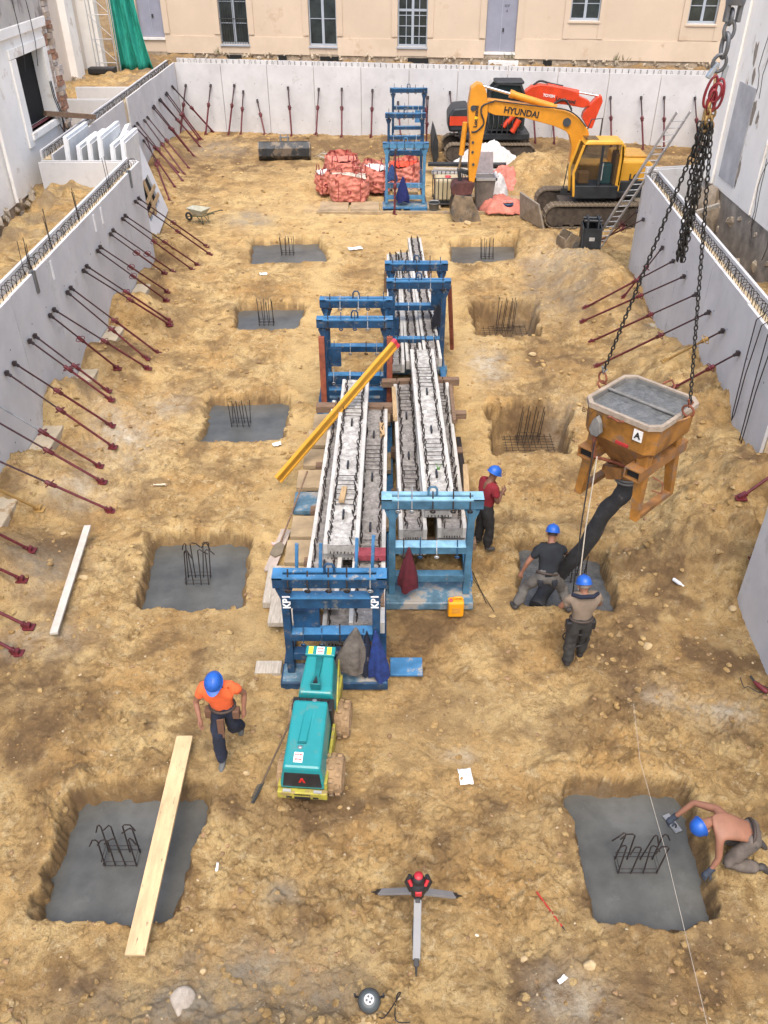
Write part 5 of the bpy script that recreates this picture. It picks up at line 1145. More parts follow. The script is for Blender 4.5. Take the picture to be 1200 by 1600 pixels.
for yy in (.23, .16): text('STOP', .035, MWr @ frame_M((-.055, yy, surf(yy)+.011), (1, 0, 0), (0, 1, .24)), RDL, RO, depth=.001, bold=.002)
MB().hexa([(-.24, -.008, .50), (.24, -.008, .50), (.24, .03, .50), (-.24, .03, .50), (-.215, .018, .80), (.215, .018, .80), (.215, .05, .80), (-.215, .05, .80)]).build('grille_panel', BLACK, RO, local=True)
m = MB(); m.prism([(-.045, .60), (-.02, .60), (.0, .66), (.02, .60), (.045, .60), (.012, .70), (-.012, .70)], -.004, .02, 'y'); m.build('red_arrow_emblem', mat('red_emblem', (.5, .02, .02), .4), RO, local=True)
m = MB(); m.box(-.31, .31, -.07, .02, .26, .42); m.build('bumper', YG, RO, local=True, bevel=.015)
m = MB(); m.box(-.10, .10, -.076, -.05, .27, .33); m.box(-.2, -.13, -.075, -.05, .29, .33); m.box(.13, .2, -.075, -.05, .29, .33); m.build('bumper_slot', BLACK, RO, local=True)
text('AMMANN', .045, MWr @ frame_M((0, -.074, .385), (1, 0, 0), (0, 0, 1)), BLACK, RO, depth=.002, bold=.002)
for sx in (-1, 1): MB().box(sx*.19-.05, sx*.19+.05, -.06, -.02, .425, .445).build('hinge', ALU, RO, local=True)
for sx in (-1, 1): MB().box(sx*.285-.02, sx*.285+.02, .0, 1.1, .26, .60 if sx > 0 else .5).build('side_frame', YG, RO, local=True, bevel=.01)
MB().box(-.22, .22, .1, 1.9, .2, .5).build('chassis', BLACK, RO, local=True)
# drums with padfoot lugs: pairs either side
for (y, nm) in ((.33, 'near'), (1.30, 'far')):
    for sx in (-1, 1):
        m = MB(); prof = [(.05, 0), (.24, .0), (.26, .01), (.26, .27), (.24, .28), (.22, .26), (.20, .08), (.06, .08)]
        if sx < 0: prof = [(r_, -z_) for r_, z_ in prof][::-1]
        Mx = Matrix.Translation((.24 if sx > 0 else -.10, y, .26)) @ Matrix.Rotation(math.pi/2, 4, 'Y'); m.lathe(prof, (0, 0, 0), 28, Mx)
        dr = m.build('drum', MUD, RO, local=True)
        lm = MB()
        for row in range(3):
            for i in range(10):
                a = 2*math.pi*(i+.5*(row % 2))/10; Ml = Matrix.Translation(((.28 if sx > 0 else -.32)+.09*row, y, .26)) @ Matrix.Rotation(a, 4, 'X') @ Matrix.Translation((0, 0, .268)); lm.box(-.03, .03, -.028, .028, -.02, .022, Ml)
        o = lm.build('drum_lugs', MUD, None, local=True); o.parent = dr
# middle articulation
m = MB(); m.box(-.27, .27, 1.10, 1.34, .5, .93); m.build('engine_bay', BLACK, RO, local=True, bevel=.02)
for i in range(5): MB().tube([(-.2+i*.1, 1.12, .93), (-.18+i*.09, 1.22, 1.0), (-.2+i*.1, 1.33, .92)], .013, 5).build('hydraulic_hose', RUBBER, RO, local=True)
MB().lathe([(.035, 0), (.035, .05), (.02, .06)], (.03, 1.2, .99), 12).build('oil_cap', STEEL, RO, local=True)
MB().box(.11, .2, 1.13, 1.2, .935, .945).build('info_plate', ALU, RO, local=True); MB().box(-.2, -.14, 1.13, 1.2, .935, .945).build('info_plate', ALU, RO, local=True)
# far module
m = MB(); m.add([(-.26, 1.34, .5), (.30, 1.34, .5), (.28, 2.05, .5), (-.24, 2.05, .5), (-.20, 1.36, 1.02), (.24, 1.36, 1.02), (.2, 2.03, 1.2), (-.16, 2.03, 1.2)], [(3, 2, 1, 0), (4, 5, 6, 7), (0, 1, 5, 4), (1, 2, 6, 5), (2, 3, 7, 6), (3, 0, 4, 7)]); m.build('front_hood', TEAL, RO, local=True, bevel=.03)
m = MB(); m.prism([(-.05, 1.40), (.09, 1.40), (.05, 1.62), (.07, 2.0), (-.03, 2.0), (-.01, 1.62)], 1.06, 1.20, 'z'); m.build('hood_rib', TEALD, RO, local=True, bevel=.01)
m = MB(); m.prism([(-.01, 1.42), (.05, 1.42), (.02, 1.56)], 1.19, 1.23, 'z'); m.build('exhaust_slot', BLACK, RO, local=True)
m = MB(); m.hexa([(-.18, 1.98, 1.20), (.22, 1.98, 1.20), (.22, 2.14, 1.20), (-.18, 2.14, 1.20), (-.18, 1.98, 1.25), (.22, 1.98, 1.25), (.22, 2.14, 1.29), (-.18, 2.14, 1.29)]); pn = m.build('top_panel', TEAL, RO, local=True, bevel=.01)
YD = mat('yellow_decal', (.75, .7, .05), .5)
for x0, x1, mm_ in ((-.14, -.08, YD), (-.03, .07, stw), (.11, .17, YD)):
    m = MB(); m.hexa([(x0, 1.99, 1.255), (x1, 1.99, 1.255), (x1, 2.12, 1.287), (x0, 2.12, 1.287), (x0, 1.99, 1.262), (x1, 1.99, 1.262), (x1, 2.12, 1.294), (x0, 2.12, 1.294)]); m.build('decal', mm_, RO, local=True)
for yy in (2.03, 2.085): text('STOP', .03, MWr @ frame_M((.02, yy, 1.266+(yy-1.99)*.246+.002), (1, 0, 0), (0, 1, .24)), RDL, RO, depth=.001, bold=.002)
MB().box(.265, .305, 1.3, 2.1, .3, .62).build('side_frame', YG, RO, local=True, bevel=.01)
MB().tube([(.30, 1.3, .62), (.31, 1.35, 1.0), (.27, 2.0, 1.12), (.27, 2.05, .6)], .012, 6).build('guard_rail', YG, RO, local=True)

for ch in RO.children:
    if ch.name.split('.')[0] != 'drum': ch.data.transform(Matrix.Diagonal((1.1, .93, .82, 1)))
# ---------------------------------------------------------------- excavators
HYO = mat('orange_yellow_paint', (.62, .26, .02), .38, 0, .1, 2, .04, spots=.66, spot_col=(.40, .2, .06), spot_scale=4)
HYY = mat('yellow_cab_paint', (.66, .34, .035), .4, 0, .08, 2, .04, spots=.66, spot_col=(.45, .28, .1), spot_scale=3)
ERD = mat('red_orange_paint', (.55, .05, .015), .35, 0, .12, 2, .04)
TRK = mat('dusty_track', (.20, .155, .105), .95, 0, .3, 5, .4)
TRD = mat('track_frame_dust', (.07, .055, .042), .95, 0, .3, 4, .2)
CHR = mat('chrome_rod', (.7, .7, .7), .15, 1, .05, 3, 0)
BKT = mat('dusty_bucket_steel', (.24, .185, .125), .7, .2, .3, 3, .2, spots=.52, spot_col=(.09, .085, .08), spot_scale=2)
CABG = mat('cab_glass', (.02, .026, .03), .08, 0, .3, 1, 0); CABG.node_tree.nodes['Principled BSDF'].inputs['Alpha'].default_value = .45
BODYD = mat('dark_machine_paint', (.02, .024, .028), .5, 0, .3, 3, .1)
def tr(pts, Y): return [((q := GY(px, py, Y)).x, q.z) for px, py in pts]
def z8(x, y): return (690+x/3.636, 110+y/3.636)
def track(t, x0, x1, y0, y1, h, shoe=.16, z0=.0):
    """crawler: frame, rollers and a belt of separate shoes"""
    r = h/2; cx0, cx1 = x0+r, x1-r; w = y1-y0
    MB().box(cx0, cx1, y0+.08, y1-.08, z0+.1, z0+h-.12).build('track_frame', TRD, t, bevel=.03)
    for cx in (cx0, cx1): MB().tube([(cx, y0+.06, z0+r), (cx, y1-.06, z0+r)], r-.06, 20).build('sprocket', TRD, t)
    n = 7
    for i in range(n): x = cx0+(cx1-cx0)*(i+.5)/n; MB().tube([(x, y0+.05, z0+.13), (x, y1-.05, z0+.13)], .09, 10).build('roller', TRD, t)
    per = 2*(cx1-cx0)+2*math.pi*r; k = int(per/shoe); sh = MB(); sh.box(-shoe*.46, shoe*.46, -w/2, w/2, -.03, .012); sh.box(-shoe*.08, shoe*.08, -w/2+.01, w/2-.01, .012, .042); me = sh.mesh('track_shoe', TRK)
    inv = wm(t).inverted()
    for i in range(k):
        s_ = i*per/k; Ls = cx1-cx0
        if s_ < Ls: p = (cx0+s_, z0+h); a = 0
        elif s_ < Ls+math.pi*r: b = (s_-Ls)/r; p = (cx1+math.sin(b)*r, z0+r+math.cos(b)*r); a = b
        elif s_ < 2*Ls+math.pi*r: p = (cx1-(s_-Ls-math.pi*r), z0); a = math.pi
        else: b = (s_-2*Ls-math.pi*r)/r; p = (cx0-math.sin(b)*r, z0+r-math.cos(b)*r); a = math.pi+b
        o = place('track_shoe', me, t); o.matrix_basis = inv @ (Matrix.Translation((p[0], (y0+y1)/2, p[1])) @ Matrix.Rotation(a, 4, 'Y'))
YP = 33.3
EX = thing('excavator', 'orange crawler excavator with its bucket resting by the rubbish pile', 'excavator', (8.4, 33.3, 0))
bp_ = tr([z8(*q) for q in ((250, 168), (268, 160), (420, 178), (590, 203), (700, 225), (760, 255), (800, 290), (828, 335), (838, 390), (800, 470), (760, 525), (722, 520), (735, 430), (722, 365), (700, 340), (640, 312), (460, 262), (300, 248), (262, 232))], YP)
MB().prism(bp_, YP-.2, YP+.2, 'y').build('boom', HYO, EX, bevel=.02)
sp_ = tr([z8(*q) for q in ((165, 95), (205, 66), (235, 78), (250, 110), (258, 170), (258, 240), (240, 330), (232, 372), (214, 480), (182, 628), (152, 618), (150, 560), (160, 372), (150, 300), (148, 200))], YP)
MB().prism(sp_, YP-.28, YP+.28, 'y').build('stick', HYO, EX, bevel=.02)
def zp(x, y, Y=YP): return GY(*z8(x, y), Y)
m = MB(); m.tube([zp(232, 88), zp(400, 136)], .05, 10); m.build('cylinder_rod', CHR, EX)
m = MB(); m.tube([zp(390, 132), zp(650, 212)], .12, 12); m.tube([zp(388, 131), zp(410, 138)], .14, 12); m.build('stick_cylinder', HYO, EX)
m = MB(); m.tube([zp(135, 295, YP-.1), zp(112, 480, YP-.1)], .10, 12); m.build('bucket_cylinder', HYO, EX)
m = MB(); m.tube([zp(112, 480, YP-.1), zp(98, 560, YP-.1)], .045, 10); m.build('cylinder_rod', CHR, EX)
m = MB(); m.bar(zp(98, 560), zp(105, 630), .3, .14, (1, 0, 0)); m.bar(zp(98, 565), zp(175, 590), .2, .14); m.build('bucket_linkage', BODYD, EX, bevel=.02)
qc = tr([z8(*q) for q in ((55, 650), (75, 625), (170, 620), (182, 640), (165, 690), (70, 700), (52, 680))], YP); MB().prism(qc, YP-.4, YP+.4, 'y').build('quick_hitch', mat('dirty_maroon', (.09, .03, .028), .7, 0, .3, 4, .2), EX, bevel=.02)
# bucket: side plates, curved back, teeth
bo = [z8(*q) for q in ((70, 690), (52, 745), (48, 790), (62, 828), (90, 850), (140, 862), (190, 868), (230, 872), (205, 800), (185, 765), (168, 700))]
bo = tr(bo, YP)
for y0 in (YP-.5, YP+.46): MB().prism(bo, y0, y0+.04, 'y').build('bucket_side', BKT, EX)
m = MB(); back_ = bo[:8]
for (a, b) in zip(back_, back_[1:]): m.hexa([(a[0], YP-.46, a[1]-.0), (b[0], YP-.46, b[1]), (b[0], YP+.46, b[1]), (a[0], YP+.46, a[1]), (a[0]+.03, YP-.46, a[1]+.04), (b[0]+.03, YP-.46, b[1]+.04), (b[0]+.03, YP+.46, b[1]+.04), (a[0]+.03, YP+.46, a[1]+.04)])
m.build('bucket_shell', BKT, EX)
tp = zp(225, 865)
for i in range(5): y = YP-.4+.2*i; m = MB(); m.hexa([(tp.x-.05, y-.05, tp.z-.03), (tp.x+.22, y-.02, tp.z+.0), (tp.x+.22, y+.02, tp.z+.0), (tp.x-.05, y+.05, tp.z-.03), (tp.x-.05, y-.05, tp.z+.06), (tp.x+.22, y-.02, tp.z+.02), (tp.x+.22, y+.02, tp.z+.02), (tp.x-.05, y+.05, tp.z+.06)]); m.build('tooth', STEEL, EX)
MB().prism(bo, YP-.455, YP+.455, 'y').build('bucket_core', BKT, EX)
# hydraulic hoses along the boom
m = MB(); m.tube(smooth([zp(300, 175, YP-.24), zp(235, 200, YP-.3), (zp(225, 240, YP-.32)), zp(240, 300, YP-.3), zp(200, 345, YP-.3), zp(170, 350, YP-.3)]), .03, 6); m.tube(smooth([zp(820, 320, YP-.3), zp(770, 260, YP-.3), zp(700, 222, YP-.28), zp(560, 205, YP-.28), zp(400, 185, YP-.25), zp(300, 172, YP-.25)]), .025, 6)
m.tube(smooth([zp(640, 190, YP-.2), zp(700, 165, YP-.25), zp(740, 230, YP-.25)]), .03, 6); m.build('hydraulic_hoses', RUBBER, EX)
m = MB(); m.tube([zp(712, 295, YP-.24), zp(712, 295, YP+.24)], .15, 14); m.tube([zp(180, 215, YP-.3), zp(180, 215, YP+.3)], .1, 12); m.build('pivot_pin', BODYD, EX)
for q in ((178, 410), (176, 465), (180, 535)): MB().tube([zp(*q, YP-.3), zp(*q, YP-.2)], .05, 10).build('pin', BODYD, EX)
bd = (zp(540, 262)-zp(370, 235)).normalized()
text('HYUNDAI', .30, frame_M(zp(454, 240, YP-.215), bd, (-bd.z, 0, bd.x)), BODYD, EX, depth=.006, bold=.008, sx=.98)
sd_ = Vector((.02, 0, 1)); text('Loc  mod', .20, frame_M(zp(196, 262, YP-.295), sd_, (-1, 0, .02)), BODYD, EX, depth=.006, bold=.006, sx=.95)
q = zp(199, 270, YP-.292); MB().prism([(q.x-.07, q.z+.06), (q.x-.07, q.z-.07), (q.x+.07, q.z)], YP-.292, YP-.284, 'y').build('yellow_triangle', mat('yellow_sign', (.75, .55, .02), .5), EX)
# superstructure
MB().box(7.4, 9.95, 32.35, 34.7, 1.02, 1.25).build('deck', BODYD, EX, bevel=.03)
m = MB(); m.prism([(8.75, 1.25), (9.95, 1.25), (10.1, 1.5), (10.1, 2.1), (9.9, 2.3), (8.8, 2.32)], 32.5, 34.7, 'y'); m.build('counterweight', HYY, EX, bevel=.08)
m = MB(); m.prism([(8.8, 1.02), (10.05, 1.02), (10.12, 1.5), (10.1, 1.62), (8.8, 1.62)], 32.42, 34.75, 'y'); m.build('lower_counterweight', BODYD, EX, bevel=.04)
MB().box(7.5, 8.8, 33.75, 34.7, 1.25, 1.9).build('engine_cover', HYY, EX, bevel=.05)
text('LC', .3, frame_M((9.35, 32.41, 1.75), (1, 0, 0), (0, 0, 1)), BODYD, EX, depth=.006, bold=.015)
m = MB(); m.box(8.9, 9.9, 33.0, 34.2, 2.32, 2.38); m.build('hood_grille', mat('hood_yellow', (.5, .27, .05), .6), EX, bevel=.02)
# cab
cb = [(7.12, 1.1), (8.75, 1.1), (8.80, 2.2), (8.72, 2.95), (8.55, 3.05), (7.45, 3.05), (7.28, 2.9), (7.02, 1.9)]
cy0, cy1 = 32.2, 33.1
def inset(P, k, c=None):
    cx = sum(p[0] for p in P)/len(P); cz = sum(p[1] for p in P)/len(P); return [(cx+(p[0]-cx)*k, cz+(p[1]-cz)*k) for p in P]
MB().prism(inset(cb, .93), cy0+.05, cy1-.05, 'y').build('cab_glass', CABG, EX)
MB().box(7.15, 8.78, cy0, cy1, 1.03, 1.5).build('cab_base', BODYD, EX, bevel=.03)
for a, b in (((7.14, 1.1), (7.03, 1.95)), ((7.03, 1.95), (7.3, 2.92)), ((8.76, 1.3), (8.78, 2.6)), ((8.78, 2.4), (8.7, 2.98))):
    for y in (cy0+.04, cy1-.04): MB().bar((a[0], y, a[1]), (b[0], y, b[1]), .07, .09, (1, 0, 0)).build('cab_post', HYY, EX, bevel=.015)
MB().bar((8.72, cy0+.035, 1.5), (8.74, cy0+.035, 2.9), .06, .16, (1, 0, 0)).build('cab_post', HYY, EX, bevel=.015)
MB().bar((8.0, cy0+.025, 1.5), (8.0, cy0+.025, 2.9), .05, .09, (1, 0, 0)).build('door_post', BODYD, EX)
MB().box(8.06, 8.09, cy0-.03, cy0+.02, 1.7, 2.3).build('door_handle', ALU, EX)
m = MB(); m.hexa([(7.3, cy0, 2.92), (8.78, cy0, 2.92), (8.78, cy1, 2.92), (7.3, cy1, 2.92), (7.42, cy0+.05, 3.08), (8.66, cy0+.05, 3.08), (8.66, cy1-.05, 3.08), (7.42, cy1-.05, 3.08)]); m.build('cab_roof', HYY, EX, bevel=.05)
m = MB(); m.hexa([(7.34, cy0+.12, 3.082), (7.85, cy0+.12, 3.082), (7.85, cy1-.12, 3.082), (7.34, cy1-.12, 3.082), (7.38, cy0+.14, 3.1), (7.82, cy0+.14, 3.1), (7.82, cy1-.14, 3.1), (7.38, cy1-.14, 3.1)]); m.build('roof_hatch', CABG, EX, bevel=.01)
m = MB(); m.box(8.1, 8.5, 32.45, 32.9, 1.5, 2.2); m.build('operator_seat', mat('seat_cloth', (.04, .13, .13), .9), EX, bevel=.05); m = MB(); m.box(7.3, 7.7, 32.5, 32.9, 1.5, 1.9); m.box(8.55, 8.7, 32.3, 33.0, 1.5, 2.6); m.build('console', mat('cab_interior', (.25, .13, .03), .8), EX, bevel=.03)
m = MB(); m.tube([(6.98, cy0, 1.2), (6.7, cy0-.02, 1.3), (6.78, cy0-.02, 2.3)], .02, 6); m.box(6.62, 6.86, cy0-.05, cy0+.0, 1.2, 1.42); m.build('mirror_rail', BODYD, EX)
m = MB(); m.tube([(7.5, 33.4, 2.9), (7.7, 33.4, 3.55), (8.1, 33.4, 3.6), (8.1, 33.4, 3.0)], .025, 6); m.build('hand_rail', BODYD, EX)
MB().tube([(8.0, 33.3, .6), (8.0, 33.3, 1.05)], .6, 20).build('slew_ring', BODYD, EX)
MB().box(6.8, 9.4, 32.9, 33.8, .35, .75).build('undercarriage', TRD, EX, bevel=.06)
track(EX, 6.1, 10.0, 31.95, 32.5, .84); track(EX, 6.1, 10.0, 34.1, 34.65, .84)
# dozer-like spare plate
q = [(5.55, 32.3), (6.05, 31.6), (6.2, 31.65), (5.75, 32.4)]
m = MB(); m.hexa([(5.35, 33.2, .05), (6.05, 31.75, .02), (6.12, 31.8, .02), (5.42, 33.3, .05), (5.25, 33.2, 1.0), (5.75, 31.75, .95), (5.82, 31.8, .95), (5.32, 33.3, 1.0)]); tag(m.build('steel_plate', mat('dusty_steel_plate', (.30, .26, .21), .7, .2, .2, 3, .1)), 'scuffed steel plate leaning against the sand heap by the orange excavator', 'plate')
# red excavator behind
YR = 43.2
RX = thing('excavator', 'red crawler excavator with black cab behind the orange one', 'excavator', (5.2, 43.2, 0), 0)
rb = tr([z8(*q) for q in ((455, 150), (470, 118), (510, 86), (560, 76), (610, 82), (700, 98), (778, 122), (775, 140), (835, 168), (838, 196), (800, 208), (700, 190), (560, 178), (458, 172))], YR); MB().prism(rb, YR-.25, YR+.25, 'y').build('boom', ERD, RX, bevel=.03)
rs = tr([z8(*q) for q in ((880, 150), (905, 138), (912, 172), (880, 250), (852, 325), (828, 325), (795, 268), (800, 240), (828, 200), (845, 185))], YR); MB().prism(rs, YR-.2, YR+.2, 'y').build('stick', ERD, RX, bevel=.03)
MB().tube([zp(775, 124, YR), zp(890, 145, YR)], .05, 8).build('cylinder_rod', CHR, RX); MB().tube([zp(600, 88, YR-.1), zp(778, 126, YR-.1)], .12, 10).build('stick_cylinder', ERD, RX)
m = MB(); m.tube(smooth([zp(520, 85, YR), zp(560, 60, YR), zp(620, 75, YR), zp(690, 90, YR)]), .05, 6); m.tube(smooth([zp(640, 185, YR-.3), zp(700, 170, YR-.3), zp(740, 220, YR-.3)]), .04, 6); m.build('hydraulic_hoses', RUBBER, RX)
text('LocAmod', .24, frame_M(zp(705, 170, YR-.27), (1, 0, -.18), (.18, 0, 1)), BODYD, RX, depth=.006, bold=.006)
text('TOYEN', .17, frame_M(zp(610, 145, YR-.27), (1, 0, -.1), (.1, 0, 1)), mat('white_lettering', (0, 0, 0)), RX, depth=.006, bold=.004)
q0, q1 = zp(275, 90, 42.4), zp(455, 330, 42.4)
cbr = [(q0.x, q1.z), (q1.x, q1.z), (q1.x+.02, q0.z-.5), (q1.x-.25, q0.z+.1), (q0.x+.35, q0.z+.15), (q0.x, q0.z-.2)]
MB().prism(inset(cbr, .94), 42.15, 43.05, 'y').build('cab_glass', mat('cab_glass_green', (.012, .022, .024), .1), RX)
for a, b in zip(cbr, cbr[1:]+cbr[:1]):
    for y in (42.14, 43.06): MB().bar((a[0], y, a[1]), (b[0], y, b[1]), .08, .1, (0, 1, 0) if abs(a[1]-b[1]) < abs(a[0]-b[0]) else (1, 0, 0)).build('cab_post', BODYD, RX)
MB().box(q0.x+.2, q1.x-.1, 42.1, 43.1, q0.z+.12, q0.z+.26).build('cab_roof', BODYD, RX, bevel=.06)
MB().box(3.6, 6.9, 42.2, 44.4, .95, 1.25).build('deck', BODYD, RX, bevel=.04)
m = MB(); m.prism([(3.1, 1.2), (4.1, 1.2), (4.15, 2.0), (4.0, 2.3), (3.3, 2.25), (3.05, 1.9)], 42.7, 44.4, 'y'); m.build('counterweight', BODYD, RX, bevel=.1); MB().box(3.12, 3.95, 42.66, 42.69, 1.5, 1.9).build('side_stripe', ERD, RX)
m = MB(); m.tube([zp(350, 320, 42.1), zp(425, 240, 42.1)], .12, 10); m.tube([zp(400, 350, 42.1), zp(440, 280, 42.1)], .14, 10); m.build('boom_cylinder', ERD, RX)
MB().box(5.0, 6.6, 43.1, 44.3, 1.25, 2.0).build('engine_cover', BODYD, RX, bevel=.05)
for i in range(7): MB().tube([(4.8+i*.25, 42.05, 1.3), (4.9+i*.22, 42.0, 1.75), (4.85+i*.25, 42.1, 2.1)], .03, 5).build('hose', RUBBER, RX)
track(RX, 2.9, 7.2, 41.9, 42.45, .8); track(RX, 2.9, 7.2, 44.0, 44.5, .8)
m = MB(); m.prism([(2.35, .05), (2.5, .0), (2.6, .3), (2.55, 1.0), (2.4, 1.4), (2.3, .8)], 41.8, 44.4, 'y'); m.build('blade', BODYD, RX, bevel=.03)
# loose buckets
t = thing('digger_bucket', 'wide dark ditching bucket lying by the left of the red bags', 'bucket', (-4.8, 42.9, 0), R(182), 'spare digger buckets')
prof = [(.0, .12), (.22, .0), (.55, .02), (.78, .25), (.8, .6), (.6, .85), (.52, .8)]
for x in (-1.25, 1.2): MB().prism([(y, z) for y, z in prof+[(.0, .5)]], x, x+.05, 'x').build('side', BKT, t, local=True)
m = MB()
for a, b in zip(prof, prof[1:]): m.hexa([(-1.2, a[0], a[1]), (1.2, a[0], a[1]), (1.2, b[0], b[1]), (-1.2, b[0], b[1]), (-1.2, a[0]-.03, a[1]+.03), (1.2, a[0]-.03, a[1]+.03), (1.2, b[0]-.03, b[1]+.03), (-1.2, b[0]-.03, b[1]+.03)])
m.box(-1.24, 1.24, -.12, -.06, .05, .62); m.build('shell', mat('dark_bucket_paint', (.035, .04, .045), .6, .2, .3, 3, .2, spots=.5, spot_col=(.15, .12, .09), spot_scale=2), t, local=True)
m = MB(); 
for x in (-.2, .15): m.prism([(-.15, .5), (.35, .75), (.3, 1.1), (.0, 1.05), (-.15, .8)], x, x+.05, 'x')
m.tube([(-.25, .1, .95), (.25, .1, .95)], .04, 8); m.build('hitch_ears', mat('worn_grey_steel', (.2, .2, .2), .5, .4), t, local=True)
t = thing('digger_bucket', 'small black trenching bucket standing at the foot of the ladder', 'bucket', (7.05, 28.4, gz(7.05, 28.4)-.05), R(-5), 'spare digger buckets')
prof = [(-.45, .25), (-.35, .05), (.0, .0), (.35, .2), (.42, .6), (.3, .95)]
for x in (-.33, .28): MB().prism(prof+[(-.3, .9)], x, x+.05, 'x').build('side', BODYD, t, local=True, bevel=.01)
m = MB()
for a, b in zip(prof, prof[1:]): m.hexa([(-.28, a[0], a[1]), (.28, a[0], a[1]), (.28, b[0], b[1]), (-.28, b[0], b[1]), (-.28, a[0]-.03, a[1]+.03), (.28, a[0]-.03, a[1]+.03), (.28, b[0]-.03, b[1]+.03), (-.28, b[0]-.03, b[1]+.03)])
m.box(-.28, .28, -.42, -.36, .25, .9); m.build('shell', BODYD, t, local=True)
m = MB()
for x in (-.2, .15): m.prism([(-.35, .85), (.25, .9), (.2, 1.2), (-.3, 1.2)], x, x+.05, 'x')
m.tube([(-.3, -.2, 1.1), (.3, -.2, 1.1)], .05, 8); m.tube([(-.3, .15, 1.1), (.3, .15, 1.1)], .05, 8); m.build('hitch_ears', BODYD, t, local=True)
MB().box(-.09, .09, -.43, -.423, .5, .62).build('sticker', ALU, t, local=True)
t = thing('digger_bucket', 'dusty bucket lying on its side left of the small black one', 'bucket', (6.35, 28.5, gz(6.35, 28.5)), R(20), 'spare digger buckets')
m = MB(); m.prism([(-.3, 0), (.35, 0), (.3, .4), (-.1, .6), (-.32, .3)], -.3, -.25, 'y'); m.prism([(-.3, 0), (.35, 0), (.3, .4), (-.1, .6), (-.32, .3)], .25, .3, 'y'); m.box(-.32, -.27, -.25, .25, 0, .4); m.box(-.3, .35, -.25, .25, 0, .05); m.build('shell', BKT, t, local=True, bevel=.01)
# ladder over the right wall end
t = thing('ladder', 'long aluminium ladder leaning over the end of the right wall', 'ladder', (7.45, 29.1, .2))
A, B_ = Vector((7.50, 29.35, gz(7.5, 29.35))), Vector((8.33, 25.15, 5.35)); d = (B_-A); L_ = d.length; d.normalize(); sx_ = d.cross(Vector((0, 0, 1))).normalized()*.2
for q in (-1, 1): MB().bar(A+sx_*q, B_+sx_*q, .028, .07).build('stile', ALU, t); MB().bar(A+sx_*q*.84+d*1.2+Vector((0, -.04, .03)), A+sx_*q*.84+d*(L_-1.6)+Vector((0, -.04, .03)), .026, .06).build('stile', ALU, t)
n = int(L_/.28)
for i in range(1, n): p = A+d*(i*.28); MB().tube([p-sx_, p+sx_], .016, 6).build('rung', ALU, t)
# ---------------------------------------------------------------- rubbish corner
BAG = mat('red_woven_bag', (.56, .19, .14), .85, 0, .22, 4, .5, bscale=9, spots=.62, spot_col=(.62, .30, .24), spot_scale=3)
BAGW = mat('white_bag_lining', (.58, .56, .53), .8, 0, .14, 6, .5)
def bag(x, y, w, d, h, label, fill, seed, rz=0, z0=.12, m_=BAG):
    r = random.Random(seed); t = thing('rubble_bag', label, 'bag', (x, y, z0), rz, 'big red rubble bags'); n, k = 28, 9; vs = []
    for j in range(k):
        v = j/(k-1)
        for i in range(n):
            a = 2*math.pi*i/n; c_, s_ = math.cos(a), math.sin(a); p = 4; rr = (abs(c_)**p+abs(s_)**p)**(-1/p); bul = 1+.10*math.sin(math.pi*v)+.025*math.sin(a*7+v*9+seed)+r.uniform(-.012, .012)
            vs.append((c_*rr*w/2*bul, s_*rr*d/2*bul, h*v*(1-.12*math.sin(a+seed))+(.05*math.sin(a*3+seed)+.03*r.uniform(-1, 1) if j == k-1 else 0)))
    m = MB(); m.add(vs, [(j*n+i, j*n+(i+1) % n, (j+1)*n+(i+1) % n, (j+1)*n+i) for j in range(k-1) for i in range(n)], True); m.add(vs[:n], [tuple(range(n))[::-1]]); o = m.build('sack', m_, t, local=True); md = o.modifiers.new('sub', 'SUBSURF'); md.levels = md.render_levels = 2; tx = bpy.data.textures.new('crumple', 'CLOUDS'); tx.noise_scale = .22; md = o.modifiers.new('crumple', 'DISPLACE'); md.texture = tx; md.strength = .16; md.mid_level = .5; tx = bpy.data.textures.new('crumple', 'VORONOI'); tx.noise_scale = .16; md = o.modifiers.new('crease', 'DISPLACE'); md.texture = tx; md.strength = .10; md.mid_level = .5
    for sx in (-1, 1):
        for sy in (-1, 1): MB().tube([(sx*w*.36, sy*d*.5, h*.7), (sx*w*.34, sy*d*.5, h+.12), (sx*w*.2, sy*d*.42, h+.14), (sx*w*.16, sy*d*.46, h*.85)], .022, 5).build('loop_handle', mat('dark_red_webbing', (.22, .02, .03), .8), t, local=True)
    vs2, fs2 = rockmesh(1, 1, .8)
    m = MB(); g_ = 12
    xs_ = np.linspace(-w*.46, w*.46, g_); Xg, Yg = np.meshgrid(xs_, xs_*d/w); Zg = h*.86+.10*np.random.default_rng(seed).random(Xg.shape)
    m.add(list(zip(Xg.ravel(), Yg.ravel(), Zg.ravel())), [(i*g_+j, i*g_+j+1, (i+1)*g_+j+1, (i+1)*g_+j) for i in range(g_-1) for j in range(g_-1)]); m.build('contents', fill, t, local=True)
    m = MB(); m.ring((0, -d/2*1.12, h*.42), .07, .02, (0, 1, 0), 12, 5); m.box(-w*.3, -w*.3+.02, -d/2*1.1, -d/2*1.08, .05, h*.9); m.box(w*.3, w*.3+.02, -d/2*1.1, -d/2*1.08, .05, h*.9); m.build('printed_ring', mat('dark_red_webbing', (0, 0, 0)), t, local=True)
    return t
DEB = mat('pale_debris', (.50, .44, .36), .9, 0, .4, 6, .6)
bag(-1.45, 35.6, 1.5, 1.1, .95, 'nearest red bag full of pale debris boards', DEB, 1, R(3))
bag(-.35, 36.9, 1.15, 1.1, 1.0, 'red bag with a white lining spilling out, in front of the far rack', BAGW, 2, R(-4))
bag(-1.85, 38.4, 1.35, 1.1, 1.0, 'bulging red bag behind the nearest one', BAG, 3, R(8))
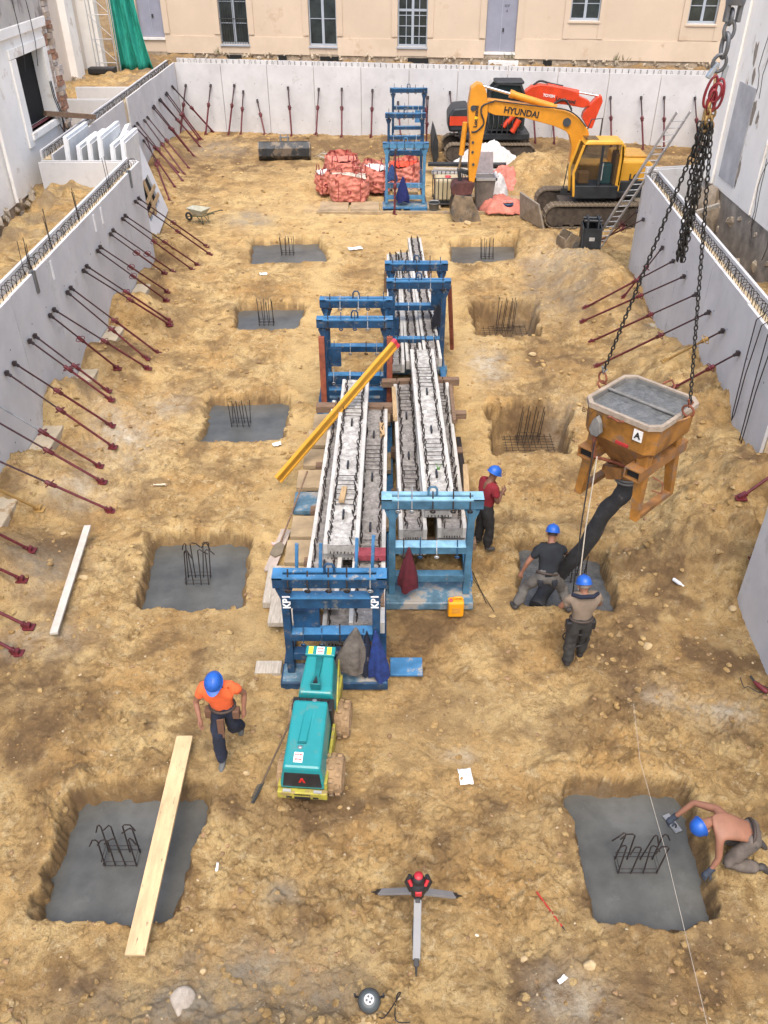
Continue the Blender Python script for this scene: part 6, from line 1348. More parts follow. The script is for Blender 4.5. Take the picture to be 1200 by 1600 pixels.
bag(.85, 38.6-1.2, 1.2, 1.0, 1.0, 'red bag seen through the far rack', mat('bright_red_bag', (.65, .06, .02), .7), 4, 0)
bag(-2.55, 36.6, .6, .9, .85, 'slumped narrow red bag at the left of the pile', BAGW, 5, R(15))
bag(.0, 37.6, .5, .8, .8, 'thin pink-red bag wedged beside the far rack post', BAG, 6, R(5))
def heap_cloth(name, cx, cy, rx, ry, h, m_, label, cat, seed, z0=0, grp=None):
    n = 30; X, Y = np.meshgrid(np.linspace(-1, 1, n), np.linspace(-1, 1, n)); rr = np.hypot(X, Y); ed = 1+.25*fbm(X+seed, Y, 1.6, 2)
    Z = h*np.clip(1-(rr/ed)**2.2, 0, 1)*(.65+.6*np.abs(fbm(X+seed*3, Y, 2.2, 3))+.15); V = list(zip((cx+X*rx).ravel(), (cy+Y*ry).ravel(), (z0+Z).ravel())); m = MB()
    m.add(V, [(i*n+j, i*n+j+1, (i+1)*n+j+1, (i+1)*n+j) for i in range(n-1) for j in range(n-1) if rr[i, j] < ed[i, j]*1.02], True); o = m.build(name, m_); md = o.modifiers.new('s', 'SOLIDIFY'); md.thickness = .03; return tag(o, label, cat, grp)
heap_cloth('red_sheet', 5.35, 37.6, 1.0, 1.3, .8, BAG, 'crumpled red sheet spread behind the skip bin', 'sheet', 1, .05, 'crumpled red sheets')
heap_cloth('red_sheet', 4.75, 34.3, 1.1, .8, .55, BAG, 'crumpled red sheet lying beside the blue pail', 'sheet', 2, .05, 'crumpled red sheets')
heap_cloth('white_sheet', 4.7, 40.6, 1.5, .9, .95, BAGW, 'white tarpaulin heap below the red excavator tracks', 'sheet', 3, .3, 'white sheets in the rubbish corner')
heap_cloth('white_sheet', 4.6, 35.9, .6, 1.0, .9, BAGW, 'white sheet hanging beside the skip bin', 'sheet', 4, .15, 'white sheets in the rubbish corner')
for i, (x0, x1, y, z, w, m_, lab) in enumerate(((2.0, 5.5, 39.6, .5, .35, BODYD, 'long black board at the back of the rubbish pile'), (2.2, 5.0, 38.9, .45, .3, WOODG, 'grey board in the middle of the rubbish pile'), (2.1, 4.6, 38.2, .5, .28, ALU, 'shiny metal profile on the rubbish pile'), (2.8, 6.0, 37.9, .35, .4, WOOD, 'tan plank under the red sheet'), (3.6, 5.6, 35.5, .2, .5, WOOD, 'pale plank heap right of the skip bin'))):
    timber((x0, y, z), (x1, y-.3, z+random.uniform(-.05, .05)), w, .12, m_, lab, 'rubbish_plank', 'planks on the rubbish pile')
tag(MB().box(-2.7, 6.0, 33.75, 33.9, -.02, .1).build('edge_timber', PLY), 'long timber edging along the front of the rubbish corner', 'timber')
tag(MB().box(-2.4, 6.4, 39.9, 40.1, -.02, .14).build('edge_timber', PLY), 'timber edging along the back of the bag pile', 'timber')
for i in range(4): tag(MB().box(-2.6+i*1.25, -1.45+i*1.25, 34.0+.05*i, 35.2, .04, .1).build('ground_board', PLY), 'pale board on the ground under the bags, %s from the left' % ('first' if i == 0 else ORD[i]), 'board', 'boards under the bags')
# water tank in a cage
t = thing('caged_tank', 'pale yellow tank in a black wire cage beside the excavator bucket', 'tank', (2.6, 35.1, .1))
MB().box(2.08, 3.2, 34.7, 35.7, .25, 1.05).build('tank', mat('yellowed_plastic', (.50, .42, .26), .5, 0, .1, 2, .05, spots=.6, spot_col=(.35, .3, .22), spot_scale=2), t, bevel=.08)
MB().lathe([(.12, 0), (.12, .05), (.03, .06)], (2.6, 35.2, 1.05), 12).build('red_cap', mat('red_cap', (0, 0, 0)), t)
m = MB(); m.box(2.05, 3.23, 34.65, 35.75, .1, .25); m.build('pallet', BODYD, t)
for i in range(8):
    x = 2.02+i*.175; MB().tube([(x, 34.62, .1), (x, 34.62, 1.15)], .018, 5).build('cage_bar', BLACK, t); MB().tube([(x, 35.78, .1), (x, 35.78, 1.15)], .018, 5).build('cage_bar', BLACK, t)
for y in (34.62, 35.78):
    for z in (.15, 1.15): MB().tube([(2.0, y, z), (3.27, y, z)], .02, 5).build('cage_rail', BLACK, t)
for x in (2.0, 3.27): MB().tube([(x, 34.62, 1.15), (x, 35.78, 1.15)], .02, 5).build('cage_rail', BLACK, t)
t = thing('wheelie_bin', 'tall battered grey bin with its lid open behind the digger bucket', 'bin', (4.0, 34.9, 0))
m = MB(); m.hexa([(3.72, 34.2, .02), (4.3, 34.2, .02), (4.3, 34.8, .02), (3.72, 34.8, .02), (3.62, 34.1, 1.25), (4.42, 34.1, 1.25), (4.42, 34.95, 1.25), (3.62, 34.95, 1.25)]); m.build('body', mat('battered_grey_plastic', (.17, .15, .13), .7, 0, .2, 3, .1), t, bevel=.03)
m = MB(); m.box(3.58, 4.46, 34.06, 34.12, 1.2, 1.3); m.box(3.58, 3.64, 34.06, 35.0, 1.2, 1.3); m.box(4.4, 4.46, 34.06, 35.0, 1.2, 1.3); m.build('rim', ALU, t)
m = MB(); m.hexa([(3.64, 34.98, 1.25), (4.4, 34.98, 1.25), (4.4, 35.04, 1.25), (3.64, 35.04, 1.25), (3.66, 35.3, 2.0), (4.38, 35.3, 2.0), (4.38, 35.36, 2.0), (3.66, 35.36, 2.0)]); m.build('lid', mat('pinkish_lid', (.30, .26, .26), .6), t, bevel=.02)
def pail(x, y, r, h, m_, label, z0=.0, name='pail'):
    t = thing(name, label, 'bucket', (x, y, z0), 0, 'small pails')
    m = MB(); m.lathe([(r*.75, 0), (r, h), (r*1.06, h), (r*1.06, h-.03)], (0, 0, 0), 16); m.build('body', m_, t, local=True)
    MB().lathe([(.01, 0), (r*.9, .004)], (0, 0, h*.97), 16).build('inside', DARK, t, local=True)
    m = MB(); m.tube([(-r, 0, h), (-r*.7, -r*.6, h+r*.5), (r*.7, -r*.6, h+r*.5), (r, 0, h)], .012, 5); m.build('handle', STEEL, t, local=True); return t
pail(2.0, 34.0, .22, .4, mat('grey_pail', (.12, .125, .13), .5), 'grey pail beside the foot of the far rack')
pail(4.95, 33.9, .2, .4, mat('blue_pail', (.02, .09, .22), .5), 'blue pail in front of the crumpled red sheet')
# wood scraps by the wide bucket
for i in range(5):
    a = Vector((-3.3+.16*i, 42.4+random.uniform(-.3, .3), .15+.05*i)); timber(a, a+Vector((random.uniform(.3, .7), random.uniform(-.5, .4), random.uniform(-.1, .3))), .12, .03, WOODG, 'broken pale wood scrap by the wide dark bucket, %s from the left' % ('first' if i == 0 else ORD[i]), 'wood_scrap', 'wood scraps by the wide bucket', 0)
for x, y, z in ((.25, 34.75, .3), (.3, 34.8, .4)): pass
timber((.35, 35.3, .45), (1.4, 35.3, .45), .5, .12, WOOD, 'tan boards stacked inside the far rack', 'plank')
# white precast panels stacked on the left and the big leaning one
WPAN = mat('white_panel', (.66, .68, .70), .7, 0, .05, 1.5, .05)
for i in range(6):
    x = -10.75+.36*i; t = thing('precast_slab', 'white precast slab in the leaning stack by the house, %s from the left' % ('leftmost' if i == 0 else ORD[i]), 'slab', (x, 29.9, .5), 0, 'white slabs stacked on the left')
    h = 3.25-.14*((i*2) % 3); y0 = 29.15+.04*i; y1 = y0+2.4-.25*(i % 3); m = MB(); m.hexa([(x, y0, .6), (x+.13, y0, .6), (x+.13, y1, .6), (x, y1, .6), (x+.22, y0, .6+h), (x+.35, y0, .6+h), (x+.35, y1, .6+h), (x+.22, y1, .6+h)]); m.build('core', WPAN, t, bevel=.01)
    m = MB(); m.hexa([(x+.132, y0+.02, .8), (x+.17, y0+.02, .8), (x+.17, y1-.1, .8), (x+.132, y1-.1, .8), (x+.34, y0+.02, .5+h), (x+.38, y0+.02, .5+h), (x+.38, y1-.1, .5+h), (x+.34, y1-.1, .5+h)]); m.build('edge_strip', PRECAST2, t)
# leaning panel: foot near the props, top resting on the stack
t = thing('leaning_panel', 'tall white panel leaning out from the wall end, with a barred opening near its foot', 'panel', (-6.9, 27.9, .1))
c0, c1, c2, c3 = GX(243, 393, -7.15), GX(262, 325, -7.2), GX(205, 196, -8.6), GX(182, 224, -8.7)
c0 = Vector((-7.3, 27.3, .15)); c1 = Vector((-7.55, 31.5, .15)); 
c0 = G(241, 386, .1); c1 = G(263, 328, .1); c3 = RP(185, 228, (-9.1, 29.5, 0), (1, 0, 0)); c2 = RP(203, 192, (-9.1, 32, 0), (1, 0, 0))
e1 = (c1-c0); e2 = (c3-c0); nn = e1.cross(e2).normalized()*-.18
def LP(u, v, o=0): return c0+(c1-c0)*u*(1-v)+(c3-c0)*v*(1-u)+(c2-c0)*u*v+nn*o
def lslab(m, u0, u1, v0, v1, o0=0, o1=1): m.hexa([LP(u0, v0, o0), LP(u1, v0, o0), LP(u1, v1, o0), LP(u0, v1, o0), LP(u0, v0, o1), LP(u1, v0, o1), LP(u1, v1, o1), LP(u0, v1, o1)])
m = MB(); lslab(m, 0, .2, 0, 1); lslab(m, .8, 1, 0, 1); lslab(m, .2, .8, 0, .18); lslab(m, .2, .8, .5, 1); m.build('slab', WPAN, t)
m = MB(); lslab(m, .44, .54, .16, .52, -.05, -.25); lslab(m, .17, .83, .34, .38, -.26, -.45); lslab(m, .17, .83, .24, .28, -.26, -.45); lslab(m, .44, .54, .16, .52, 1.05, 1.25); lslab(m, .17, .83, .34, .38, 1.26, 1.45); lslab(m, .17, .83, .24, .28, 1.26, 1.45); m.build('timber_brace', WOOD, t)
m = MB(); lslab(m, .21, .79, .19, .49, .4, .6); m.build('opening_back', DARK, t)
m = MB(); 
for u in (.18, .3): m.tube([LP(u, .55, -.15), LP(u+.05, .8, -.2), LP(u+.3, 1.0, -.2)], .02, 5); m.tube([LP(u, .55, 1.15), LP(u+.05, .8, 1.2), LP(u+.3, 1.0, 1.2)], .02, 5)
m.build('lifting_cable', STEEL, t)
# second smaller panel showing beneath
# ---------------------------------------------------------------- people
SKIN = mat('tanned_skin', (.25, .115, .07), .6, 0, .08, 8, .05)
SKIND = mat('brown_skin', (.16, .075, .045), .6, 0, .1, 8, .05)
HELM = mat('blue_helmet', (.012, .095, .42), .42, 0, .12, 5, 0, spots=.63, spot_col=(.06, .14, .38), spot_scale=8)
def skin_mesh(verts, edges, radii, name, mats, root=0, levels=1):
    me = bpy.data.meshes.new(name); me.from_pydata([tuple(v) for v in verts], edges, []); o = bpy.data.objects.new(name, me); COL.objects.link(o)
    o.modifiers.new('skin', 'SKIN'); sv = me.skin_vertices[0].data
    for i, r_ in enumerate(radii): sv[i].radius = r_ if isinstance(r_, tuple) else (r_, r_); sv[i].use_root = (i == root)
    md = o.modifiers.new('sub', 'SUBSURF'); md.levels = levels; md.render_levels = levels
    dg = bpy.context.evaluated_depsgraph_get(); dg.update(); m2 = bpy.data.meshes.new_from_object(o.evaluated_get(dg)); bpy.data.objects.remove(o)
    m2.materials.clear(); m2.materials.append(mats); m2.polygons.foreach_set('use_smooth', [True]*len(m2.polygons)); m2.name = name; return m2
class Sk:
    def __init__(s): s.v = []; s.e = []; s.r = []
    def p(s, co, r, prev=None):
        s.v.append(Vector(co)); s.r.append(r); i = len(s.v)-1
        if prev is not None: s.e.append((prev, i))
        return i
def hand(mb, w, d, palm_n, m_idx=0, curl=.5, sc=1.0):
    """palm and five tapered fingers from the wrist along d; merged into the body mesh"""
    d = Vector(d).normalized(); pn = Vector(palm_n); pn = (pn-d*pn.dot(d)).normalized(); s = d.cross(pn); w = Vector(w)
    mb.tube([w-d*.02, w+d*.02, w+d*.06, w+d*.095], [.024*sc, .034*sc, .040*sc, .034*sc], 10)
    for i, (o, L_) in enumerate(((-.030, .058), (-.010, .070), (.011, .074), (.031, .066))):
        b = w+d*.085+s*o*sc; q = b+d*L_*.5*sc+pn*curl*.015; e = q+(d*(1-curl)+pn*curl).normalized()*L_*.55*sc
        mb.tube([b, q, (q+e)/2, e], [.0105*sc, .0095*sc, .009*sc, .006*sc], 6)
    b = w+d*.03+s*.035*sc; q = b+(s*.7+d*.7).normalized()*.035*sc+pn*.01; mb.tube([b, q, q+(d*.9+pn*.4).normalized()*.035*sc], [.013*sc, .011*sc, .007*sc], 6)
def person(label, J, top_m, leg_m, skin, loc, rz, sleeves='short', helmet=HELM, boots=None, glove=None, bare=False, belt=None, sc=1.0, face=(0, 1, 0), beard=False, hair=None):
    """J: joints in the person's own frame (x right, y forward, z up), metres"""
    t = thing('person', label, 'person', loc, rz); J = {k: Vector(v) for k, v in J.items()}
    b = Sk()
    pel = b.p(J['pelvis'], (.15, .105)); ab = b.p(J['pelvis'].lerp(J['chest'], .45), (.135, .095), pel); ch = b.p(J['chest'], (.165, .11), ab); nk = b.p(J['neck'], .058, ch)
    hd = J['head']; up = (hd-J['neck']).normalized(); fc = Vector(face); fc = (fc-up*fc.dot(up)).normalized(); rt = fc.cross(up)
    h1 = b.p(hd-up*.05+fc*.015, .07, nk); h2 = b.p(hd+up*.02, (.088, .088), h1); h3 = b.p(hd+up*.09-fc*.01, .06, h2)
    for S_ in ('l', 'r'):
        sh = b.p(J['sh'+S_], .062, ch); el = b.p(J['el'+S_], .043, b.p(J['sh'+S_].lerp(J['el'+S_], .5), .052, sh)); wr = b.p(J['wr'+S_], .028, b.p(J['el'+S_].lerp(J['wr'+S_], .4), .041, el))
        hp_ = b.p(J['hip'+S_], .092, pel); kn = b.p(J['kn'+S_], .058, b.p(J['hip'+S_].lerp(J['kn'+S_], .5), .078, hp_)); an = b.p(J['an'+S_], .042, b.p(J['kn'+S_].lerp(J['an'+S_], .35), .056, kn))
    me = skin_mesh(b.v, b.e, b.r, 'body', skin, 0, 2)
    # hands, nose, ears joined into the same body mesh
    ex = MB()
    for S_ in ('l', 'r'):
        d = J.get('hd'+S_); d = Vector(d) if d is not None else (J['wr'+S_]-J['el'+S_]); pn = J.get('pn'+S_) or Vector((1 if S_ == 'l' else -1, .3, 0)); 
        if glove is None: hand(ex, J['wr'+S_], d, pn, 0)
    ex.tube([hd+fc*.075+up*.012, hd+fc*.098-up*.018, hd+fc*.085-up*.03], [.010, .016, .012], 6)
    for q in (-1, 1): ex.tube([hd+rt*q*.083-fc*.005+up*.02, hd+rt*q*.094-fc*.012-up*.0, hd+rt*q*.083-fc*.002-up*.03], [.012, .016, .010], 6)
    ex.tube([hd+fc*.078-up*.055-rt*.02, hd+fc*.085-up*.055, hd+fc*.078-up*.055+rt*.02], .007, 5)
    import bmesh
    bm = bmesh.new(); bm.from_mesh(me); m3 = ex.mesh('x', skin); bm.from_mesh(m3); bm.to_mesh(me); bm.free(); me.polygons.foreach_set('use_smooth', [True]*len(me.polygons))
    o = bpy.data.objects.new('body', me); COL.objects.link(o); o.parent = t
    for q in (-1, 1): MB().lathe([(.001, -.012), (.009, -.006), (.012, 0), (.009, .006), (.001, .012)], tuple(hd+fc*.074+rt*q*.032+up*.012), 8).build('eye', mat('eye_white', (.5, .5, .48), .3), t, local=True)
    if not bare:
        s = Sk(); k = 1.0
        hem = s.p(J['pelvis'].lerp(J['chest'], -.22), (.180, .136)); a_ = s.p(J['pelvis'].lerp(J['chest'], .5), (.165, .122), hem); c_ = s.p(J['chest'], (.20, .15), a_); n_ = s.p(J['neck']-(J['neck']-J['chest'])*.08, .088, c_)
        for S_ in ('l', 'r'):
            sh = s.p(J['sh'+S_], .090, c_); cf = s.p(J['sh'+S_].lerp(J['el'+S_], .62 if sleeves == 'short' else 1), .07, sh)
            if sleeves == 'long': s.p(J['el'+S_].lerp(J['wr'+S_], .85), .05, cf)
        o = bpy.data.objects.new('shirt', skin_mesh(s.v, s.e, s.r, 'shirt', top_m, 0, 2)); COL.objects.link(o); o.parent = t
        tx = bpy.data.textures.new('folds', 'CLOUDS'); tx.noise_scale = .12; md = o.modifiers.new('folds', 'DISPLACE'); md.texture = tx; md.strength = .055; md.mid_level = .5
    s = Sk(); wp = s.p(J['pelvis']+(J['chest']-J['pelvis'])*.42, (.150, .112)); p_ = s.p(J['pelvis']-(J['chest']-J['pelvis'])*.04, (.17, .13), wp)
    for S_ in ('l', 'r'):
        hp_ = s.p(J['hip'+S_], .116, p_); m_ = s.p(J['hip'+S_].lerp(J['kn'+S_], .5), .112, hp_); kn = s.p(J['kn'+S_], .096, m_); cf = s.p(J['kn'+S_].lerp(J['an'+S_], .5), .094, kn); s.p(J['kn'+S_].lerp(J['an'+S_], .97), .092, cf)
    o = bpy.data.objects.new('trousers', skin_mesh(s.v, s.e, s.r, 'trousers', leg_m, 0, 2)); COL.objects.link(o); o.parent = t
    tx = bpy.data.textures.new('folds', 'CLOUDS'); tx.noise_scale = .10; md = o.modifiers.new('folds', 'DISPLACE'); md.texture = tx; md.strength = .055; md.mid_level = .5
    bm_ = boots or mat('work_boots', (.055, .05, .048), .7, 0, .3, 6, .2)
    for S_ in ('l', 'r'):
        a = J['an'+S_]; f = J.get('ft'+S_); f = Vector(f) if f is not None else Vector((0, 1, 0)); f.normalize(); u_ = (J['kn'+S_]-a).normalized(); u_ = (u_-f*u_.dot(f)).normalized()
        s = Sk(); i0 = s.p(a+u_*.05, .06); i1 = s.p(a-u_*.035-f*.02, .055, i0); i2 = s.p(a-u_*.045+f*.09, (.052, .042), i1); s.p(a-u_*.055+f*.17, (.046, .032), i2)
        o = bpy.data.objects.new('boot', skin_mesh(s.v, s.e, s.r, 'boot', bm_, 0, 1)); COL.objects.link(o); o.parent = t
    if glove:
        for S_ in ('l', 'r'):
            gmb = MB(); d = J.get('hd'+S_); d = Vector(d) if d is not None else (J['wr'+S_]-J['el'+S_]); hand(gmb, J['wr'+S_], d, J.get('pn'+S_) or Vector((1, .3, 0)), 0, .6, 1.12); gmb.tube([J['wr'+S_]-Vector(d).normalized()*.05, J['wr'+S_]+Vector(d).normalized()*.02], [.045, .04], 10); gmb.build('glove', glove, t, local=True)
    # helmet
    Mh = Matrix((( rt.x, fc.x, up.x, 0), (rt.y, fc.y, up.y, 0), (rt.z, fc.z, up.z, 0), (0, 0, 0, 1))); Mh = Matrix.Translation(hd+up*.045) @ Mh @ Matrix.Rotation(R(-6), 4, 'X') @ Matrix.Scale(.93, 4)
    m = MB(); m.lathe([(.128, -.0), (.130, .02), (.124, .06), (.103, .10), (.07, .128), (.03, .142), (.004, .146)], (0, 0, 0), 24, Mh, .95, 1.12)
    m.lathe([(.128, -.008), (.143, -.012), (.145, -.004), (.128, .006)], (0, 0, 0), 24, Mh, .95, 1.12)
    vs = []; n = 12
    for i in range(n+1): a = R(35)+R(110)*i/n; vs.append((math.cos(a)*.125*.95, math.sin(a)*.128*1.12, -.002)); 
    vo = []
    for i in range(n+1): a = R(35)+R(110)*i/n; e = math.sin(math.pi*i/n)*.05; vo.append((math.cos(a)*(.14+e*.3)*.95, math.sin(a)*(.135+e)*1.12, -.014))
    allv = [Mh @ Vector(v) for v in vs+vo+[(a, b, c+.008) for a, b, c in vs]+[(a, b, c+.008) for a, b, c in vo]]; N1 = n+1
    m.add(allv, [(i, N1+i, N1+i+1, i+1) for i in range(n)]+[(2*N1+i, 2*N1+i+1, 3*N1+i+1, 3*N1+i) for i in range(n)]+[(N1+i, 3*N1+i, 3*N1+i+1, N1+i+1) for i in range(n)])
    hm = m.build('helmet', helmet, t, local=True)
    m = MB(); m.tube([Mh @ Vector((0, -.13+.02, .03)), Mh @ Vector((0, -.09, .105)), Mh @ Vector((0, 0, .149)), Mh @ Vector((0, .09, .112)), Mh @ Vector((0, .12, .05))], .011, 6); m.build('ridge', helmet, hm if False else t, local=True)
    if hair: 
        m = MB(); m.lathe([(.088, -.06), (.094, -.03), (.096, .0)], (0, -.012, -.01), 18, Mh, .92, 1.02); m.build('hair', hair, t, local=True)
    if belt:
        m = MB(); c = J['pelvis']+(J['chest']-J['pelvis'])*.14; ax = (J['chest']-J['pelvis']).normalized(); m.ring(c, .172, .022, tuple(ax), 24, 6, sx=1.0, sy=.76, up=(0, 1, 0) if abs(ax.y) < .8 else (0, 0, 1)); m.build('belt', belt, t, local=True)
    return t
BELT = mat('tool_belt_leather', (.05, .035, .028), .7, 0, .2, 6, .1)
HAIR = mat('dark_hair', (.03, .02, .015), .8)
# 1 walker in orange, coming towards us
p = GG(350, 1192)
W1 = person('worker in orange shirt and dark blue jeans walking towards the camera, head down', dict(
    pelvis=(0, -.04, .95), chest=(0, .03, 1.34), neck=(0, .09, 1.52), head=(0, .15, 1.64), shl=(-.20, .02, 1.43), shr=(.20, .05, 1.43), ell=(-.31, -.10, 1.18), elr=(.33, .06, 1.16), wrl=(-.29, -.02, .93), wrr=(.27, .20, .97),
    hipl=(-.09, -.05, .90), hipr=(.09, -.03, .90), knl=(-.10, -.06, .50), knr=(.08, .16, .49), anl=(-.11, -.38, .17), anr=(.06, .20, .09), ftl=(0, .75, -.5), ftr=(0, 1, .02), hdl=(.05, .15, -1), hdr=(-.1, .35, -.8)),
    mat('orange_tshirt', (.78, .13, .035), .85, 0, .08, 6, .15), mat('navy_jeans', (.012, .017, .035), .9, 0, .3, 5, .3, spots=.6, spot_col=(.04, .045, .06), spot_scale=5), SKIN, (p.x+.06, p.y+.17, p.z), R(178), face=(0, .8, -.6), belt=BELT, hair=HAIR, boots=mat('grey_boots', (.12, .125, .12), .7, 0, .2, 6, .2))
m = MB(); m.prism([(-.04, .0), (.05, .0), (.04, -.4), (-.03, -.4)], -.16, -.13, 'y', Matrix.Translation((0, 0, .92))); 
MB().hexa([(-.02, .15, .55), (.06, .17, .55), (.06, .19, .55), (-.02, .17, .55), (-.04, .14, .92), (.05, .16, .92), (.05, .18, .92), (-.04, .16, .92)]).build('hammer_loop', mat('brown_leather', (.14, .07, .04), .8), W1, local=True)
for sx in (-1, 1): MB().box(sx*.19-.05, sx*.19+.05, -.05, .07, .82, .98).build('tool_pouch', mat('brown_leather', (0, 0, 0)), W1, local=True, bevel=.02)
# 2 red shirt, standing side on
p = GG(757, 856)
person('worker in dark red shirt and black trousers standing with folded hands', dict(
    pelvis=(0, 0, .95), chest=(0, .03, 1.33), neck=(0, .06, 1.52), head=(0, .11, 1.63), shl=(-.19, .03, 1.44), shr=(.19, .03, 1.44), ell=(-.26, .08, 1.17), elr=(.25, .07, 1.17), wrl=(-.06, .28, 1.14), wrr=(.07, .30, 1.22),
    hipl=(-.09, 0, .9), hipr=(.09, 0, .9), knl=(-.12, .03, .49), knr=(.12, .05, .49), anl=(-.14, -.03, .09), anr=(.14, .02, .09), ftl=(-.3, 1, 0), ftr=(.35, 1, 0), hdl=(.5, .5, .1), hdr=(-.3, .6, .3)),
    mat('dark_red_shirt', (.20, .010, .018), .85, 0, .15, 6, .2), mat('black_trousers', (.016, .015, .016), .9, 0, .3, 6, .3, spots=.6, spot_col=(.06, .045, .03), spot_scale=4), SKIND, (p.x-.05, p.y, p.z), R(-62), face=(0, 1, -.25))
# 3 black T-shirt straddling the pit edge, seen from behind
pl_, pr_ = GG(812, 946), GG(893, 957)
c_ = (pl_+pr_)/2
W3 = person('worker in black T-shirt and grey work trousers straddling the edge of the poured footing', dict(
    pelvis=(-.03, -.05, .80), chest=(.02, .14, 1.13), neck=(.03, .24, 1.31), head=(.04, .30, 1.43), shl=(-.19, .12, 1.24), shr=(.21, .18, 1.22), ell=(-.36, .06, 1.0), elr=(.33, .34, 1.0), wrl=(-.43, .08, .76), wrr=(.24, .50, .84),
    hipl=(-.13, -.05, .77), hipr=(.08, -.05, .76), knl=(-.33, .10, .44), knr=(.30, .10, .42), anl=(-.48, -.05, .10), anr=(.43, -.08, .09), ftl=(-.35, 1, 0), ftr=(.3, 1, 0), hdl=(-.25, .1, -.8), hdr=(-.3, .8, -.3)),
    mat('black_tshirt', (.012, .015, .02), .9, 0, .2, 6, .15), mat('grey_work_trousers', (.105, .098, .09), .9, 0, .2, 6, .3, spots=.6, spot_col=(.18, .15, .11), spot_scale=4), SKIN, (c_.x-.05, c_.y, min(pl_.z, pr_.z)), R(-2), face=(.1, 1, -.45), hair=HAIR, belt=BELT)
for sx in (-.14, .10): m = MB(); m.hexa([(sx-.04, -.205, .69), (sx+.04, -.205, .69), (sx+.04, -.12, .69), (sx-.04, -.12, .69), (sx-.05, -.19, .78), (sx+.05, -.19, .78), (sx+.05, -.1, .78), (sx-.05, -.1, .78)]); m.build('back_pocket', mat('black_cloth', (0, 0, 0)), W3, local=True, bevel=.015)
# 4 brown-grey T-shirt, back to us, pulling the rope
p = GG(900, 1036)
W4 = person('worker in taupe T-shirt and charcoal trousers seen from behind, holding the rope', dict(
    pelvis=(0, 0, .95), chest=(.0, .04, 1.28), neck=(-.01, .07, 1.45), head=(-.01, .12, 1.55), shl=(-.21, .05, 1.38), shr=(.21, .05, 1.38), ell=(-.33, .12, 1.14), elr=(.32, .16, 1.12), wrl=(-.12, .34, 1.08), wrr=(.10, .36, 1.04),
    hipl=(-.09, 0, .9), hipr=(.09, 0, .9), knl=(-.11, .02, .48), knr=(.12, .07, .48), anl=(-.12, -.07, .09), anr=(.13, .10, .09), ftl=(-.15, 1, 0), ftr=(.2, 1, 0), hdl=(.6, .6, .2), hdr=(-.5, .6, .2)),
    mat('taupe_tshirt', (.19, .145, .105), .9, 0, .1, 6, .15), mat('charcoal_trousers', (.030, .029, .027), .9, 0, .25, 6, .3, spots=.6, spot_col=(.085, .07, .05), spot_scale=4), SKIN, (p.x-.05, p.y, p.z), R(4), face=(0, 1, -.4), hair=mat('grey_hair', (.2, .17, .14), .8), boots=mat('dark_boots', (.03, .027, .025), .7), belt=BELT)
MB().tube([(-.2, .04, 1.46), (-.1, -.07, 1.50), (.1, -.07, 1.50), (.2, .04, 1.46)], [.03, .035, .035, .03], 8).build('collar_cloth', mat('navy_cloth', (0, 0, 0)), W4, local=True)
for sx in (-1, 1): MB().box(sx*.19-.045, sx*.19+.045, -.06, .06, .78, .95).build('tool_pouch', BLACK, W4, local=True, bevel=.02)
m = MB(); m.ring((.0, -.05, .55), .14, .012, (0, 1, .1), 20, 5); m.ring((-.12, -.0, .58), .12, .012, (.4, 1, .1), 20, 5); m.build('cable_loop', BLACK, W4, local=True)
# 5 bare-backed worker on knees smoothing the footing
h0 = GG(1160, 1340)
W5 = person('bare-backed worker kneeling to smooth the wet footing with a steel trowel', dict(
    pelvis=(0, -.14, .50), chest=(-.02, .22, .60), neck=(-.03, .40, .63), head=(-.10, .50, .62), shl=(-.20, .30, .57), shr=(.17, .30, .62), ell=(-.31, .26, .28), elr=(.30, .56, .50), wrl=(-.38, .33, .10), wrr=(.22, .76, .22),
    hipl=(-.10, -.15, .46), hipr=(.10, -.15, .47), knl=(-.25, .12, .14), knr=(.12, .14, .12), anl=(-.20, -.30, .09), anr=(.16, -.32, .08), ftl=(0, -.6, -.8), ftr=(0, -.6, -.8), hdl=(-.3, .4, -.4), hdr=(-.25, .6, -.8), pnl=Vector((0, 0, -1)), pnr=Vector((0, 0, -1))),
    None, mat('dusty_grey_trousers', (.12, .10, .085), .9, 0, .2, 5, .2, spots=.58, spot_col=(.05, .05, .05), spot_scale=4), SKIN, (h0.x-.12, h0.y+.06, h0.z), R(78), bare=True, face=(-.1, .35, -1), glove=mat('blue_grey_glove', (.035, .045, .065), .85, 0, .2, 8, .2), belt=BELT)
tp = W5.matrix_basis @ Vector((.19, .86, .1)); tz = -.305
t = thing('trowel', 'steel finishing trowel held flat on the wet concrete', 'trowel', (tp.x, tp.y, tz)); A = G(1040, 1273, tz); B_ = G(1061, 1300, tz)
MB().bar(A, B_+Vector((0, 0, 0)), .11, .012).build('blade', STEEL, t); dd = (B_-A); MB().tube([A+dd*.3+Vector((0, 0, .0)), A+dd*.3+Vector((0, 0, .05)), A+dd*.75+Vector((0, 0, .05)), A+dd*.75], .012, 6).build('handle', BLACK, t)
# ---------------------------------------------------------------- loose things in the foreground
def plank(a, b, w, h, m_, label, notch=False):
    mb = MB(); mb.bar(a, b, w, h); o = mb.build('plank', m_, bevel=.004); return tag(o, label, 'plank')
a, b = G(211, 1493, .14), G(289, 1151, .24)
SPL = mat('cement_spotted_timber', (.55, .40, .22), .75, 0, .15, 2.2, .08, stretch=(4, .8, 4), spots=.60, spot_col=(.10, .07, .05), spot_scale=6)
plank(a, b, .235, .05, SPL, 'long pale plank lying across the large left footing')
plank(G(84, 990, .16), G(137, 822, .16), .13, .05, mat('bleached_plank', (.47, .44, .39), .85, 0, .1, 5, .2), 'narrow bleached white plank lying on the left soil')
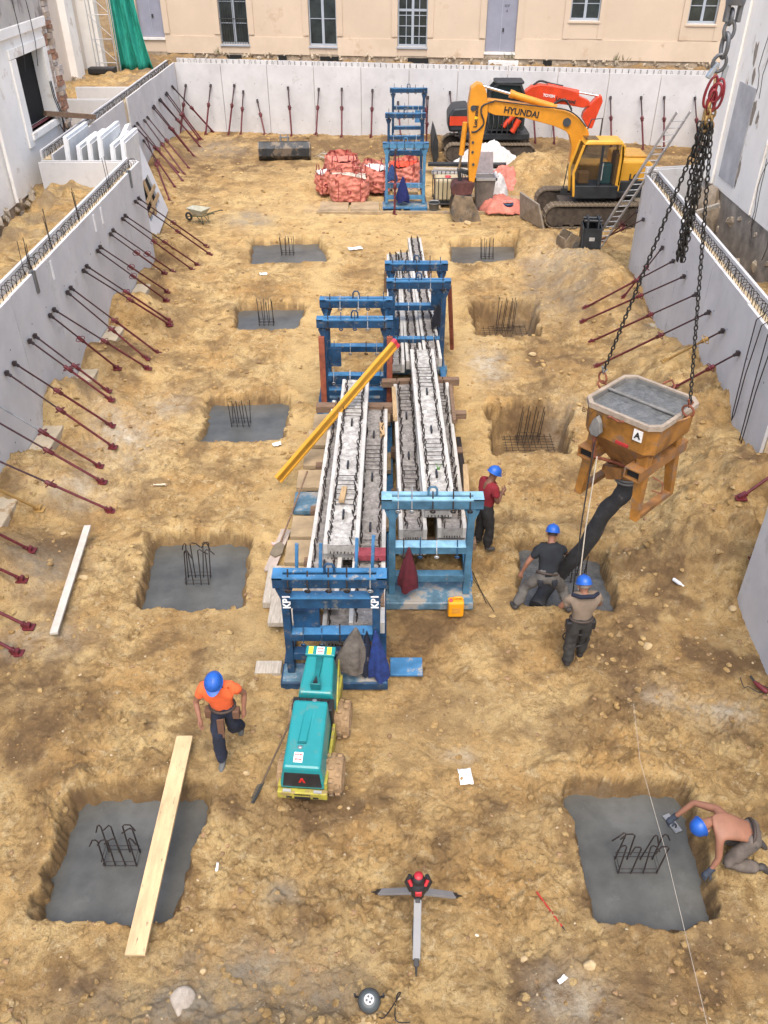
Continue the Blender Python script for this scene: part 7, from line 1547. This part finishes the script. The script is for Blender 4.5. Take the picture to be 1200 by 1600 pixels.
# jerrycan
j = GG(711, 962); t = thing('jerrycan', 'yellow plastic jerrycan with red cap by the right rack', 'jerrycan', j, R(2)); JY = mat('yellow_plastic', (.70, .30, .01), .4, 0, .06, 3, .03)
m = MB(); m.hexa([(-.135, -.09, 0), (.135, -.09, 0), (.135, .09, 0), (-.135, .09, 0), (-.135, -.09, .33), (.135, -.09, .33), (.135, .09, .33), (-.135, .09, .33)]); m.build('body', JY, t, local=True, bevel=.03)
m = MB(); m.tube([(-.04, 0, .32), (-.03, 0, .385), (.09, 0, .385), (.11, 0, .32)], .018, 8); m.build('handle', JY, t, local=True); MB().lathe([(.03, 0), (.03, .035), (.01, .04)], (-.09, -.03, .33), 12).build('cap', mat('red_cap', (0, 0, 0)), t, local=True); MB().box(-.07, .07, -.098, -.093, .1, .22).build('embossed_panel', mat('worn_yellow_plastic', (.6, .27, .03), .6), t, local=True)
# laser level on a tripod
p = [G(650, 1528), G(580, 1390), G(722, 1402)]; hb = Vector((.415, 5.27, .62)); t = thing('laser_level', 'red and black laser level on a grey tripod in the foreground', 'laser level', (.41, 5.2, 0)); TG = mat('tripod_grey', (.22, .22, .225), .5, .1, .06, 3, .03)
hb = GY(653, 1392, 5.22)
for i, q in enumerate(p):
    q = Vector((q.x, q.y, gz(q.x, q.y))); d = (q-hb); MB().bar(hb+d*.10, hb+d*.80, .09, .035, (0, 0, 1)).build('leg', TG, t, bevel=.006); MB().bar(hb+d*.78, hb+d*.88, .06, .04).build('leg_clamp', BLACK, t, bevel=.006); MB().tube([hb+d*.86, q], [.018, .006], 8).build('foot', BLACK, t); MB().bar(hb+d*.03, hb+d*.14, .06, .05).build('leg_joint', BLACK, t, bevel=.01)
    if i == 0: s_ = d.cross(Vector((0, 0, 1))).normalized()*-.03; MB().tube([hb+d*.15-s_, hb+d*.5-s_*1.7, hb+d*.82-s_*1.0], .008, 5).build('strap', BLACK, t)
m = MB(); m.tube([hb+Vector((0, 0, -.05)), hb+Vector((0, 0, .04))], .06, 12); m.build('tripod_head', BLACK, t)
m = MB(); m.lathe([(.07, 0), (.085, .02), (.085, .09), (.06, .12), (.055, .13)], tuple(hb+Vector((0, 0, .04))), 16); m.build('body', BLACK, t); RL = mat('laser_red', (.42, .02, .03), .4, 0, .05, 3, 0)
MB().lathe([(.055, 0), (.06, .03), (.045, .07), (.03, .08)], tuple(hb+Vector((0, 0, .165))), 16).build('turret', BLACK, t); MB().lathe([(.04, 0), (.04, .012), (.01, .016)], tuple(hb+Vector((0, 0, .245))), 14).build('red_top', RL, t)
for sx in (-1, 1): m = MB(); m.tube([hb+Vector((sx*.07, -.02, .06)), hb+Vector((sx*.10, 0, .15)), hb+Vector((sx*.075, .02, .22))], [.022, .026, .02], 8); m.build('corner_guard', BLACK, t); MB().tube([hb+Vector((sx*.06, -.03, .14)), hb+Vector((sx*.085, -.0, .19))], .018, 8).build('red_side', RL, t)
MB().box(hb.x-.03, hb.x+.03, hb.y-.095, hb.y-.07, hb.z+.07, hb.z+.13).build('red_front', RL, t, bevel=.008)
# cable reel in the foreground
rr_ = G(577, 1562, .15); t = thing('cable_reel', 'grey cable reel with four sockets on a stone at the bottom edge', 'cable reel', (rr_.x, rr_.y, .12)); c = Vector((rr_.x, rr_.y, .12)); tilt = Matrix.Translation(c) @ Matrix.Rotation(R(22), 4, 'X'); RG = mat('reel_grey', (.07, .085, .09), .5)
MB().lathe([(.10, 0), (.115, .02), (.115, .10), (.10, .14), (.07, .155)], (0, 0, 0), 22, tilt).build('drum', RG, t); MB().lathe([(.055, .156), (.055, .166), (.01, .167)], (0, .012, 0), 20, tilt).build('socket_plate', mat('white_plastic', (.7, .7, .7), .4), t)
for a in range(4): MB().lathe([(.014, .168), (.014, .171), (.002, .1715)], (.028*math.cos(a*math.pi/2+.3), .012+.028*math.sin(a*math.pi/2+.3), 0), 10, tilt).build('socket', mat('socket_grey', (.12, .12, .13), .5), t)
m = MB()
for i in range(3): m.ring(tilt @ Vector((0, 0, .03+.025*i)), .118, .010, tuple(tilt.to_3x3() @ Vector((0, 0, 1))), 26, 5)
m.build('wound_cable', BLACK, t); 
for sx in (-1, 1): MB().tube([tilt @ Vector((sx*.10, .03, .08)), tilt @ Vector((sx*.155, .04, .09)), tilt @ Vector((sx*.16, .06, .15))], .014, 8).build('handle', BLACK, t)
m = MB(); P_ = [GG(q[0], q[1])+Vector((0, 0, .02)) for q in ((588, 1585), (600, 1592), (625, 1555), (620, 1558), (618, 1595), (640, 1600))]; m.tube(smooth(P_, 4), .007, 5); tag(m.build('loose_cable', BLACK), 'thin black cable trailing right of the reel', 'cable')
def rock(x, y, s, seed, label, m_=None, flat=.7, z=None, name='rock', grp='stones lying in the pit'):
    vs, fs = rockmesh(2, seed, flat); m = MB(); z = gz(x, y) if z is None else z; r_ = random.Random(seed); k = (r_.uniform(.8, 1.25), r_.uniform(.75, 1.1))
    m.add([(x+v.x*s*k[0], y+v.y*s*k[1], z+v.z*s+s*flat*.30) for v in vs], fs, False); o = m.build(name, m_ or mat('sand_stone', (.47, .35, .19), .95, 0, .2, 7, .5), bevel=s*.06); return tag(o, label, 'rock', grp)
for i, (px, py, s, lab) in enumerate(((1012, 1012, .10, 'pale boulder-like stone right of the taupe-shirted worker'), (372, 1, 0, ''), (385, 907, .07, ''), (386, 1210, .06, 'small stone between the walker and the rake'), (100, 835, .07, 'rounded stone in the soil by the white plank top'), (130, 905, .09, 'stone touching the middle of the white plank'), (412, 823, .05, 'small stone below the blue patched board'), (818, 1500, .06, 'small stone right of the tripod leg'), (318, 1518, .06, 'small stone under the end of the long plank'),
                                   (1143, 953, .09, 'stone at the corner of the near right wall'), (865, 830, .07, ''), (660, 1245, .05, ''), (690, 1430, .05, ''), (735, 1590, .06, ''), (920, 1510, .10, 'split flat stone lying at the lower right'), (700, 1345, 0, ''), (752, 1478, .035, ''), (745, 1462, .03, 'tiny white stone right of the tripod leg'), (832, 557, .12, 'flat brown stone by the open pit on the right'), (915, 592, .1, ''), (730, 350, .18, 'pale rock under the digger bucket'), (577, 1325, .045, ''))):
    if s == 0 or not lab: continue
    q = GG(px, py); rock(q.x, q.y, s, 100+i, lab, mat('tiny_white_stone', (.7, .66, .55), .9) if 'white stone' in lab else None)
vs, fs = rockmesh(3, 77, .8); q = G(590, 1600, .0); m = MB(); m.add([(q.x+.02+v.x*.36, q.y-.10+v.y*.28, -.02+v.z*.22) for v in vs], fs); tag(m.build('rock', mat('sand_stone', (0, 0, 0)), bevel=.01), 'big block of stone under the cable reel at the bottom edge', 'rock', 'stones lying in the pit')
vs, fs = rockmesh(3, 78, .7); m = MB(); q = G(285, 1570, .1); m.add([(q.x+v.x*.16, q.y+v.y*.22, .12+v.z*.2) for v in vs], fs); tag(m.build('rock', mat('grey_stone', (.40, .35, .29), .95, 0, .2, 5, .5), bevel=.01), 'greyish rock slab sticking out of the bank at the bottom left', 'rock', 'stones lying in the pit')
# rake
a, b = GG(440, 1140)+Vector((0, 0, .05)), GG(408, 1232)+Vector((0, 0, .04)); a = Vector((-1.28, 7.75, .75)); t = thing('rake', 'garden rake leaning on the left side of the roller', 'rake', b); MB().tube([a, b], .016, 6).build('handle', mat('dark_wood', (.10, .07, .045), .8), t)
c, d_ = GG(396, 1257)+Vector((0, 0, .03)), GG(411, 1226)+Vector((0, 0, .03)); MB().bar(c, d_, .03, .02).build('head', mat('dark_iron', (.04, .045, .042), .6, .3), t)
for i in range(13): q = c+(d_-c)*(i+.5)/13; MB().tube([q, q+Vector((-.075, -.015, -.02))], .007, 4).build('tine', mat('dark_iron', (0, 0, 0)), t)
# paper, small litter, tools
def litter(px, py, w, h, rz, m_, label, name, seed=0, z=.01):
    q = GG(px, py); n = 7; m = MB(); r_ = random.Random(seed); vs = []
    for j in range(n):
        for i in range(n): u, v = i/(n-1)-.5, j/(n-1)-.5; x, y = rot2(u*w, v*h, rz); vs.append((q.x+x, q.y+y, q.z+z+.02+.035*r_.random()*(.3+abs(u)+abs(v))))
    m.add(vs, [(j*n+i, j*n+i+1, (j+1)*n+i+1, (j+1)*n+i) for j in range(n-1) for i in range(n-1)], True); o = m.build(name, m_); md = o.modifiers.new('s', 'SOLIDIFY'); md.thickness = .004; return tag(o, label, 'litter')
WP = mat('white_paper', (.78, .78, .76), .8, 0, .04, 6, .2)
litter(727, 1217, .19, .26, .1, WP, 'crumpled white paper sack on the soil in the middle foreground', 'paper_sack', 3)
for q, s_ in (((727, 1216), .07), ((730, 1222), .05)): g = GG(*q); text('~=', s_, Matrix.Translation((g.x, g.y, g.z+.07)), mat('pale_red_print', (.6, .25, .22), .7), bpy.data.objects['paper_sack'], 'printed_mark', .001)
litter(340, 1357, .03, .12, 0, WP, 'small white strip right of the large left footing', 'paper_strip', 4)
litter(250, 760, .28, .07, .05, mat('tan_paper', (.6, .5, .36), .8), 'torn pale scrap left of the yellow beam', 'scrap', 5); litter(430, 853, .12, .1, .4, mat('pink_scrap', (.6, .4, .38), .8), 'small pinkish scrap left of the stacked boards', 'scrap', 6)
litter(555, 390, .5, .25, .3, WP, 'white scraps beyond the beam stacks', 'scrap', 7); litter(412, 430, .25, .2, .3, WP, 'white scrap between two left footings', 'scrap', 8); litter(878, 1533, .12, .05, .6, WP, 'white crumb of plastic at the lower right', 'scrap', 9); litter(433, 697, .2, .15, .3, WP, 'white scrap between the left footing and the beam', 'scrap', 10)
g = GG(1058, 913); t = thing('plastic_bottle', 'small clear plastic bottle on the slope right of the poured footing', 'bottle', g); Mb = Matrix.Translation(g+Vector((0, 0, .04))) @ Matrix.Rotation(R(35), 4, 'Z') @ Matrix.Rotation(R(90), 4, 'X'); MB().lathe([(.03, -.1), (.035, -.08), (.035, .04), (.015, .09), (.013, .11)], (0, 0, 0), 14, Mb).build('body', mat('pale_bottle', (.62, .64, .68), .25), t); MB().lathe([(.016, .11), (.016, .13), (.004, .131)], (0, 0, 0), 10, Mb).build('cap', WP, t)
a, b = GG(838, 1396)+Vector((0, 0, .03)), GG(878, 1450)+Vector((0, 0, .03)); t = thing('marking_stake', 'short red-painted steel stake lying on the soil at the lower right', 'stake', a); MB().tube([a, b], .012, 6).build('shaft', mat('bright_red_paint', (.40, .03, .02), .5), t); MB().tube([b, b+(b-a)*.12], [.012, .003], 6).build('tip', BLACK, t)
m = MB(); m.tube([G(990, 1100, .2), G(1000, 1188, .2), G(1040, 1330, .18), G(1105, 1600, .2)], .0028, 4); tag(m.build('string_line', mat('pale_string', (.5, .45, .38), .9)), 'pale string line stretched over the bare-backed worker footing', 'string')
m = MB(); m.tube([GG(725, 885)+Vector((0, 0, .05)), GG(772, 958)+Vector((0, 0, .02))], .007, 4); m.tube([GG(733, 885)+Vector((0, 0, .05)), GG(760, 945)+Vector((0, 0, .02))], .007, 4); tag(m.build('loose_rods', REBAR), 'two thin steel rods on the soil right of the right rack', 'rods')
g = GG(1186, 1078); t = thing('hand_tool', 'dark red power tool with black coiled cable at the right frame edge', 'power tool', g); Mt = Matrix.Translation(g+Vector((0, 0, .05))) @ Matrix.Rotation(R(30), 4, 'Z'); MB().tube([Mt @ Vector((0, -.14, 0)), Mt @ Vector((0, -.1, 0)), Mt @ Vector((0, .06, 0)), Mt @ Vector((0, .12, .01))], [.03, .045, .04, .02], 10).build('body', mat('dark_red_plastic', (.14, .015, .02), .5), t); MB().tube([Mt @ Vector((0, .1, 0)), Mt @ Vector((.02, .22, .03))], .018, 8).build('chuck', BLACK, t)
m = MB(); m.tube(smooth([Mt @ Vector(q) for q in ((0, -.1, 0), (-.1, -.05, -.02), (-.14, .1, -.02), (-.2, .14, -.03), (-.1, .3, -.02))], 5), .008, 5)
for i in range(4): m.tube(smooth([Mt @ Vector(q) for q in ((.03, -.05+.03*i, 0), (.2, -.1-.05*i, -.02), (.3, -.3-.06*i, -.03), (.05, -.45-.04*i, -.03), (-.08, -.25, -.03), (.0, -.1, 0))], 5), .007, 5)
m.build('cable', BLACK, t)
# wheelbarrow
wx_, wy_ = G(312, 352, 0).x, G(312, 350, 0).y; t = thing('wheelbarrow', 'pale muddy wheelbarrow standing by the left props', 'wheelbarrow', (wx_, wy_, .05), R(62)); t.scale = (.85, .85, .85); WB = mat('muddy_green_grey', (.42, .42, .34), .8, 0, .15, 4, .2)
o1 = [(-.32, -.42), (.32, -.42), (.26, .48), (-.26, .48)]; i1 = [(-.2, -.22), (.2, -.22), (.14, .25), (-.14, .25)]
m = MB(); T_ = [(x, y, .66) for x, y in o1]; B2 = [(x, y, .40) for x, y in i1]; m.add(T_+B2, [(0, 1, 5, 4), (1, 2, 6, 5), (2, 3, 7, 6), (3, 0, 4, 7), (4, 5, 6, 7)]); o = m.build('tray', WB, t, local=True); md = o.modifiers.new('s', 'SOLIDIFY'); md.thickness = .02
DG = mat('dark_green_tube', (.02, .05, .035), .5)
for sx in (-1, 1): MB().tube([(sx*.30, -1.0, .62), (sx*.22, -.3, .38), (sx*.08, .62, .22)], .02, 7).build('handle', DG, t, local=True); MB().tube([(sx*.22, -.3, .4), (sx*.22, -.35, .02), (sx*.2, .0, .36)], .018, 6).build('leg', DG, t, local=True); MB().tube([(sx*.3, -1.0, .62), (sx*.305, -1.12, .63)], .025, 7).build('grip', BLACK, t, local=True)
m = MB(); m.ring((0, .62, .2), .15, .05, (1, 0, 0), 18, 8); m.build('wheel', RUBBER, t, local=True)
# weeds by the back plinth
GRN = mat('green_leaf', (0, 0, 0))
m = MB()
for i in range(40):
    p = FW(random.choice((7.1, 7.3, 13.8, 13.2, -9.9))+random.uniform(-.2, .2), 2.9, random.uniform(.06, .2)); a = random.uniform(0, 6.28); h = random.uniform(.1, .5); m.add([p, p+Vector((.05*math.cos(a), .05*math.sin(a), 0)), p+Vector((.15*math.cos(a), .1*math.sin(a), h))], [(0, 1, 2)])
tag(m.build('dry_weeds', mat('dry_weed', (.12, .12, .05), .9)), 'dry weeds growing along the foot of the cream building', 'weeds', kind='stuff')

_c0 = bpy.data.objects['laser_level']; _k = 1.3
for ch in _c0.children:
    if ch.name.split('.')[0] in ('body', 'turret', 'red_top', 'corner_guard', 'red_side', 'red_front', 'tripod_head'):
        pv = hb-_c0.location; ch.data.transform(Matrix.Translation(pv) @ Matrix.Scale(_k, 4) @ Matrix.Translation(-pv))
